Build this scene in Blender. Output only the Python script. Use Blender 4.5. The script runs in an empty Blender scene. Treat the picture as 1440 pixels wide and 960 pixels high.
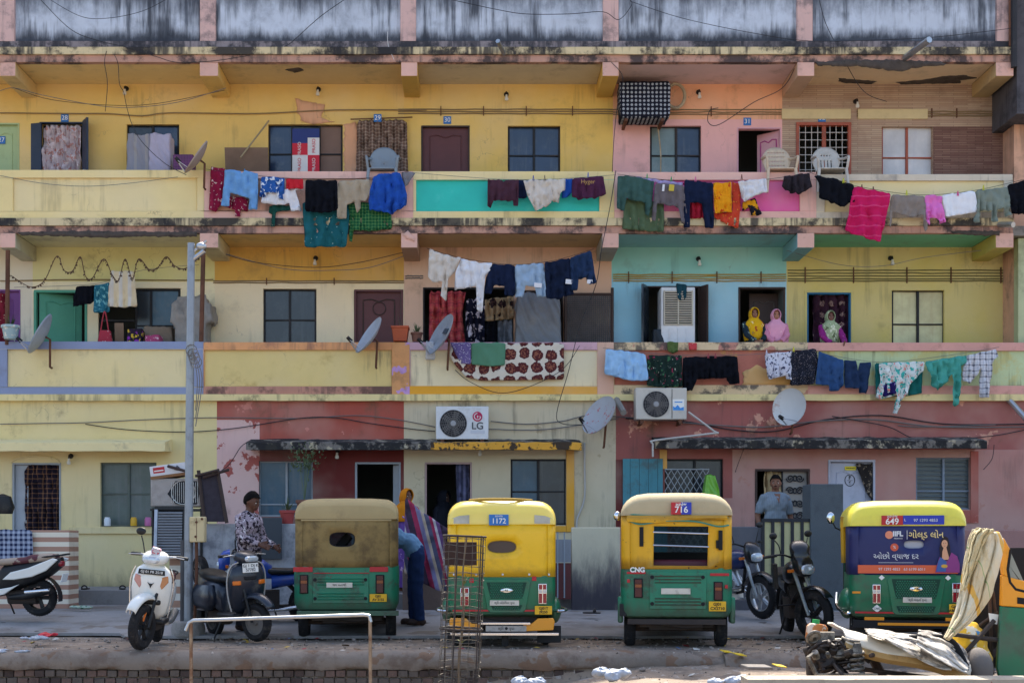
import bpy, bmesh, math, random
from math import sin, cos, pi, radians
from mathutils import Vector as V, Matrix, noise
from mathutils.geometry import delaunay_2d_cdt
rnd = random.Random(7)
S = bpy.context.scene; COL = S.collection
# the camera's own numbers: eye height, focal length in photo pixels, vanishing point; used to turn measured photo positions at a known depth into metres
H = 1.17; F = 1848.; CX = 667.; CY = 765.
YW = 24.0; YF = 22.9
def P(x, y, Y): return V(((x-CX)/F*Y, Y, H-(y-CY)/F*Y))
def XX(x, Y): return (x-CX)/F*Y
def ZZ(y, Y): return H-(y-CY)/F*Y

# ---------------------------------------------------------------- tags
def tag(o, label=None, cat=None, group=None, kind=None):
    if label: o['label'] = label
    if cat: o['category'] = cat
    if group: o['group'] = group
    if kind: o['kind'] = kind
    return o
def thing(name, loc, label, cat, group=None, rz=0., sc=1.):
    o = bpy.data.objects.new(name, None); COL.objects.link(o)
    o.location = loc; o.rotation_euler = (0, 0, rz); o.scale = (sc,)*3
    o.empty_display_size = .1
    return tag(o, label, cat, group)
def copy_tree(o, parent=None):
    c = o.copy(); COL.objects.link(c)
    if parent: c.parent = parent
    for ch in list(o.children): copy_tree(ch, c)
    return c

# ---------------------------------------------------------------- materials
def lin(h):
    if not isinstance(h, str): return tuple(h)[:3]+(1.,)
    v = [int(h[i:i+2], 16)/255. for i in (0, 2, 4)]
    return tuple((x/12.92 if x <= .04045 else ((x+.055)/1.055)**2.4) for x in v)+(1.,)
def mulc(c, k): return tuple(max(0., min(.95, x*k)) for x in c[:3])+(1.,)
class NT:
    def __init__(s, t): s.t = t
    def __call__(s, kind, ins=None, **pr):
        n = s.t.nodes.new('ShaderNode'+kind)
        for k, v in pr.items(): setattr(n, k, v)
        for k, v in (ins or {}).items():
            sk = n.inputs[k]
            if isinstance(v, bpy.types.NodeSocket): s.t.links.new(v, sk)
            else: sk.default_value = v
        return n
    def mix(s, f, a, b, bt='MIX'):
        n = s.t.nodes.new('ShaderNodeMix'); n.data_type = 'RGBA'; n.blend_type = bt
        for i, v in ((0, f), (6, a), (7, b)):
            if isinstance(v, bpy.types.NodeSocket): s.t.links.new(v, n.inputs[i])
            else: n.inputs[i].default_value = v
        return n.outputs[2]
    def rng(s, v, a, b, c=0., d=1., smooth=True):
        return s('MapRange', {0: v, 1: a, 2: b, 3: c, 4: d}, interpolation_type='SMOOTHSTEP' if smooth else 'LINEAR').outputs[0]
    def m(s, op, a, b=0., c=0.):
        n = s.t.nodes.new('ShaderNodeMath'); n.operation = op
        for i, v in enumerate((a, b, c)):
            if i < len(n.inputs):
                if isinstance(v, bpy.types.NodeSocket): s.t.links.new(v, n.inputs[i])
                else: n.inputs[i].default_value = v
        return n.outputs[0]
    def noise(s, co, sc, det=4., rough=.6, scale3=None, off=None):
        if scale3 or off:
            co = s('Mapping', {0: co, 1: off or (0, 0, 0), 3: scale3 or (1, 1, 1)}).outputs[0]
        return s('TexNoise', {0: co, 'Scale': sc, 'Detail': det, 'Roughness': rough}).outputs[0]
_mi = [0]
def mat(name, col, rough=.8, metal=0., var=.12, sc=3., dirt=0., dsc=1.6, dcol='35322f', dth=(.5, .68), streak=0., scol='3a3a3c', sth=(.5, .75), ssc=7.,
        peel=0., pcol='8d8478', psc=2., zg=None, crack=0., fade=0., bump=0., bsc=60., pat=None, coat=0., trans=0., spec=.4, emis=None, estr=1., sheen=0., alpha=1.):
    m = bpy.data.materials.new(name); m.use_nodes = True
    t = m.node_tree; N = NT(t)
    b = t.nodes['Principled BSDF']; L = t.links.new
    co = N('TexCoord').outputs['Object']
    _mi[0] += 1; off = (_mi[0]*1.37 % 9, _mi[0]*2.71 % 7, _mi[0]*.77 % 5)
    c = lin(col)
    cs = N.mix(N.noise(co, sc, 5., .6, off=off), mulc(c, 1-var*1.6), mulc(c, 1+var*1.6)) if var else N('RGB').outputs[0]
    if not var: cs.default_value = c
    if pat: cs = pat(N, co, cs)
    if fade:
        f = N.rng(N.noise(co, .55, 4., .55, off=(off[2], off[1], off[0])), .42, .66, 0., fade)
        cs = N.mix(f, cs, N.mix(.45, c, (.72, .66, .56, 1)))
    if crack:
        wv = N('VectorMath', {0: co, 1: N('TexNoise', {0: co, 'Scale': 3., 'Detail': 5.}).outputs['Color']}, operation='ADD').outputs[0]
        d = N('TexVoronoi', {0: wv, 'Scale': 1.3}, feature='DISTANCE_TO_EDGE').outputs['Distance']
        f = N.m('MULTIPLY', N.rng(d, .012, .003), N.rng(N.noise(co, .8, 3., .6, off=off), .56, .68, 0., crack))
        cs = N.mix(f, cs, lin('766a5a'))
    if peel:
        f = N.rng(N.noise(co, psc, 7., .62, off=(off[1], off[2], off[0])), .70-peel*.18, .715-peel*.18)
        cs = N.mix(f, cs, lin(pcol))
    if streak:
        f = N.noise(co, ssc, 5., .65, scale3=(1, 1, .07), off=off)
        g = N.noise(co, .9, 3., .6, off=(off[2], 3, off[0]))
        f = N.rng(N.m('ADD', f, N.m('MULTIPLY', N.m('SUBTRACT', g, .5), .9)), sth[0], sth[1], 0., streak)
        cs = N.mix(f, cs, lin(scol))
    if zg:      # damp lines on walls, darker bands on rickshaws, at given heights: (height, reach, strength)
        z = N('SeparateXYZ', {0: co}).outputs[2]; nz = N.m('MULTIPLY', N.m('SUBTRACT', N.noise(co, 5., 6., .7, scale3=(1, 1, .25), off=off), .5), 1.6)
        for zc, rc, st in zg:
            d = N.m('ADD', N.m('DIVIDE', N.m('ABSOLUTE', N.m('SUBTRACT', z, zc)), rc), nz)
            cs = N.mix(N.rng(d, 1., .15, 0., st), cs, lin(scol))
    if dirt:
        f = N.rng(N.noise(co, dsc, 9., .7, off=(off[2], off[0], off[1])), dth[0], dth[1], 0., dirt)
        cs = N.mix(f, cs, lin(dcol))
    L(cs, b.inputs['Base Color'])
    b.inputs['Roughness'].default_value = rough; b.inputs['Metallic'].default_value = metal
    b.inputs['Specular IOR Level'].default_value = spec
    if coat: b.inputs['Coat Weight'].default_value = coat; b.inputs['Coat Roughness'].default_value = .12
    if trans: b.inputs['Transmission Weight'].default_value = trans
    if sheen: b.inputs['Sheen Weight'].default_value = sheen
    if alpha < 1: b.inputs['Alpha'].default_value = alpha
    if emis: b.inputs['Emission Color'].default_value = lin(emis); b.inputs['Emission Strength'].default_value = estr
    if bump:
        bn = N('Bump', {'Strength': min(1., bump), 'Distance': .01, 'Height': N.noise(co, bsc, 6., .65)})
        L(bn.outputs[0], b.inputs['Normal'])
    return m
# pattern functions (all live in the thing's own object space, in metres)
def p_stripe(cols, period, axis='x', tilt=0.):
    def f(N, co, base):
        s = N('SeparateXYZ', {0: co}); i = 'xyz'.index(axis)
        v = N.m('ADD', s.outputs[i], N.m('MULTIPLY', s.outputs[(i+2) % 3 if axis == 'x' else 0], tilt))
        v = N.m('FRACT', N.m('ADD', N.m('DIVIDE', v, period), 50.))
        r = N('ValToRGB', {0: v}); e = r.color_ramp; e.interpolation = 'CONSTANT'
        tot = sum(w for _, w in cols); a = 0.
        for k, (cc, w) in enumerate(cols):
            el = e.elements[k] if k < 2 else e.elements.new(.99)
            el.position = a/tot; el.color = lin(cc); a += w
        return N.mix(.82, base, r.outputs[0])
    return f
def p_plaid(period, c2, w=.5, amt=.8, c3=None):
    def f(N, co, base):
        s = N('SeparateXYZ', {0: co})
        def band(o, ww): return N.m('LESS_THAN', N.m('FRACT', N.m('ADD', N.m('DIVIDE', o, period), 40.)), ww)
        a = band(s.outputs[0], w); b = band(s.outputs[2], w)
        cs = N.mix(N.m('MULTIPLY', N.m('ADD', a, b), amt*.5), base, lin(c2))
        if c3:
            a = band(N.m('ADD', s.outputs[0], period*.37), .1); b = band(N.m('ADD', s.outputs[2], period*.4), .1)
            cs = N.mix(N.m('MULTIPLY', N.m('ADD', a, b), .5), cs, lin(c3))
        return cs
    return f
def p_dots(sc, c2, th=.3, rand=1., soft=.04):
    def f(N, co, base):
        d = N('TexVoronoi', {0: co, 'Scale': sc, 'Randomness': rand}).outputs['Distance']
        return N.mix(N.rng(d, th, th-soft), base, lin(c2))
    return f
def p_blob(layers):
    # layers: (scale, threshold, colour)
    def f(N, co, base):
        for k, (sc, th, cc) in enumerate(layers):
            v = N.noise(co, sc, 3., .6, off=(k*3.1+1, k*1.7, k*2.3))
            base = N.mix(N.rng(v, th, th+.03), base, lin(cc))
        return base
    return f
def p_flower(sc, petals, core, th=.34, rand=.6):
    def f(N, co, base):
        w = N.noise(co, sc*3.2, 3., .6)
        d = N('TexVoronoi', {0: co, 'Scale': sc, 'Randomness': rand}).outputs['Distance']
        d = N.m('ADD', d, N.m('MULTIPLY', N.m('SUBTRACT', w, .5), .45))
        base = N.mix(N.rng(d, th, th-.03), base, lin(petals))
        return N.mix(N.rng(N.noise(co, sc*7, 2.), .5, .54), base, N.mix(N.rng(d, th*.75, th*.7), base, lin(core)))
    return f
def p_brick(sc, c1, c2, mortar, bw=.5, rh=.25, ms=.02, swap=True):
    def f(N, co, base):
        s = N('SeparateXYZ', {0: co}); v = N('CombineXYZ', {0: s.outputs[0], 1: s.outputs[2], 2: s.outputs[1]}).outputs[0]
        t = N('TexBrick', {0: v, 'Scale': sc, 'Color1': lin(c1), 'Color2': lin(c2), 'Mortar': lin(mortar), 'Mortar Size': ms, 'Brick Width': bw, 'Row Height': rh})
        return N.mix(.85, base, t.outputs[0])
    return f
_mc = {}
def simple(name, col, rough=.6, metal=0., **k):
    key = (name,)
    if key not in _mc: _mc[key] = mat(name, col, rough, metal, **k)
    return _mc[key]

# ---------------------------------------------------------------- meshes
class MB:
    def __init__(s): s.v = []; s.f = []; s.mi = []; s.cur = 0; s.T = None
    def mat(s, i): s.cur = i; return s
    def xf(s, M=None): s.T = M; return s
    def add(s, vs, fs):
        n = len(s.v)
        s.v += [(s.T @ V(v)) if s.T is not None else V(v) for v in vs]
        s.f += [tuple(n+i for i in f) for f in fs]; s.mi += [s.cur]*len(fs); return s
    def box(s, x0, x1, y0, y1, z0, z1):
        vs = [(x, y, z) for z in (z0, z1) for y in (y0, y1) for x in (x0, x1)]
        return s.add(vs, [(0, 2, 3, 1), (4, 5, 7, 6), (0, 1, 5, 4), (2, 6, 7, 3), (0, 4, 6, 2), (1, 3, 7, 5)])
    def pbox(s, x0, x1, y0, y1, Y, d):      # a box whose front face covers the photo rectangle at depth Y
        return s.box(XX(x0, Y), XX(x1, Y), Y, Y+d, ZZ(y1, Y), ZZ(y0, Y))
    def rbox(s, c, size, rot=(0, 0, 0)):
        old = s.T
        M = Matrix.Translation(V(c)) @ Matrix.Rotation(rot[2], 4, 'Z') @ Matrix.Rotation(rot[1], 4, 'Y') @ Matrix.Rotation(rot[0], 4, 'X')
        s.T = M if old is None else old @ M
        a, b, cc = size[0]/2, size[1]/2, size[2]/2
        s.box(-a, a, -b, b, -cc, cc); s.T = old; return s
    def tube(s, pts, r, n=8, closed=False, caps=True, flat=1.):
        pts = [V(p) for p in pts]; k = len(pts)
        rs = r if isinstance(r, (list, tuple)) else [r]*k
        vs = []; up = None
        for i, p in enumerate(pts):
            a = pts[i-1] if (i > 0 or closed) else p; b = pts[(i+1) % k] if (i < k-1 or closed) else p
            t = (b-a).normalized() if (b-a).length > 1e-9 else V((0, 0, 1))
            if up is None: up = t.orthogonal().normalized()
            up = (up-t*up.dot(t)); up = up.normalized() if up.length > 1e-6 else t.orthogonal().normalized()
            w = t.cross(up)
            for j in range(n):
                q = 2*pi*j/n; vs.append(p+(up*cos(q)+w*sin(q)*flat)*rs[i])
        fs = []
        for i in range(k if closed else k-1):
            for j in range(n):
                a = i*n+j; b = i*n+(j+1) % n; c = ((i+1) % k)*n+(j+1) % n; d = ((i+1) % k)*n+j
                fs.append((a, b, c, d))
        if caps and not closed:
            fs.append(tuple(reversed(range(n)))); fs.append(tuple((k-1)*n+j for j in range(n)))
        return s.add(vs, fs)
    def cyl(s, p0, p1, r0, r1=None, n=16): return s.tube([p0, p1], [r0, r0 if r1 is None else r1], n)
    def ball(s, c, r, n=12, m=8, fn=None):
        r = (r,)*3 if not isinstance(r, (tuple, list)) else r
        vs = [(0, 0, -1)]+[(cos(2*pi*j/n)*sin(pi*i/m), sin(2*pi*j/n)*sin(pi*i/m), -cos(pi*i/m)) for i in range(1, m) for j in range(n)]+[(0, 0, 1)]
        fs = [(0, 1+(j+1) % n, 1+j) for j in range(n)]
        for i in range(m-2):
            for j in range(n):
                a = 1+i*n+j; b = 1+i*n+(j+1) % n; fs.append((a, b, b+n, a+n))
        e = len(vs)-1; o = 1+(m-2)*n
        fs += [(o+j, o+(j+1) % n, e) for j in range(n)]
        if fn: vs = [fn(V(v)) for v in vs]
        return s.add([(c[0]+v[0]*r[0], c[1]+v[1]*r[1], c[2]+v[2]*r[2]) for v in vs], fs)
    def lathe(s, prof, n=24, c=(0, 0, 0), axis='z', cap=True):
        vs = []; fs = []
        for (r, z) in prof:
            for j in range(n):
                q = 2*pi*j/n; a, b = r*cos(q), r*sin(q)
                v = (a, b, z) if axis == 'z' else ((a, z, b) if axis == 'y' else (z, a, b))
                vs.append((c[0]+v[0], c[1]+v[1], c[2]+v[2]))
        for i in range(len(prof)-1):
            for j in range(n):
                a = i*n+j; b = i*n+(j+1) % n; fs.append((a, b, b+n, a+n))
        if cap: fs.append(tuple(range(n))); fs.append(tuple((len(prof)-1)*n+j for j in range(n)))
        return s.add(vs, fs)
    def loft(s, secs, closed=True, cap=True):
        n = len(secs[0]); vs = [p for q in secs for p in q]; fs = []
        for i in range(len(secs)-1):
            for j in range(n if closed else n-1):
                a = i*n+j; b = i*n+(j+1) % n; fs.append((a, b, b+n, a+n))
        if cap and closed: fs.append(tuple(range(n))); fs.append(tuple((len(secs)-1)*n+j for j in range(n)))
        return s.add(vs, fs)
    def prism(s, poly, y0, y1, holes=None):       # polygon in x,z pushed from y0 to y1
        n = len(poly)
        vs = [(x, y0, z) for x, z in poly]+[(x, y1, z) for x, z in poly]
        return s.add(vs, [tuple(range(n)), tuple(reversed(range(n, 2*n)))]+[(i, i+n, (i+1) % n+n, (i+1) % n) for i in range(n)])
    def build(s, name, mats, parent=None, org=None, smooth=True, bev=0., bseg=2, ang=38, recalc=True, merge=True):
        me = bpy.data.meshes.new(name)
        vs = [v-V(org) for v in s.v] if org is not None else s.v
        me.from_pydata([tuple(v) for v in vs], [], s.f)
        for m in (mats if isinstance(mats, (list, tuple)) else [mats]): me.materials.append(m)
        me.polygons.foreach_set('material_index', s.mi)
        bm = bmesh.new(); bm.from_mesh(me)
        if merge: bmesh.ops.remove_doubles(bm, verts=bm.verts, dist=1e-5)
        if recalc: bmesh.ops.recalc_face_normals(bm, faces=bm.faces)
        bm.to_mesh(me); bm.free()
        if smooth:
            me.polygons.foreach_set('use_smooth', [True]*len(me.polygons))
            me.set_sharp_from_angle(angle=radians(ang))
        o = bpy.data.objects.new(name, me); COL.objects.link(o)
        if org is not None: o.location = org
        if parent: o.parent = parent
        if bev:
            b = o.modifiers.new('bevel', 'BEVEL'); b.width = bev; b.segments = bseg; b.limit_method = 'ANGLE'; b.angle_limit = radians(40)
        return o
def bake(o):
    dg = bpy.context.evaluated_depsgraph_get(); dg.update()
    me = bpy.data.meshes.new_from_object(o.evaluated_get(dg))
    o.modifiers.clear(); o.data = me; return o
def remesh(o, vox=.012, it=4, fac=.5):
    r = o.modifiers.new('r', 'REMESH'); r.mode = 'VOXEL'; r.voxel_size = vox; r.use_smooth_shade = True
    sm = o.modifiers.new('s', 'SMOOTH'); sm.iterations = it; sm.factor = fac
    return bake(o)
def crom(pts, k=6):
    pts = [V(p) for p in pts]; out = []
    for i in range(len(pts)-1):
        p0 = pts[max(0, i-1)]; p1 = pts[i]; p2 = pts[i+1]; p3 = pts[min(len(pts)-1, i+2)]
        for j in range(k):
            t = j/k
            out.append(.5*((2*p1)+(p2-p0)*t+(2*p0-5*p1+4*p2-p3)*t*t+(3*p1-p0-3*p2+p3)*t**3))
    return out+[pts[-1]]
def arc(cx, cy, r, a0, a1, n): return [(cx+r*cos(radians(a0+(a1-a0)*i/n)), cy+r*sin(radians(a0+(a1-a0)*i/n))) for i in range(n+1)]
def rrect(x0, x1, z0, z1, r, n=5):
    return arc(x1-r, z0+r, r, -90, 0, n)+arc(x1-r, z1-r, r, 0, 90, n)+arc(x0+r, z1-r, r, 90, 180, n)+arc(x0+r, z0+r, r, 180, 270, n)
def cdt(outline, res, holes=(), jit=.25):
    # triangulated fill of an outline, with inner points for bending
    n = len(outline); pts = [V((a, b)) for a, b in outline]; edges = [(i, (i+1) % n) for i in range(n)]
    for h in holes:
        k = len(pts); m = len(h); pts += [V((a, b)) for a, b in h]; edges += [(k+i, k+(i+1) % m) for i in range(m)]
    def inside(p, poly):
        c = False; j = len(poly)-1
        for i in range(len(poly)):
            a, b = poly[i], poly[j]
            if (a[1] > p[1]) != (b[1] > p[1]) and p[0] < (b[0]-a[0])*(p[1]-a[1])/(b[1]-a[1])+a[0]: c = not c
            j = i
        return c
    def near(p):
        for poly in (outline,)+tuple(holes):
            for i in range(len(poly)):
                a = V(poly[i]); d = V(poly[(i+1) % len(poly)])-a; q = V(p)-a
                t = max(0, min(1, q.dot(d)/(d.length_squared+1e-12)))
                if (q-d*t).length < res*.45: return True
        return False
    xs = [p[0] for p in outline]; zs = [p[1] for p in outline]
    R = random.Random(len(outline)); i = min(xs)
    while i < max(xs):
        j = min(zs)
        while j < max(zs):
            p = (i+R.uniform(-jit, jit)*res, j+R.uniform(-jit, jit)*res)
            if inside(p, outline) and not any(inside(p, h) for h in holes) and not near(p): pts.append(V(p))
            j += res
        i += res
    vo, eo, fo = delaunay_2d_cdt(pts, edges, [], 1, 1e-6)[:3]
    fs = []
    for f in fo:
        c = sum((vo[k] for k in f), V((0, 0)))/len(f)
        if inside(c, outline) and not any(inside(c, h) for h in holes): fs.append(tuple(f))
    return [(v[0], v[1]) for v in vo], fs
def densify(poly, res, close=True):
    out = []; n = len(poly)
    for i in range(n if close else n-1):
        a, b = V(poly[i]), V(poly[(i+1) % n]); k = max(1, int((b-a).length/res))
        out += [tuple(a+(b-a)*j/k) for j in range(k)]
    return out
def cloth_mesh(outline, m, Y, amp=.02, lam=.11, th=.008, res=.045, seed=0, lean=0., back=0., pin=.3, bulge=0.):
    """hanging fabric: outline in photo pixels on a plane at depth Y, bent into folds, given thickness"""
    pts = [(XX(x, Y), ZZ(y, Y)) for x, y in outline]
    ztop = max(p[1] for p in pts); zb = min(p[1] for p in pts); cx = sum(p[0] for p in pts)/len(pts); hh = max(.1, ztop-zb)
    org = V((cx, Y, ztop)); pts = [(x-cx, z-ztop) for x, z in pts]
    R = random.Random(seed*77+5); ph = R.uniform(0, 6); l2 = lam*R.uniform(.75, 1.3)
    n = len(pts); pts = [(a[0]+(b[0]-a[0])*f, a[1]+(b[1]-a[1])*f) for i in range(n) for a, b in ((pts[i], pts[(i+1) % n]),) for f in (.05, .95)]
    pts = densify(pts, res)
    vs, fs = cdt(pts, res)
    mb = MB(); layers = [(0, 1, 1)]+([(.035, back, .97)] if back else [])
    for off, kz, kx in layers:
        ov = []
        for (x, z) in vs:
            t = min(1, -z/hh); x2 = x*kx
            w = noise.noise(V((x*5+seed, z*4, seed*1.3)))
            q = 2*pi*x/l2+ph+2.2*w+z*1.5; sw = (pin+(1-pin)*t)
            y = amp*((sin(q)+.45*sin(q*2.3+seed+z*3))*sw + 1.*noise.noise(V((x*9, z*5+seed, 3.))) + .7*noise.noise(V((x*20, z*13, seed)))) + lean*t - bulge*sin(pi*t)
            z = z-.014*abs(sin(pi*x/.26+seed))*(1-t)
            ov.append((x2, y+off, z*kz))
        mb.add(ov, fs)
    mb.v = [v+org for v in mb.v]
    return mb, org
def solid(o, th):
    md = o.modifiers.new('thickness', 'SOLIDIFY'); md.thickness = th; md.offset = 0.
    return o
def cloth(name, outline, m, Y, label, cat, group=None, parent=None, th=.008, **k):
    mb, org = cloth_mesh(outline, m, Y, **k)
    o = mb.build(name, m, parent, org=org, ang=80, recalc=False)
    solid(o, th)
    if label: tag(o, label, cat, group)
    return o
def text(s, size, loc, m, parent=None, name='lettering', align='CENTER', ext=.0015, rot=(pi/2, 0, 0), sx=1., bold=0.):
    cu = bpy.data.curves.new(name, 'FONT'); cu.body = s; cu.size = size; cu.align_x = align; cu.align_y = 'CENTER'; cu.extrude = ext; cu.offset = bold
    o = bpy.data.objects.new(name, cu); COL.objects.link(o)
    dg = bpy.context.evaluated_depsgraph_get(); dg.update()
    me = bpy.data.meshes.new_from_object(o.evaluated_get(dg))
    bpy.data.objects.remove(o); bpy.data.curves.remove(cu)
    me.materials.clear(); me.materials.append(m)
    ob = bpy.data.objects.new(name, me); COL.objects.link(ob)
    ob.location = loc; ob.rotation_euler = rot; ob.scale = (sx, 1, 1)
    if parent: ob.parent = parent
    return ob
# ================================================================ light, sky, camera
SUN_EL = 52.; SUN_AZ = 7.
w = bpy.data.worlds.new('World'); S.world = w; w.use_nodes = True
_n = NT(w.node_tree); bg = w.node_tree.nodes['Background']
sky = w.node_tree.nodes.new('ShaderNodeTexSky'); sky.sky_type = 'NISHITA'; sky.sun_disc = False
sky.sun_elevation = radians(SUN_EL); sky.sun_rotation = radians(SUN_AZ); sky.air_density = 1.; sky.dust_density = 3.; sky.ozone_density = .6
w.node_tree.links.new(sky.outputs[0], bg.inputs[0]); bg.inputs[1].default_value = .15
sl = bpy.data.lights.new('sun', 'SUN'); sl.energy = 3.6; sl.angle = radians(.6); sl.color = (1, .93, .82)
so = bpy.data.objects.new('sun', sl); COL.objects.link(so)
_d = V((-sin(radians(SUN_AZ))*cos(radians(SUN_EL)), -cos(radians(SUN_AZ))*cos(radians(SUN_EL)), -sin(radians(SUN_EL))))
so.rotation_euler = _d.to_track_quat('-Z', 'Y').to_euler(); so.location = (0, 30, 40)
cd = bpy.data.cameras.new('camera'); cam = bpy.data.objects.new('camera', cd); COL.objects.link(cam); S.camera = cam
cam.location = (0, 0, H); cam.rotation_euler = (pi/2, 0, 0)
cd.sensor_width = 36; cd.lens = F/1440*36; cd.shift_x = (720-CX)/1440; cd.shift_y = (CY-480)/1440; cd.clip_end = 2000; cd.clip_start = .1
S.view_settings.view_transform = 'Standard'; S.view_settings.look = 'None'; S.view_settings.gamma = 1
S.view_settings.exposure = 1.42
try: S.cycles.max_bounces = 8; S.cycles.diffuse_bounces = 4; S.cycles.transparent_max_bounces = 12
except Exception: pass

# ================================================================ shared materials
def wallm(name, col, dirt=.35, streak=.35, peel=0., pcol='a49a8c', var=.07, dth=(.56, .75), **k):
    k.setdefault('zg', ((.25, .5, .5),) if name in ('pale_yellow_paint', 'cream_render', 'salmon_paint', 'dusty_pink_paint', 'maroon_paint', 'damp_cream') else None)
    k.setdefault('crack', .45); k.setdefault('fade', .42)
    return mat(name, col, .9, var=var, sc=2.2, dirt=min(1, dirt*1.25), dsc=1.3, dcol=k.pop('dcol', '6a5a48'), dth=dth, streak=min(1, streak*1.35), sth=(.57, .82), scol=k.pop('scol', '57504a'), peel=peel, pcol=pcol, bump=.25, bsc=45, spec=.2, **k)
M_yel2 = wallm('yellow_paint', 'e2bf70', .3, .25)
M_yel2b = wallm('yellow_paint_bay', 'e3be68', .3, .2)
M_peach = wallm('peach_paint', 'eeb088'); M_pinkw = wallm('rose_paint', 'e9b3ad', .3, .2)
M_tile = mat('stone_tile', 'c2a48c', .8, var=.1, sc=3, dirt=.3, dcol='7a5c4c', bump=.3, bsc=30, pat=p_brick(1., 'bfa88e', 'a88a74', '8d7562', .5, .036, .005))
M_tile2 = mat('stone_tile_dark', '96705e', .8, var=.16, sc=3, dirt=.35, dcol='5c4038', bump=.4, bsc=26, pat=p_brick(1., '8f7062', '6c4b44', '583f38', .3, .032, .006))
M_l1a = wallm('lime_paint', 'd9d292', .3, .15); M_cream = wallm('cream_paint', 'efe2bc', .28, .2); M_white1 = wallm('whitewash', 'ddd5bf', .4, .3)
M_ochre = wallm('ochre_paint', 'd6a955', .3, .3); M_cream2 = wallm('ivory_paint', 'efdcb4', .25, .18)
M_beige = wallm('beige_paint', 'd9b093', .35, .3); M_teal = wallm('aqua_paint', '8fc9c0', .25, .2); M_blue = wallm('sky_paint', '97cde2', .25, .2)
M_olive = wallm('mustard_paint', 'd0bd6c', .4, .25, .0)
M_gyel = wallm('pale_yellow_paint', 'e2cf96', .45, .2); M_gpink = wallm('faded_pink_paint', 'd9b0aa', .5, .2, .75, 'a85c54', psc=3.2)
M_gred = wallm('brick_red_paint', 'a9574a', .55, .35, .35, 'c98578', psc=2.6); M_maroon = wallm('maroon_paint', '6c302d', .4, .2)
M_gcream = wallm('cream_render', 'cbbd9e', .55, .4, .3, 'b9a98c', psc=1.8); M_salmon = wallm('salmon_paint', 'a0605a', .6, .4, .4, 'd09a86', psc=2.1)
M_spink = wallm('dusty_pink_paint', 'b58279', .5, .25, .25, 'b9897c', psc=3)
M_attic = mat('stained_whitewash', 'c3ccd8', .9, var=.14, sc=2, streak=.92, scol='333841', sth=(.42, .74), ssc=8, dirt=.65, dsc=2., dcol='5d6572', dth=(.45, .78), zg=((9.93, .3, .95), (10.95, .6, .75)), bump=.3, bsc=40)
M_pil = mat('faded_pink_pilaster', 'd3b0a8', .9, var=.08, dirt=.75, dsc=2.2, dcol='6a6264', streak=.6, scol='5e585c', bump=.25, bsc=40)
M_band = mat('sooty_band', '8f8688', .95, var=.15, dirt=.9, dsc=3, dcol='34353b', dth=(.42, .6), streak=.8, scol='3a3b42', sth=(.45, .65), bump=.4, bsc=30)
M_corn = mat('stained_cream_cornice', 'd6c49a', .9, var=.1, dirt=.95, dsc=1.5, dcol='2c2b2e', dth=(.46, .58), streak=.9, scol='3a3838', sth=(.46, .64), bump=.4, bsc=40)
M_edge = mat('stained_pink_edge', 'c09583', .95, var=.12, dirt=.9, dsc=1.9, dcol='38363a', dth=(.46, .6), streak=.7, scol='544a48', bump=.5, bsc=35)
M_edge1 = mat('cornice_cream_clean', 'e6d398', .9, var=.1, dirt=.7, dsc=1.6, dcol='5e5344', dth=(.55, .68), streak=.5, bump=.3)
M_brk = mat('pink_bracket_end', 'dcb0a0', .9, dirt=.4, dsc=3, dcol='6c5a54', bump=.3)
M_conc = mat('bare_concrete', '8e8983', .95, var=.2, dirt=.6, dsc=4, dcol='4b4743', bump=.6, bsc=40)
M_hole = mat('spalled_concrete', '504842', .95, var=.35, sc=9, dirt=.6, dsc=9, dcol='26221f', bump=.9, bsc=55)
M_chj = mat('mossy_canopy_edge', '77716a', .95, var=.2, dirt=.95, dsc=5., dcol='1f1f22', dth=(.42, .52), bump=.6, bsc=50, pat=p_blob([(3.5, .58, 'b0a48c')]))
M_chjo = mat('chipped_orange_edge', 'dca03a', .9, var=.15, dirt=.95, dsc=3.4, dcol='2b2829', dth=(.5, .54), bump=.5, bsc=50)
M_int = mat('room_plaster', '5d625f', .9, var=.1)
M_dark = mat('opening_shade_dark', '23252b', .9, var=.1)  # flat dark colour standing in for shade inside openings and behind slats
M_wframe = simple('dark_window_steel', '181a1f', .6, var=.2, dirt=.3, dcol='5a4638')
M_woodm = mat('maroon_door_wood', '5c3334', .55, var=.12, sc=6, bump=.15, bsc=20, dirt=.25, dcol='3a2424')
M_woodb = simple('dark_wood', '3b2b26', .6, var=.25)
M_wire = simple('black_cable', '26262b', .7, var=0.); M_wiret = simple('tan_cable', '8a7656', .8, var=.1); M_wireg = simple('grey_cable', '6e6b69', .8, var=.1)
M_steel = mat('galvanised_steel', 'b3b6b8', .38, .85, var=.15, dirt=.35, dcol='6b6660', dsc=5)
M_chrome = simple('chrome', 'd9dadc', .15, 1., var=0.)
M_rust = mat('rusty_iron', '6e4a38', .8, .3, var=.25, sc=9, dirt=.5, dcol='35251e', bump=.3)
M_rubber = mat('tyre_rubber', '18181b', .85, var=.2, dirt=.5, dsc=6, dcol='5c544c', bump=.2, bsc=90)
M_black = simple('black_plastic', '121316', .5, var=.15, dirt=.25, dcol='55504a', dsc=5)
M_wht = simple('white_paint', 'e6e6e2', .5, var=.04)
M_blk = simple('black_ink', '15151a', .6, var=0.)
M_plateb = simple('blue_enamel', '2f6fb5', .5, var=.05)
M_red = simple('red_plastic', 'b3202a', .4, var=.05)
M_orange = simple('orange_lens', 'd8701e', .3, var=.05)
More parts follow.
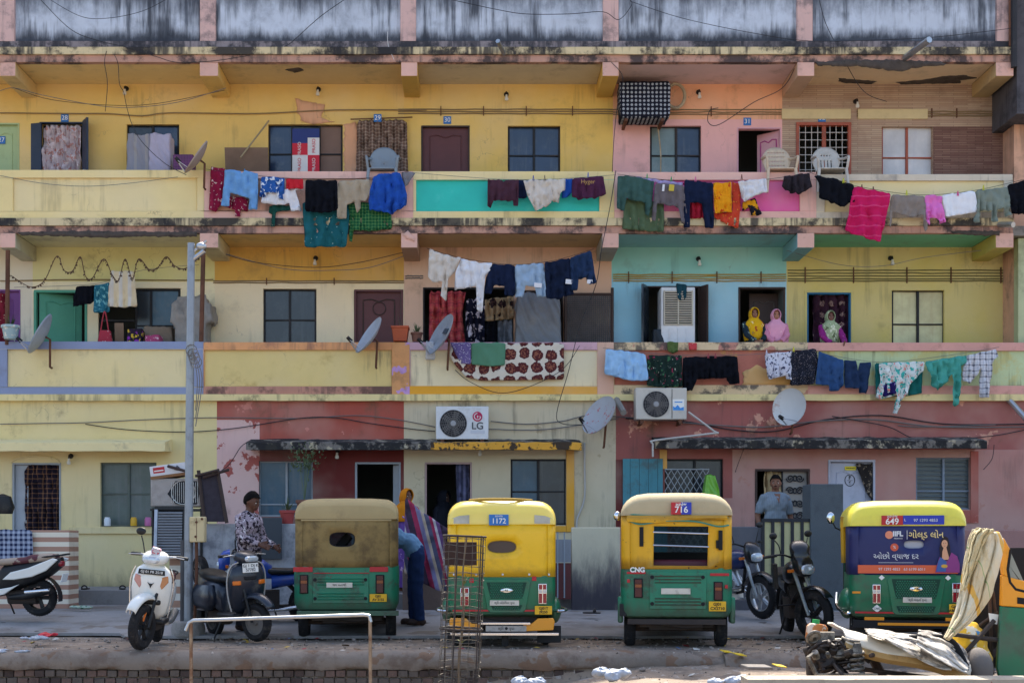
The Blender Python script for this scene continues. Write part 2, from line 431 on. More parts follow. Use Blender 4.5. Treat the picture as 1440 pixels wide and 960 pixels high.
def glassm(name, col, rough=.22, dirt=.35, dcol='6a6f72'): return mat(name, col, rough, var=.35, sc=2., dirt=dirt, dsc=2.5, dcol=dcol, streak=.4, scol=dcol, sth=(.5, .8), ssc=12, spec=.55)
G_navy = glassm('navy_window_sheet', '1e3350'); G_dk = glassm('smoked_pane', '222b35', dcol='4a5258'); G_grn = glassm('green_grey_pane', '4c5b57', .4, .3)
G_wht = glassm('papered_pane', 'dfe3ea', .5, .15, 'b9bcc4'); G_crm = glassm('cream_painted_pane', 'ddceA2'.lower(), .8, .3, 'b5a37a'); G_teal = glassm('dull_blue_pane', '2f5266', .3, .35)

# ================================================================ the apartment block
B = thing('apartment_building', (0, 0, 0), 'long three storey housing block in yellow, pink, blue and red with balconies', 'building')
def wall(x0, x1, y0, y1, Y, holes, mats, zones=(), rev=.16):
    xs = {x0, x1}; ys = {y0, y1}
    for h in list(holes)+[z[:4] for z in zones]:
        xs |= {min(max(h[0], x0), x1), min(max(h[1], x0), x1)}; ys |= {min(max(h[2], y0), y1), min(max(h[3], y0), y1)}
    xs = sorted(xs); ys = sorted(ys); mb = MB()
    for i in range(len(xs)-1):
        for j in range(len(ys)-1):
            cx = (xs[i]+xs[i+1])/2; cy = (ys[j]+ys[j+1])/2
            if any(h[0] < cx < h[1] and h[2] < cy < h[3] for h in holes): continue
            k = 0
            for z in zones:
                if z[0] < cx < z[1] and z[2] < cy < z[3]: k = z[4]
            mb.mat(k).add([P(xs[i], ys[j+1], Y), P(xs[i+1], ys[j+1], Y), P(xs[i+1], ys[j], Y), P(xs[i], ys[j], Y)], [(0, 1, 2, 3)])
    for h in holes:
        a, b, c, d = XX(h[0], Y), XX(h[1], Y), ZZ(h[2], Y), ZZ(h[3], Y)
        k = 0
        for z in zones:
            if z[0] < (h[0]+h[1])/2 < z[1] and z[2] < (h[2]+h[3])/2 < z[3]: k = z[4]
        mb.mat(k)
        mb.add([(a, Y, c), (a, Y+rev, c), (a, Y+rev, d), (a, Y, d)], [(0, 1, 2, 3)])
        mb.add([(b, Y, c), (b, Y+rev, c), (b, Y+rev, d), (b, Y, d)], [(0, 1, 2, 3)])
        mb.add([(a, Y, c), (b, Y, c), (b, Y+rev, c), (a, Y+rev, c)], [(0, 1, 2, 3)])
        mb.add([(a, Y, d), (b, Y, d), (b, Y+rev, d), (a, Y+rev, d)], [(0, 1, 2, 3)])
    return mb.build('wall', mats, B, smooth=False, recalc=False)
T2, B2 = 116, 331
wall(-420, 568, T2, B2, YW, [(-34, 25, 175, B2), (57, 117, 173, B2), (178, 252, 175, 262), (377, 482, 175, 262), (505, 568, 172, B2)], [M_yel2])
wall(568, 862, T2, B2, YW, [(593, 660, 177, B2), (714, 788, 177, 262)], [M_yel2b])
wall(862, 1100, T2, B2, YW, [(914, 986, 177, 262), (1038, 1097, 180, B2)], [M_peach, M_pinkw], [(862, 1100, 168, B2, 1)])
wall(1100, 1418, T2, B2, YW, [(1120, 1197, 173, B2), (1240, 1312, 178, 262)], [M_tile, M_tile2], [(1312, 1418, 178, B2, 1)])
T1, B1 = 345, 563
wall(-420, 302, T1, B1, YW, [(-34, 27, 408, B1), (48, 122, 408, B1), (138, 254, 405, 500)], [M_cream, M_l1a, M_white1], [(46, 302, T1, 396, 1), (-420, 46, T1, B1, 2)])
wall(302, 568, T1, B1, YW, [(370, 445, 406, 500), (498, 567, 407, B1)], [M_cream2, M_ochre], [(302, 568, T1, 395, 1)])
wall(568, 860, T1, B1, YW, [(595, 722, 404, B1), (728, 792, 408, B1)], [M_beige])
wall(860, 1106, T1, B1, YW, [(910, 984, 402, B1), (1039, 1104, 404, B1)], [M_blue, M_teal], [(860, 1106, T1, 392, 1)])
wall(1106, 1420, T1, B1, YW, [(1132, 1200, 408, B1), (1254, 1328, 408, 500)], [M_olive])
YG = 22.95; T0, B0 = 560, 870; FL = 822
wall(-420, 305, T0, B0, YG, [(18, 85, 651, FL), (141, 220, 650, 740)], [M_gyel])
wall(305, 568, T0, B0, YG, [(364, 440, 648, 726), (500, 563, 650, FL)], [M_gred, M_gpink, M_maroon], [(305, 365, 590, B0, 1), (365, 568, 630, B0, 2)])
wall(568, 866, T0, B0, YG, [(598, 663, 650, FL), (718, 796, 645, 738)], [M_gcream])
wall(866, 1900, T0, B0, YG, [(935, 1017, 645, 735), (1062, 1138, 659, FL), (1166, 1230, 647, FL), (1288, 1365, 643, 716)], [M_salmon, M_spink], [(866, 1900, 700, B0, 1), (1030, 1900, 632, B0, 1)])
# core of the block behind the rooms, slabs, roof
ZT = 11.73
XL, XR = XX(-420, YF), XX(1424, YF)
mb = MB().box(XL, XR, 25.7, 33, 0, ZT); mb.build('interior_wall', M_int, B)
mb = MB().box(XL, XR-.0, YF+.09, 25.69, ZZ(88, YF)+.012, ZZ(58, YF)); mb.build('slab', M_conc, B)
mb = MB().box(XL, XR, YF+.09, 25.69, ZZ(328, YF)+.012, ZZ(308, YF)); mb.build('slab', M_conc, B)
mb = MB().box(XL, XR+6, YF+.09, 25.69, ZZ(566, YF), ZZ(555, YF)); mb.build('slab', M_conc, B)
mb = MB().box(XL, XR+6, YG+.17, 25.69, 0, .42); mb.build('slab', M_conc, B)
for a, b in ((25, 25.6),):
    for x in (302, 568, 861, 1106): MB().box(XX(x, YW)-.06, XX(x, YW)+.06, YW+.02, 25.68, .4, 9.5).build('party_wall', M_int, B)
MB().box(XX(1418, YW)-.1, XX(1418, YW)-.003, YW+.005, 25.68, 3.8, 9.5).build('side_wall', M_tile2, B)
MB().box(XL, XR, YF+.25, 33, ZZ(58, YF)+.002, ZZ(58, YF)+.1).build('roof', M_conc, B)
# attic
PX = [(-2, 20), (281, 303), (563, 585), (848, 870), (1121, 1143), (1402, 1424)]
for i in range(6):
    a = PX[i-1][1] if i else -420; b = PX[i][0]
    MB().pbox(a, b, -88, 58, YF+.07, .18).build('attic_wall', M_attic, B)
    MB().pbox(PX[i][0], PX[i][1], -88, 58.4, YF, .25).build('pilaster', M_pil, B, bev=.012)
def strip(name, y0, y1, dy, m, x0=-420, x1=1424, d=.3):
    # a long moulding with a slightly uneven lower lip
    a, b = XX(x0, YF), XX(x1, YF); n = 120; secs = []
    for i in range(n+1):
        x = a+(b-a)*i/n; e = .008*noise.noise(V((x*2.3, y0*.1, 1)))+.006*noise.noise(V((x*9, y0*.1, 4)))
        zt, zb = ZZ(y0, YF), ZZ(y1, YF)+e
        secs.append([(x, YF+.1, zt), (x, YF-dy+e, zt), (x, YF-dy+e*.7, zb), (x, YF+.1, zb)])
    return MB().loft(secs).build(name, m, B, ang=30)
strip('beam_band', 58, 68, .0, M_band); strip('cornice', 68, 78, .06, M_corn); strip('slab_edge', 78.2, 88, .02, M_edge)
strip('cornice', 307.5, 318, .055, M_corn); strip('slab_edge', 318.2, 328, .015, M_edge)
strip('cornice', 554.5, 563.5, .05, M_edge1, x1=1900)
# cantilever brackets and ceilings between them
SOF3 = ['e6cc90', 'e6cc90', 'd8c08c', 'cfc2a6', 'dcc2be', 'e0c8a4']
SOF2 = ['dddcb8', 'e0dab0', 'dcba74', 'c2a678', '8ec6c6', '78c49c']
BR = [(0, 22), (281, 307), (564, 587), (847, 870), (1121, 1145), (1400, 1425)]
for lev, (ya, yb, sof, nm) in enumerate(((88, 107.5, SOF3, 't'), (328, 348.5, SOF2, 'f'))):
    for i in range(6):
        m = simple('soffit_%s%d' % (nm, i), sof[i], .9, var=.07, dirt=.5, dsc=1.8, dcol='7d7364', dth=(.5, .75), bump=.2)
        a = XX(BR[i-1][1], YF) if i else XL; b = XX(BR[i][0], YF)
        MB().box(a, b, YF+.08, YW-.003, ZZ(ya, YF)+.004, ZZ(ya, YF)+.02).build('balcony_ceiling', m, B)
        ms = simple('bracket_side_%s%d' % (nm, i), ['d9c08a', 'e2bf72', 'cda957', 'd2ac58', 'c3a58a', 'c2a878'][i] if nm == 't' else ['c8c4a8', 'cdbf92', 'b3937a', 'a7a79a', '7fb2b8', 'c0b35e'][i], .9, var=.07, dirt=.4, dcol='7d7364', bump=.2)
        k = MB(); k.box(XX(BR[i][0], YF), XX(BR[i][1], YF), YF-.012, YW-.003, ZZ(yb, YF), ZZ(ya, YF)+.002); k.mi[2] = 1
        k.build('bracket', [ms, M_brk], B, bev=.01)
    if True: MB().box(XR-.02, XR+6, YF+.3, YW+3, ZZ(ya, YF)+.03, ZZ(ya, YF)+.2).build('stair_slab', M_conc, B)
# spalled patches: shallow rough slabs of exposed concrete on ceilings and edges
def spall(pts, z=None, Y=None, m=M_hole, seed=1):
    poly = densify(pts, .05); R = random.Random(seed)
    poly = [(a+R.uniform(-.02, .02), b+R.uniform(-.012, .012)) for a, b in poly]
    vs, fs = cdt(poly, .06); mb = MB()
    if z is not None: mb.add([(a, b, z+.006*noise.noise(V((a*9, b*9, 1)))) for a, b in vs], fs)
    else: mb.add([(a, Y+.006*noise.noise(V((a*9, b*9, 1))), b) for a, b in vs], fs)
    o = mb.build('spalled_patch', m, B); solid(o, .012); return o
def spall_c(pp, yface, seed):       # on a ceiling: photo positions carried to the ceiling height
    z = ZZ(yface, YF)+.002; out = []
    for x, y in pp:
        Yd = (H-z)*F/(y-CY); out.append((XX(x, Yd), Yd))
    return spall(out, z=z, seed=seed)
spall_c([(1180, 110), (1200, 112), (1232, 114.5), (1225, 118), (1190, 117), (1178, 114)], 88, 3)
spall_c([(1260, 116), (1300, 112), (1330, 107), (1356, 106), (1374, 110), (1350, 113), (1352, 117), (1300, 118), (1268, 119)], 88, 4)
spall_c([(400, 98), (420, 95), (428, 99), (415, 102)], 88, 6)
spall([(XX(x, YF), ZZ(y, YF)) for x, y in ((1146, 88.5), (1190, 86), (1250, 85), (1322, 88), (1330, 92), (1290, 96), (1262, 102), (1245, 99), (1205, 94), (1150, 94))], Y=YF-.03, seed=9)
spall([(XX(x, YF), ZZ(y, YF)) for x, y in ((24, 327), (120, 325), (278, 327), (277, 333), (200, 333.5), (150, 335), (90, 333), (30, 331))], Y=YF-.02, seed=11)
spall([(XX(x, YF), ZZ(y, YF)) for x, y in ((1336, 325), (1405, 325), (1404, 331), (1380, 332), (1340, 329))], Y=YF-.02, seed=12)
spall([(XX(x, YW), ZZ(y, YW)) for x, y in ((416, 139), (456, 148), (452, 166), (470, 172), (440, 175), (424, 170), (418, 158))], Y=YW-.008, m=wallm('pink_plaster', 'd9a37e'), seed=13)
spall([(XX(x, YW), ZZ(y, YW)) for x, y in ((484, 176), (500, 172), (508, 190), (502, 262), (484, 262))], Y=YW-.008, m=bpy.data.materials['pink_plaster'], seed=14)
spall([(XX(x, YF), ZZ(y, YF)) for x, y in ((1046, 520), (1058, 516), (1066, 512), (1078, 519), (1100, 521), (1120, 533), (1110, 541), (1045, 541))], Y=YF+.036, m=wallm('bare_ochre_plaster', 'd0a05c'), seed=15)
spall([(XX(x, YF), ZZ(y, YF)) for x, y in ((566, 330), (574, 325), (584, 334), (582, 340), (572, 337))], Y=YF-.02, m=M_brk, seed=16)

# ---- balcony parapets: sunk panel and proud rim in one mesh
def parapet(x0, x1, yt, yb, panel, mp, mr, mbot=None):
    k = MB(); a0, a1, c0, c1 = panel
    k.pbox(a0, a1, c0, c1, YF+.042, .1)
    k.mat(1).pbox(x0, x1, yt, c0, YF, .16)
    k.pbox(x0, a0, c0, c1, YF, .16) if a0 > x0 else None
    k.pbox(a1, x1, c0, c1, YF, .16) if a1 < x1 else None
    k.mat(2 if mbot else 1).pbox(x0, x1, c1, yb, YF, .16)
    return k.build('parapet', [mp, mr]+([mbot] if mbot else []), B, bev=.006)
M_py = wallm('parapet_yellow', 'ebd69a', .3, .22); M_pyr = wallm('parapet_rim_yellow', 'ebd598', .3, .3)
M_turq = mat('turquoise_paint', '2fbfb0', .7, var=.1, sc=3, dirt=.35, dcol='6ed8cc', dsc=2)
M_prs = wallm('parapet_pink', 'e6b6a8', .35, .3); M_hot = wallm('hot_pink_paint', 'e05a9c', .2, .1); M_pbei = wallm('parapet_sand', 'ead9a4', .5, .5)
M_pdust = wallm('parapet_dusty', 'd7aa93', .5, .5); M_greyblue = wallm('grey_blue_paint', '8e98b4', .3, .3)
M_porg = mat('orange_rim_paint', 'e0a06c', .9, var=.15, sc=4, dirt=.6, dsc=2.6, dcol='9a6a5c', streak=.6, scol='5a4440', bump=.25)
M_pydk = wallm('parapet_stained_yellow', 'e0c886', .5, .65, dcol='a3823f'); M_dustyb = mat('sooty_pink_band', 'bf8a76', .9, var=.15, dirt=.85, dsc=1.7, dcol='57443f', dth=(.46, .6), streak=.6, bump=.3)
M_pcrm = wallm('parapet_cream', 'eadcb6', .4, .45); M_lil = mat('lilac_rim', 'd0a8b4', .9, var=.1, dirt=.5, dcol='8c7068', bump=.2); M_amber = wallm('amber_band', 'e3a43a', .3, .3)
M_red1 = mat('faded_red_panel', 'b7705f', .9, var=.12, dirt=.6, dsc=1.2, dcol='c9a04c', dth=(.58, .66), streak=.5, scol='54423e', bump=.3)
M_lich = mat('lichen_rim', 'd9c09a', .9, var=.12, dirt=.85, dsc=3.5, dcol='4c4846', dth=(.48, .6), bump=.4, pat=p_blob([(2.2, .56, 'c48a7a')]))
M_lgrn = mat('pale_green_panel', 'c2cfa0', .9, var=.12, dirt=.5, dsc=1.5, dcol='cdb764', dth=(.48, .58), streak=.7, scol='56543f', bump=.3); M_rimp = mat('rose_rim', 'd8a094', .9, var=.1, dirt=.5, dsc=2.4, dcol='8c6258', bump=.3)
parapet(-420, 287, 239, 308, (18, 277, 250, 297), M_py, M_pyr)
parapet(287, 581, 241, 308, (306, 560, 251, 297), M_pdust, M_prs)
parapet(581, 864, 241, 308, (585, 843, 253, 297), M_turq, M_pyr)
parapet(864, 1148, 242, 308, (873, 1125, 253, 297), M_hot, M_prs)
parapet(1148, 1424, 245, 308, (1160, 1412, 254, 298), M_pbei, mat('parapet_grey_top', 'cfc4b0', .9, dirt=.6, dsc=1.6, dcol='8a8580', streak=.5, bump=.3))
parapet(-420, 286, 480, 554.3, (10, 262, 491, 544), M_py, M_greyblue)
parapet(286, 551, 481, 554.3, (287, 551, 492, 543), M_pydk, M_porg, M_dustyb)
MB().pbox(551, 576, 481, 554.3, YF-.004, .166).build('pilaster', mat('patchy_orange_post', 'dca06a', .9, var=.15, dirt=.4, bump=.2, pat=p_blob([(4., .56, 'c39ad0')])), B, bev=.006)
parapet(576, 840, 481, 554.3, (577, 840, 492, 543), M_pcrm, M_lil, M_amber)
MB().pbox(840, 863, 481, 554.3, YF-.004, .166).build('pilaster', M_pdust, B, bev=.006)
parapet(863, 1136, 481, 554.3, (864, 1134, 492, 541), M_red1, M_lich)
parapet(1136, 1900, 481.5, 554.3, (1140, 1896, 493, 542), M_lgrn, M_rimp)

# ---- doors and windows
def window(x0, x1, y0, y1, Y, bars=(), xb=None, mp=G_navy, mf=M_wframe, fr=2.6, inset=.07, extra=None):
    k = MB(); yy = Y+inset
    k.pbox(x0, x1, y0, y0+fr, yy, .05); k.pbox(x0, x1, y1-fr, y1, yy, .05)
    k.pbox(x0, x0+fr, y0+fr, y1-fr, yy, .05); k.pbox(x1-fr, x1, y0+fr, y1-fr, yy, .05)
    xb = [(x0+x1)/2] if xb is None else xb
    for x in xb: k.pbox(x-1.6, x+1.6, y0+fr, y1-fr, yy-.008, .05)
    for y in bars:
        e = [x0+fr]+[v for x in xb for v in (x-1.6, x+1.6)]+[x1-fr]
        for i in range(0, len(e), 2): k.pbox(e[i], e[i+1], y-1., y+1., yy+.004, .04)
    f = k.build('window', mf, B, bev=.004)
    g = MB(); e = [x0+fr]+xb+[x1-fr]
    for i in range(len(e)-1):
        t = rnd.uniform(-.012, .012)
        if isinstance(mp, list): g.mat(i % len(mp))
        a, b, c, d = XX(e[i], yy), XX(e[i+1], yy), ZZ(y0+fr, yy), ZZ(y1-fr, yy)
        g.add([(a, yy+.03+t, d), (b, yy+.03-t, d), (b, yy+.03-t, c), (a, yy+.03+t, c), (a, yy+.04+t, d), (b, yy+.04-t, d), (b, yy+.04-t, c), (a, yy+.04+t, c)], [(0, 1, 2, 3), (7, 6, 5, 4), (0, 4, 5, 1), (3, 2, 6, 7), (0, 3, 7, 4), (1, 5, 6, 2)])
    g.build('pane', mp, f, merge=False)
    return f
def doorframe(x0, x1, y0, y1, Y, m, fr=3.2, proud=.01, d=.09, name='door_frame'):
    k = MB(); yy = Y-proud
    k.pbox(x0-fr, x1+fr, y0-fr, y0, yy, d); k.pbox(x0-fr, x0, y0, y1, yy, d); k.pbox(x1, x1+fr, y0, y1, yy, d)
    return k.build(name, m, B, bev=.004)
def doorleaf(x0, x1, y0, y1, Y, m, inset=.06, panel=True, hinge=None, ang=0., mp=None, handle=True):
    w_ = XX(x1, Y)-XX(x0, Y); h_ = ZZ(y0, Y)-ZZ(y1, Y); k = MB(); k.box(0, w_, 0, .04, 0, h_)
    if panel:
        k.mat(1); t = .014
        a, b, c, d = w_*.16, w_*.84, h_*.12, h_*.92
        pts = [(a, c), (b, c), (b, d), (w_*.66, d+.015), (w_/2, d-.03), (w_*.34, d+.015), (a, d)]
        k.tube([(x, -.004, z) for x, z in densify(pts, .08)], .013, 6, closed=True)
    o = k.build('door', [m, mp or m], B, org=None, bev=.003)
    s = 1
    if hinge == 'r':
        o.data.transform(Matrix.Translation((-w_, 0, 0))); o.location = (XX(x1, Y), Y+inset, ZZ(y1, Y)); o.rotation_euler = (0, 0, radians(-ang))
    else: o.location = (XX(x0, Y), Y+inset, ZZ(y1, Y)); o.rotation_euler = (0, 0, radians(ang))
    if handle:
        hx = w_*.9 if hinge != 'r' else -w_*.9
        MB().tube([(hx, -.01, 1.0), (hx, -.045, 1.0), (hx, -.045, 1.13), (hx, -.01, 1.13)], .009, 6).build('handle', M_steel, o)
    return o
M_pgreen = simple('pale_green_door', 'a9bd8c', .6, var=.06, dirt=.2); M_navyd = simple('navy_shutter_paint', '253247', .5, var=.15, dirt=.3, dcol='4a5260')
M_pinkd = simple('magenta_door_paint', 'b24a86', .5, var=.08); M_pinkfr = simple('pink_door_edge', 'd9a6ae', .6); M_redfr = simple('red_brown_frame', 'a5553f', .6, dirt=.3)
M_purd = simple('purple_door_paint', '7a4a8a', .6); M_gdoor = simple('sea_green_door', '4f9a80', .55, var=.08, dirt=.25, dcol='35604f'); M_bluefr = simple('bright_blue_frame', '2476a8', .6, dirt=.3)
M_greyd = simple('grey_white_door', 'b9bccb', .55, var=.05, dirt=.2); M_bulb = simple('frosted_bulb', 'd8d6cc', .3, var=0)
# top floor
doorleaf(-34, 25, 175, B2, YW, M_pgreen); doorframe(-34, 25, 175, B2, YW, M_pgreen, 2)
doorframe(57, 117, 173, B2, YW, M_navyd, 1.5)
doorleaf(28, 58, 173, B2, YW-.03, M_navyd, inset=-.02, hinge='r', ang=14, panel=False); doorleaf(116, 137, 171, B2, YW-.03, M_navyd, inset=-.02, ang=-58, panel=False)
window(178, 252, 175, 262, YW, (219,), [215], [G_dk, G_navy])
window(377, 482, 175, 262, YW, (217,), [411, 449], [G_navy, G_dk, simple('brown_board_pane', '7a6256', .7, var=.15)])
doorleaf(506, 567, 173, B2, YW, M_woodb, panel=False)
doorleaf(594, 659, 178, B2, YW, M_woodm); doorframe(594.5, 658.5, 178.5, B2, YW, M_woodb, 2)
window(714, 788, 177, 262, YW, (219,), None, G_navy)
window(914, 986, 177, 262, YW, (219,), [951], [glassm('milky_green_pane', '6a7f80', .3, .5, '93a09c'), G_navy])
doorframe(1038.5, 1096.5, 181, B2, YW, M_pinkfr, 2); doorleaf(1062, 1098, 182, B2, YW, M_pinkfr, inset=.05, hinge='r', ang=40, mp=M_pinkd)
doorframe(1124, 1193, 176, B2, YW, M_redfr, 4.2, .02)
window(1240, 1312, 178, 262, YW, (222,), [1275.5], G_wht, M_redfr, 1.6)
# middle floor
doorleaf(-34, 26, 409, B1, YW, M_purd); doorframe(-34, 26.5, 409, B1, YW, M_purd, 2)
doorframe(51, 119, 411, B1, YW, M_gdoor, 3.5); doorleaf(54, 112, 411, B1, YW, M_gdoor, inset=.05, ang=24)
window(190, 253, 406, 500, YW, (458,), [212], [G_dk, G_teal]); MB().pbox(139, 189, 449, 452, YW+.05, .05).build('window_rail', M_wframe, B); MB().pbox(138.5, 141, 406, 500, YW+.05, .05).build('window_rail', M_wframe, B)
window(370, 445, 406, 500, YW, (450,), None, G_dk)
doorleaf(500, 565, 409, B1, YW, M_woodm, mp=M_woodb); doorframe(501, 564, 410, B1, YW, M_woodm, 3, .012)
em = MB().tube([(XX(533+9*cos(i*pi/9), YW), YW+.045, ZZ(433+9*sin(i*pi/9), YW)) for i in range(18)], .008, 5, closed=True); em.build('door_emblem', M_woodb, B)
doorframe(597, 720, 406, B1, YW, M_wframe, 2); doorframe(730, 790, 410, B1, YW, M_woodb, 2)
doorframe(912, 982, 404, B1, YW, M_woodb, 2)
doorleaf(889, 912, 403, B1, YW-.02, G_dk, inset=-.02, hinge='r', ang=-64, panel=False, handle=False); doorleaf(983, 1000, 403, B1, YW-.02, M_woodb, inset=-.02, ang=-62, panel=False, handle=False)
doorframe(1041, 1102, 406, B1, YW, M_woodb, 2.5); doorleaf(1060, 1102, 407, B1, YW, M_woodb, inset=.4, mp=simple('door_moulding', '4a4440', .5))
doorframe(1135, 1197, 411, B1, YW, simple('pale_yellow_surround', 'cfc07a', .8), 3.2, .012); doorframe(1137, 1195, 413, B1, YW, M_bluefr, 1.6, -.01, .1)
window(1254, 1328, 408, 500, YW, (456,), [1291], G_crm, M_wframe, 2.2)
# ground floor
M_gfr = simple('grey_frame_paint', '9aa0a6', .7, dirt=.3, dcol='6e6a66')
doorframe(20, 83, 653, FL, YG, M_gfr, 2.5); doorleaf(20, 38, 653, FL, YG, simple('pale_grey_leaf', 'a8adb4', .6), inset=.06, panel=False)
window(141, 220, 650, 740, YG, (694,), [181], G_grn, simple('grey_green_steel', '59635c', .6, dirt=.4))
window(364, 440, 648, 726, YG, (709,), [403], G_teal, M_gfr, 2)
doorframe(502, 561, 652, FL, YG, M_gfr, 2.5); doorleaf(549, 563, 653, FL, YG, M_gfr, inset=.04, hinge='r', ang=38, panel=False)
doorframe(600, 661, 652, FL, YG, simple('pinkish_frame', 'a98f8a', .7), 2.5)
window(718, 796, 645, 738, YG, (691,), None, [G_teal, G_dk])
MB().pbox(796.5, 807.5, 632, 747.5, YG-.03, .06).build('window_surround', M_amber, B, bev=.005); MB().pbox(716, 796.3, 739, 747.5, YG-.03, .06).build('window_surround', M_amber, B, bev=.005)
window(935, 1017, 645, 735, YG, (), [977], G_dk)
MB().pbox(928, 938, 632, 659, YG-.04, .05).build('post', M_amber, B)
doorframe(1065, 1136, 662, FL, YG, M_woodb, 3)
doorframe(1168, 1228, 649, FL, YG, M_greyd, 3); doorleaf(1169, 1227, 650, FL, YG, M_greyd, inset=.08)
window(1288, 1365, 643, 716, YG, (690,), [1327], simple('louvre_glass', '4d5a5e', .3, var=.25), simple('bluish_steel', '7f8c9c', .6, dirt=.3), 2)
k = MB()
for i in range(11): k.rbox((XX(1326, YG), YG+.085, ZZ(649+i*6, YG)), (.9, .03, .008), (.5, 0, 0))
k.build('louvre_blade', simple('louvre_steel', '6e7a80', .4), B)
MB().pbox(1365.3, 1376, 634, 735, YG-.02, .04).build('window_surround', M_gred, B); MB().pbox(1286, 1365, 717, 735, YG-.02, .04).build('window_surround', M_gred, B)
MB().pbox(866, 876, 646, 740, YG-.01, .03).build('door_frame', M_maroon, B)
MB().box(XX(876, 22.9), XX(932, 22.9), YG-.06, YG-.02, ZZ(735, YG), ZZ(645, YG)).build('shutter', mat('weathered_teal_boards', '4d8a96', .8, var=.15, sc=3, dirt=.6, dsc=3, dcol='55544f', streak=.5, bump=.3, pat=p_stripe([('4d8a96', 9), ('2d4f58', .6)], .16)), B)
# dado ledge and canopies
MB().box(XX(98, YG), XX(236, YG), YG-.05, YG+.01, ZZ(750, YG), ZZ(741, YG)).build('window_ledge', M_gyel, B, bev=.005)
MB().tube([(XX(50+34*cos(i*pi/12), YG), YG-.005, ZZ(651-10*sin(i*pi/12), YG)) for i in range(13)], .02, 6).build('door_arch', M_gyel, B)
def chajja(x0, x1, y0, y1, out, mats, cut=None, seed=3):
    Y = YG-out; n = 60; k = MB(); a, b = XX(x0, Y), XX(x1, Y); secs = []
    for i in range(n+1):
        x = a+(b-a)*i/n; e = .014*noise.noise(V((x*3, seed, 1)))+.012*noise.noise(V((x*11, seed, 4)))
        zt, zb = ZZ(y0, Y)+e, ZZ(y1, Y)+e*.8
        secs.append([(x, YG+.02, zt+.10), (x, Y+.03, zt+.012), (x, Y+e*.6, zt-.005), (x, Y+e*.5, zb), (x, Y+.05, zb), (x, YG+.02, zb+.03)])
    k.loft(secs)
    if cut: 
        for i in range(len(k.mi)):
            c = sum((k.v[j].x for j in k.f[i]), 0)/len(k.f[i]); yy = sum((k.v[j].y for j in k.f[i]), 0)/len(k.f[i])
            if c > XX(cut, Y) and yy < Y+.1: k.mi[i] = 1
    return k.build('canopy', mats, B, ang=30)
chajja(-420, 232, 622, 634, .5, [mat('cream_canopy_edge', 'ecd9a2', .9, var=.06, dirt=.4, dsc=2.5, dcol='8c8272', bump=.2)])
chajja(346, 818, 622, 632, .5, [M_chj, M_chjo], 606, 5)
chajja(922, 1388, 619, 630, .5, [M_chj, M_chj], None, 8)
# house numbers, each a small enamel plate
for s, x, y, txt in (('pale green door at left edge', 2, 197, '27'), ('navy shuttered doorway', 91, 166, '28'), ('doorway with brown patterned curtain', 531, 166, '29'), ('closed maroon door', 629, 169, '30'), ('open doorway with pink door', 1051, 171, '31'), ('doorway with white grille', 1156, 166, '32')):
    yy = YW-.012 if txt != '27' else YW+.04
    t = thing('house_number_plate', P(x, y, yy if txt != '29' else YW-.15), 'small blue house number plate reading %s by the %s' % (txt, s), 'sign', 'blue house number plates')
    MB().box(-.07, .07, 0, .01, -.07, .07).build('plate', M_plateb, t, bev=.003); text(txt, .115, (0, -.003, 0), M_wht, t)
# lamp holders on the walls
def lamp(x, y, Y, s, hang=8):
    t = thing('wall_lamp', P(x, y, Y), s, 'lamp', 'bare bulb lamps on the facade')
    k = MB().cyl((0, -.002, .05), (0, -.03, .05), .045, .04); k.tube(crom([(0, -.02, .05), (0, -.1, .06), (0, -.13, 0)], 4), .016, 6); k.build('holder', M_black, t)
    MB().lathe([(.001, -.11), (.03, -.10), (.036, -.07), (.02, -.03), (.018, 0)], 12, (0, -.13, 0)).build('bulb', M_bulb, t)
for x, y, Y, s in ((178, 132, YW, 'bulb lamp on yellow wall above sheet covered window'), (448, 133, YW, 'bulb lamp on yellow wall beside pink plaster patch'), (712, 140, YW, 'bulb lamp with dangling wires on plain yellow bay'),
                   (982, 137, YW, 'bulb lamp on peach pink wall'), (1203, 150, YW, 'bulb lamp on brown stone tiled wall'), (444, 370, YW, 'bulb lamp on ochre band of middle floor'), (982, 371, YW, 'bulb lamp on aqua wall of middle floor'),
                   (1252, 370, YW, 'bulb lamp on mustard wall of middle floor'), (100, 648, YG, 'white bulb lamp beside ground floor curtained doorway'), (475, 640, YG, 'bulb lamp on maroon ground floor wall'), (675, 636, YG, 'bulb lamp above ground floor cream wall')):
    lamp(x, y-3, Y, s)
# neighbouring house at the right edge
t = thing('neighbour_building', (0, 0, 0), 'narrow slice of pink neighbouring building past dark stair gap at right edge', 'building')
MB().box(XX(1426, 23.5), XX(1900, 23.5), 23.5, 30, ZZ(640, 23.5), ZZ(168, 23.5)).build('wall', mat('neighbour_render', 'd6a88c', .9, dirt=.5, streak=.4, bump=.3), t)
MB().box(XX(1430, 22.9), XX(1900, 22.9), 22.9, 30, ZZ(160, 22.9), ZZ(-88, 22.9)).build('upper_wall', mat('dark_concrete', '565459', .95, var=.2, dirt=.8, dcol='2a2a2e', streak=.6, scol='222226', bump=.4), t)  # dark grey upper wall with darker patches and streaks
MB().box(XX(1432, 23.3), XX(1900, 23.3), 23.3, 23.49, ZZ(555, 23.3), ZZ(335, 23.3)).build('lower_pier', mat('pale_olive_pier', 'b9bf96', .9, dirt=.3), t)

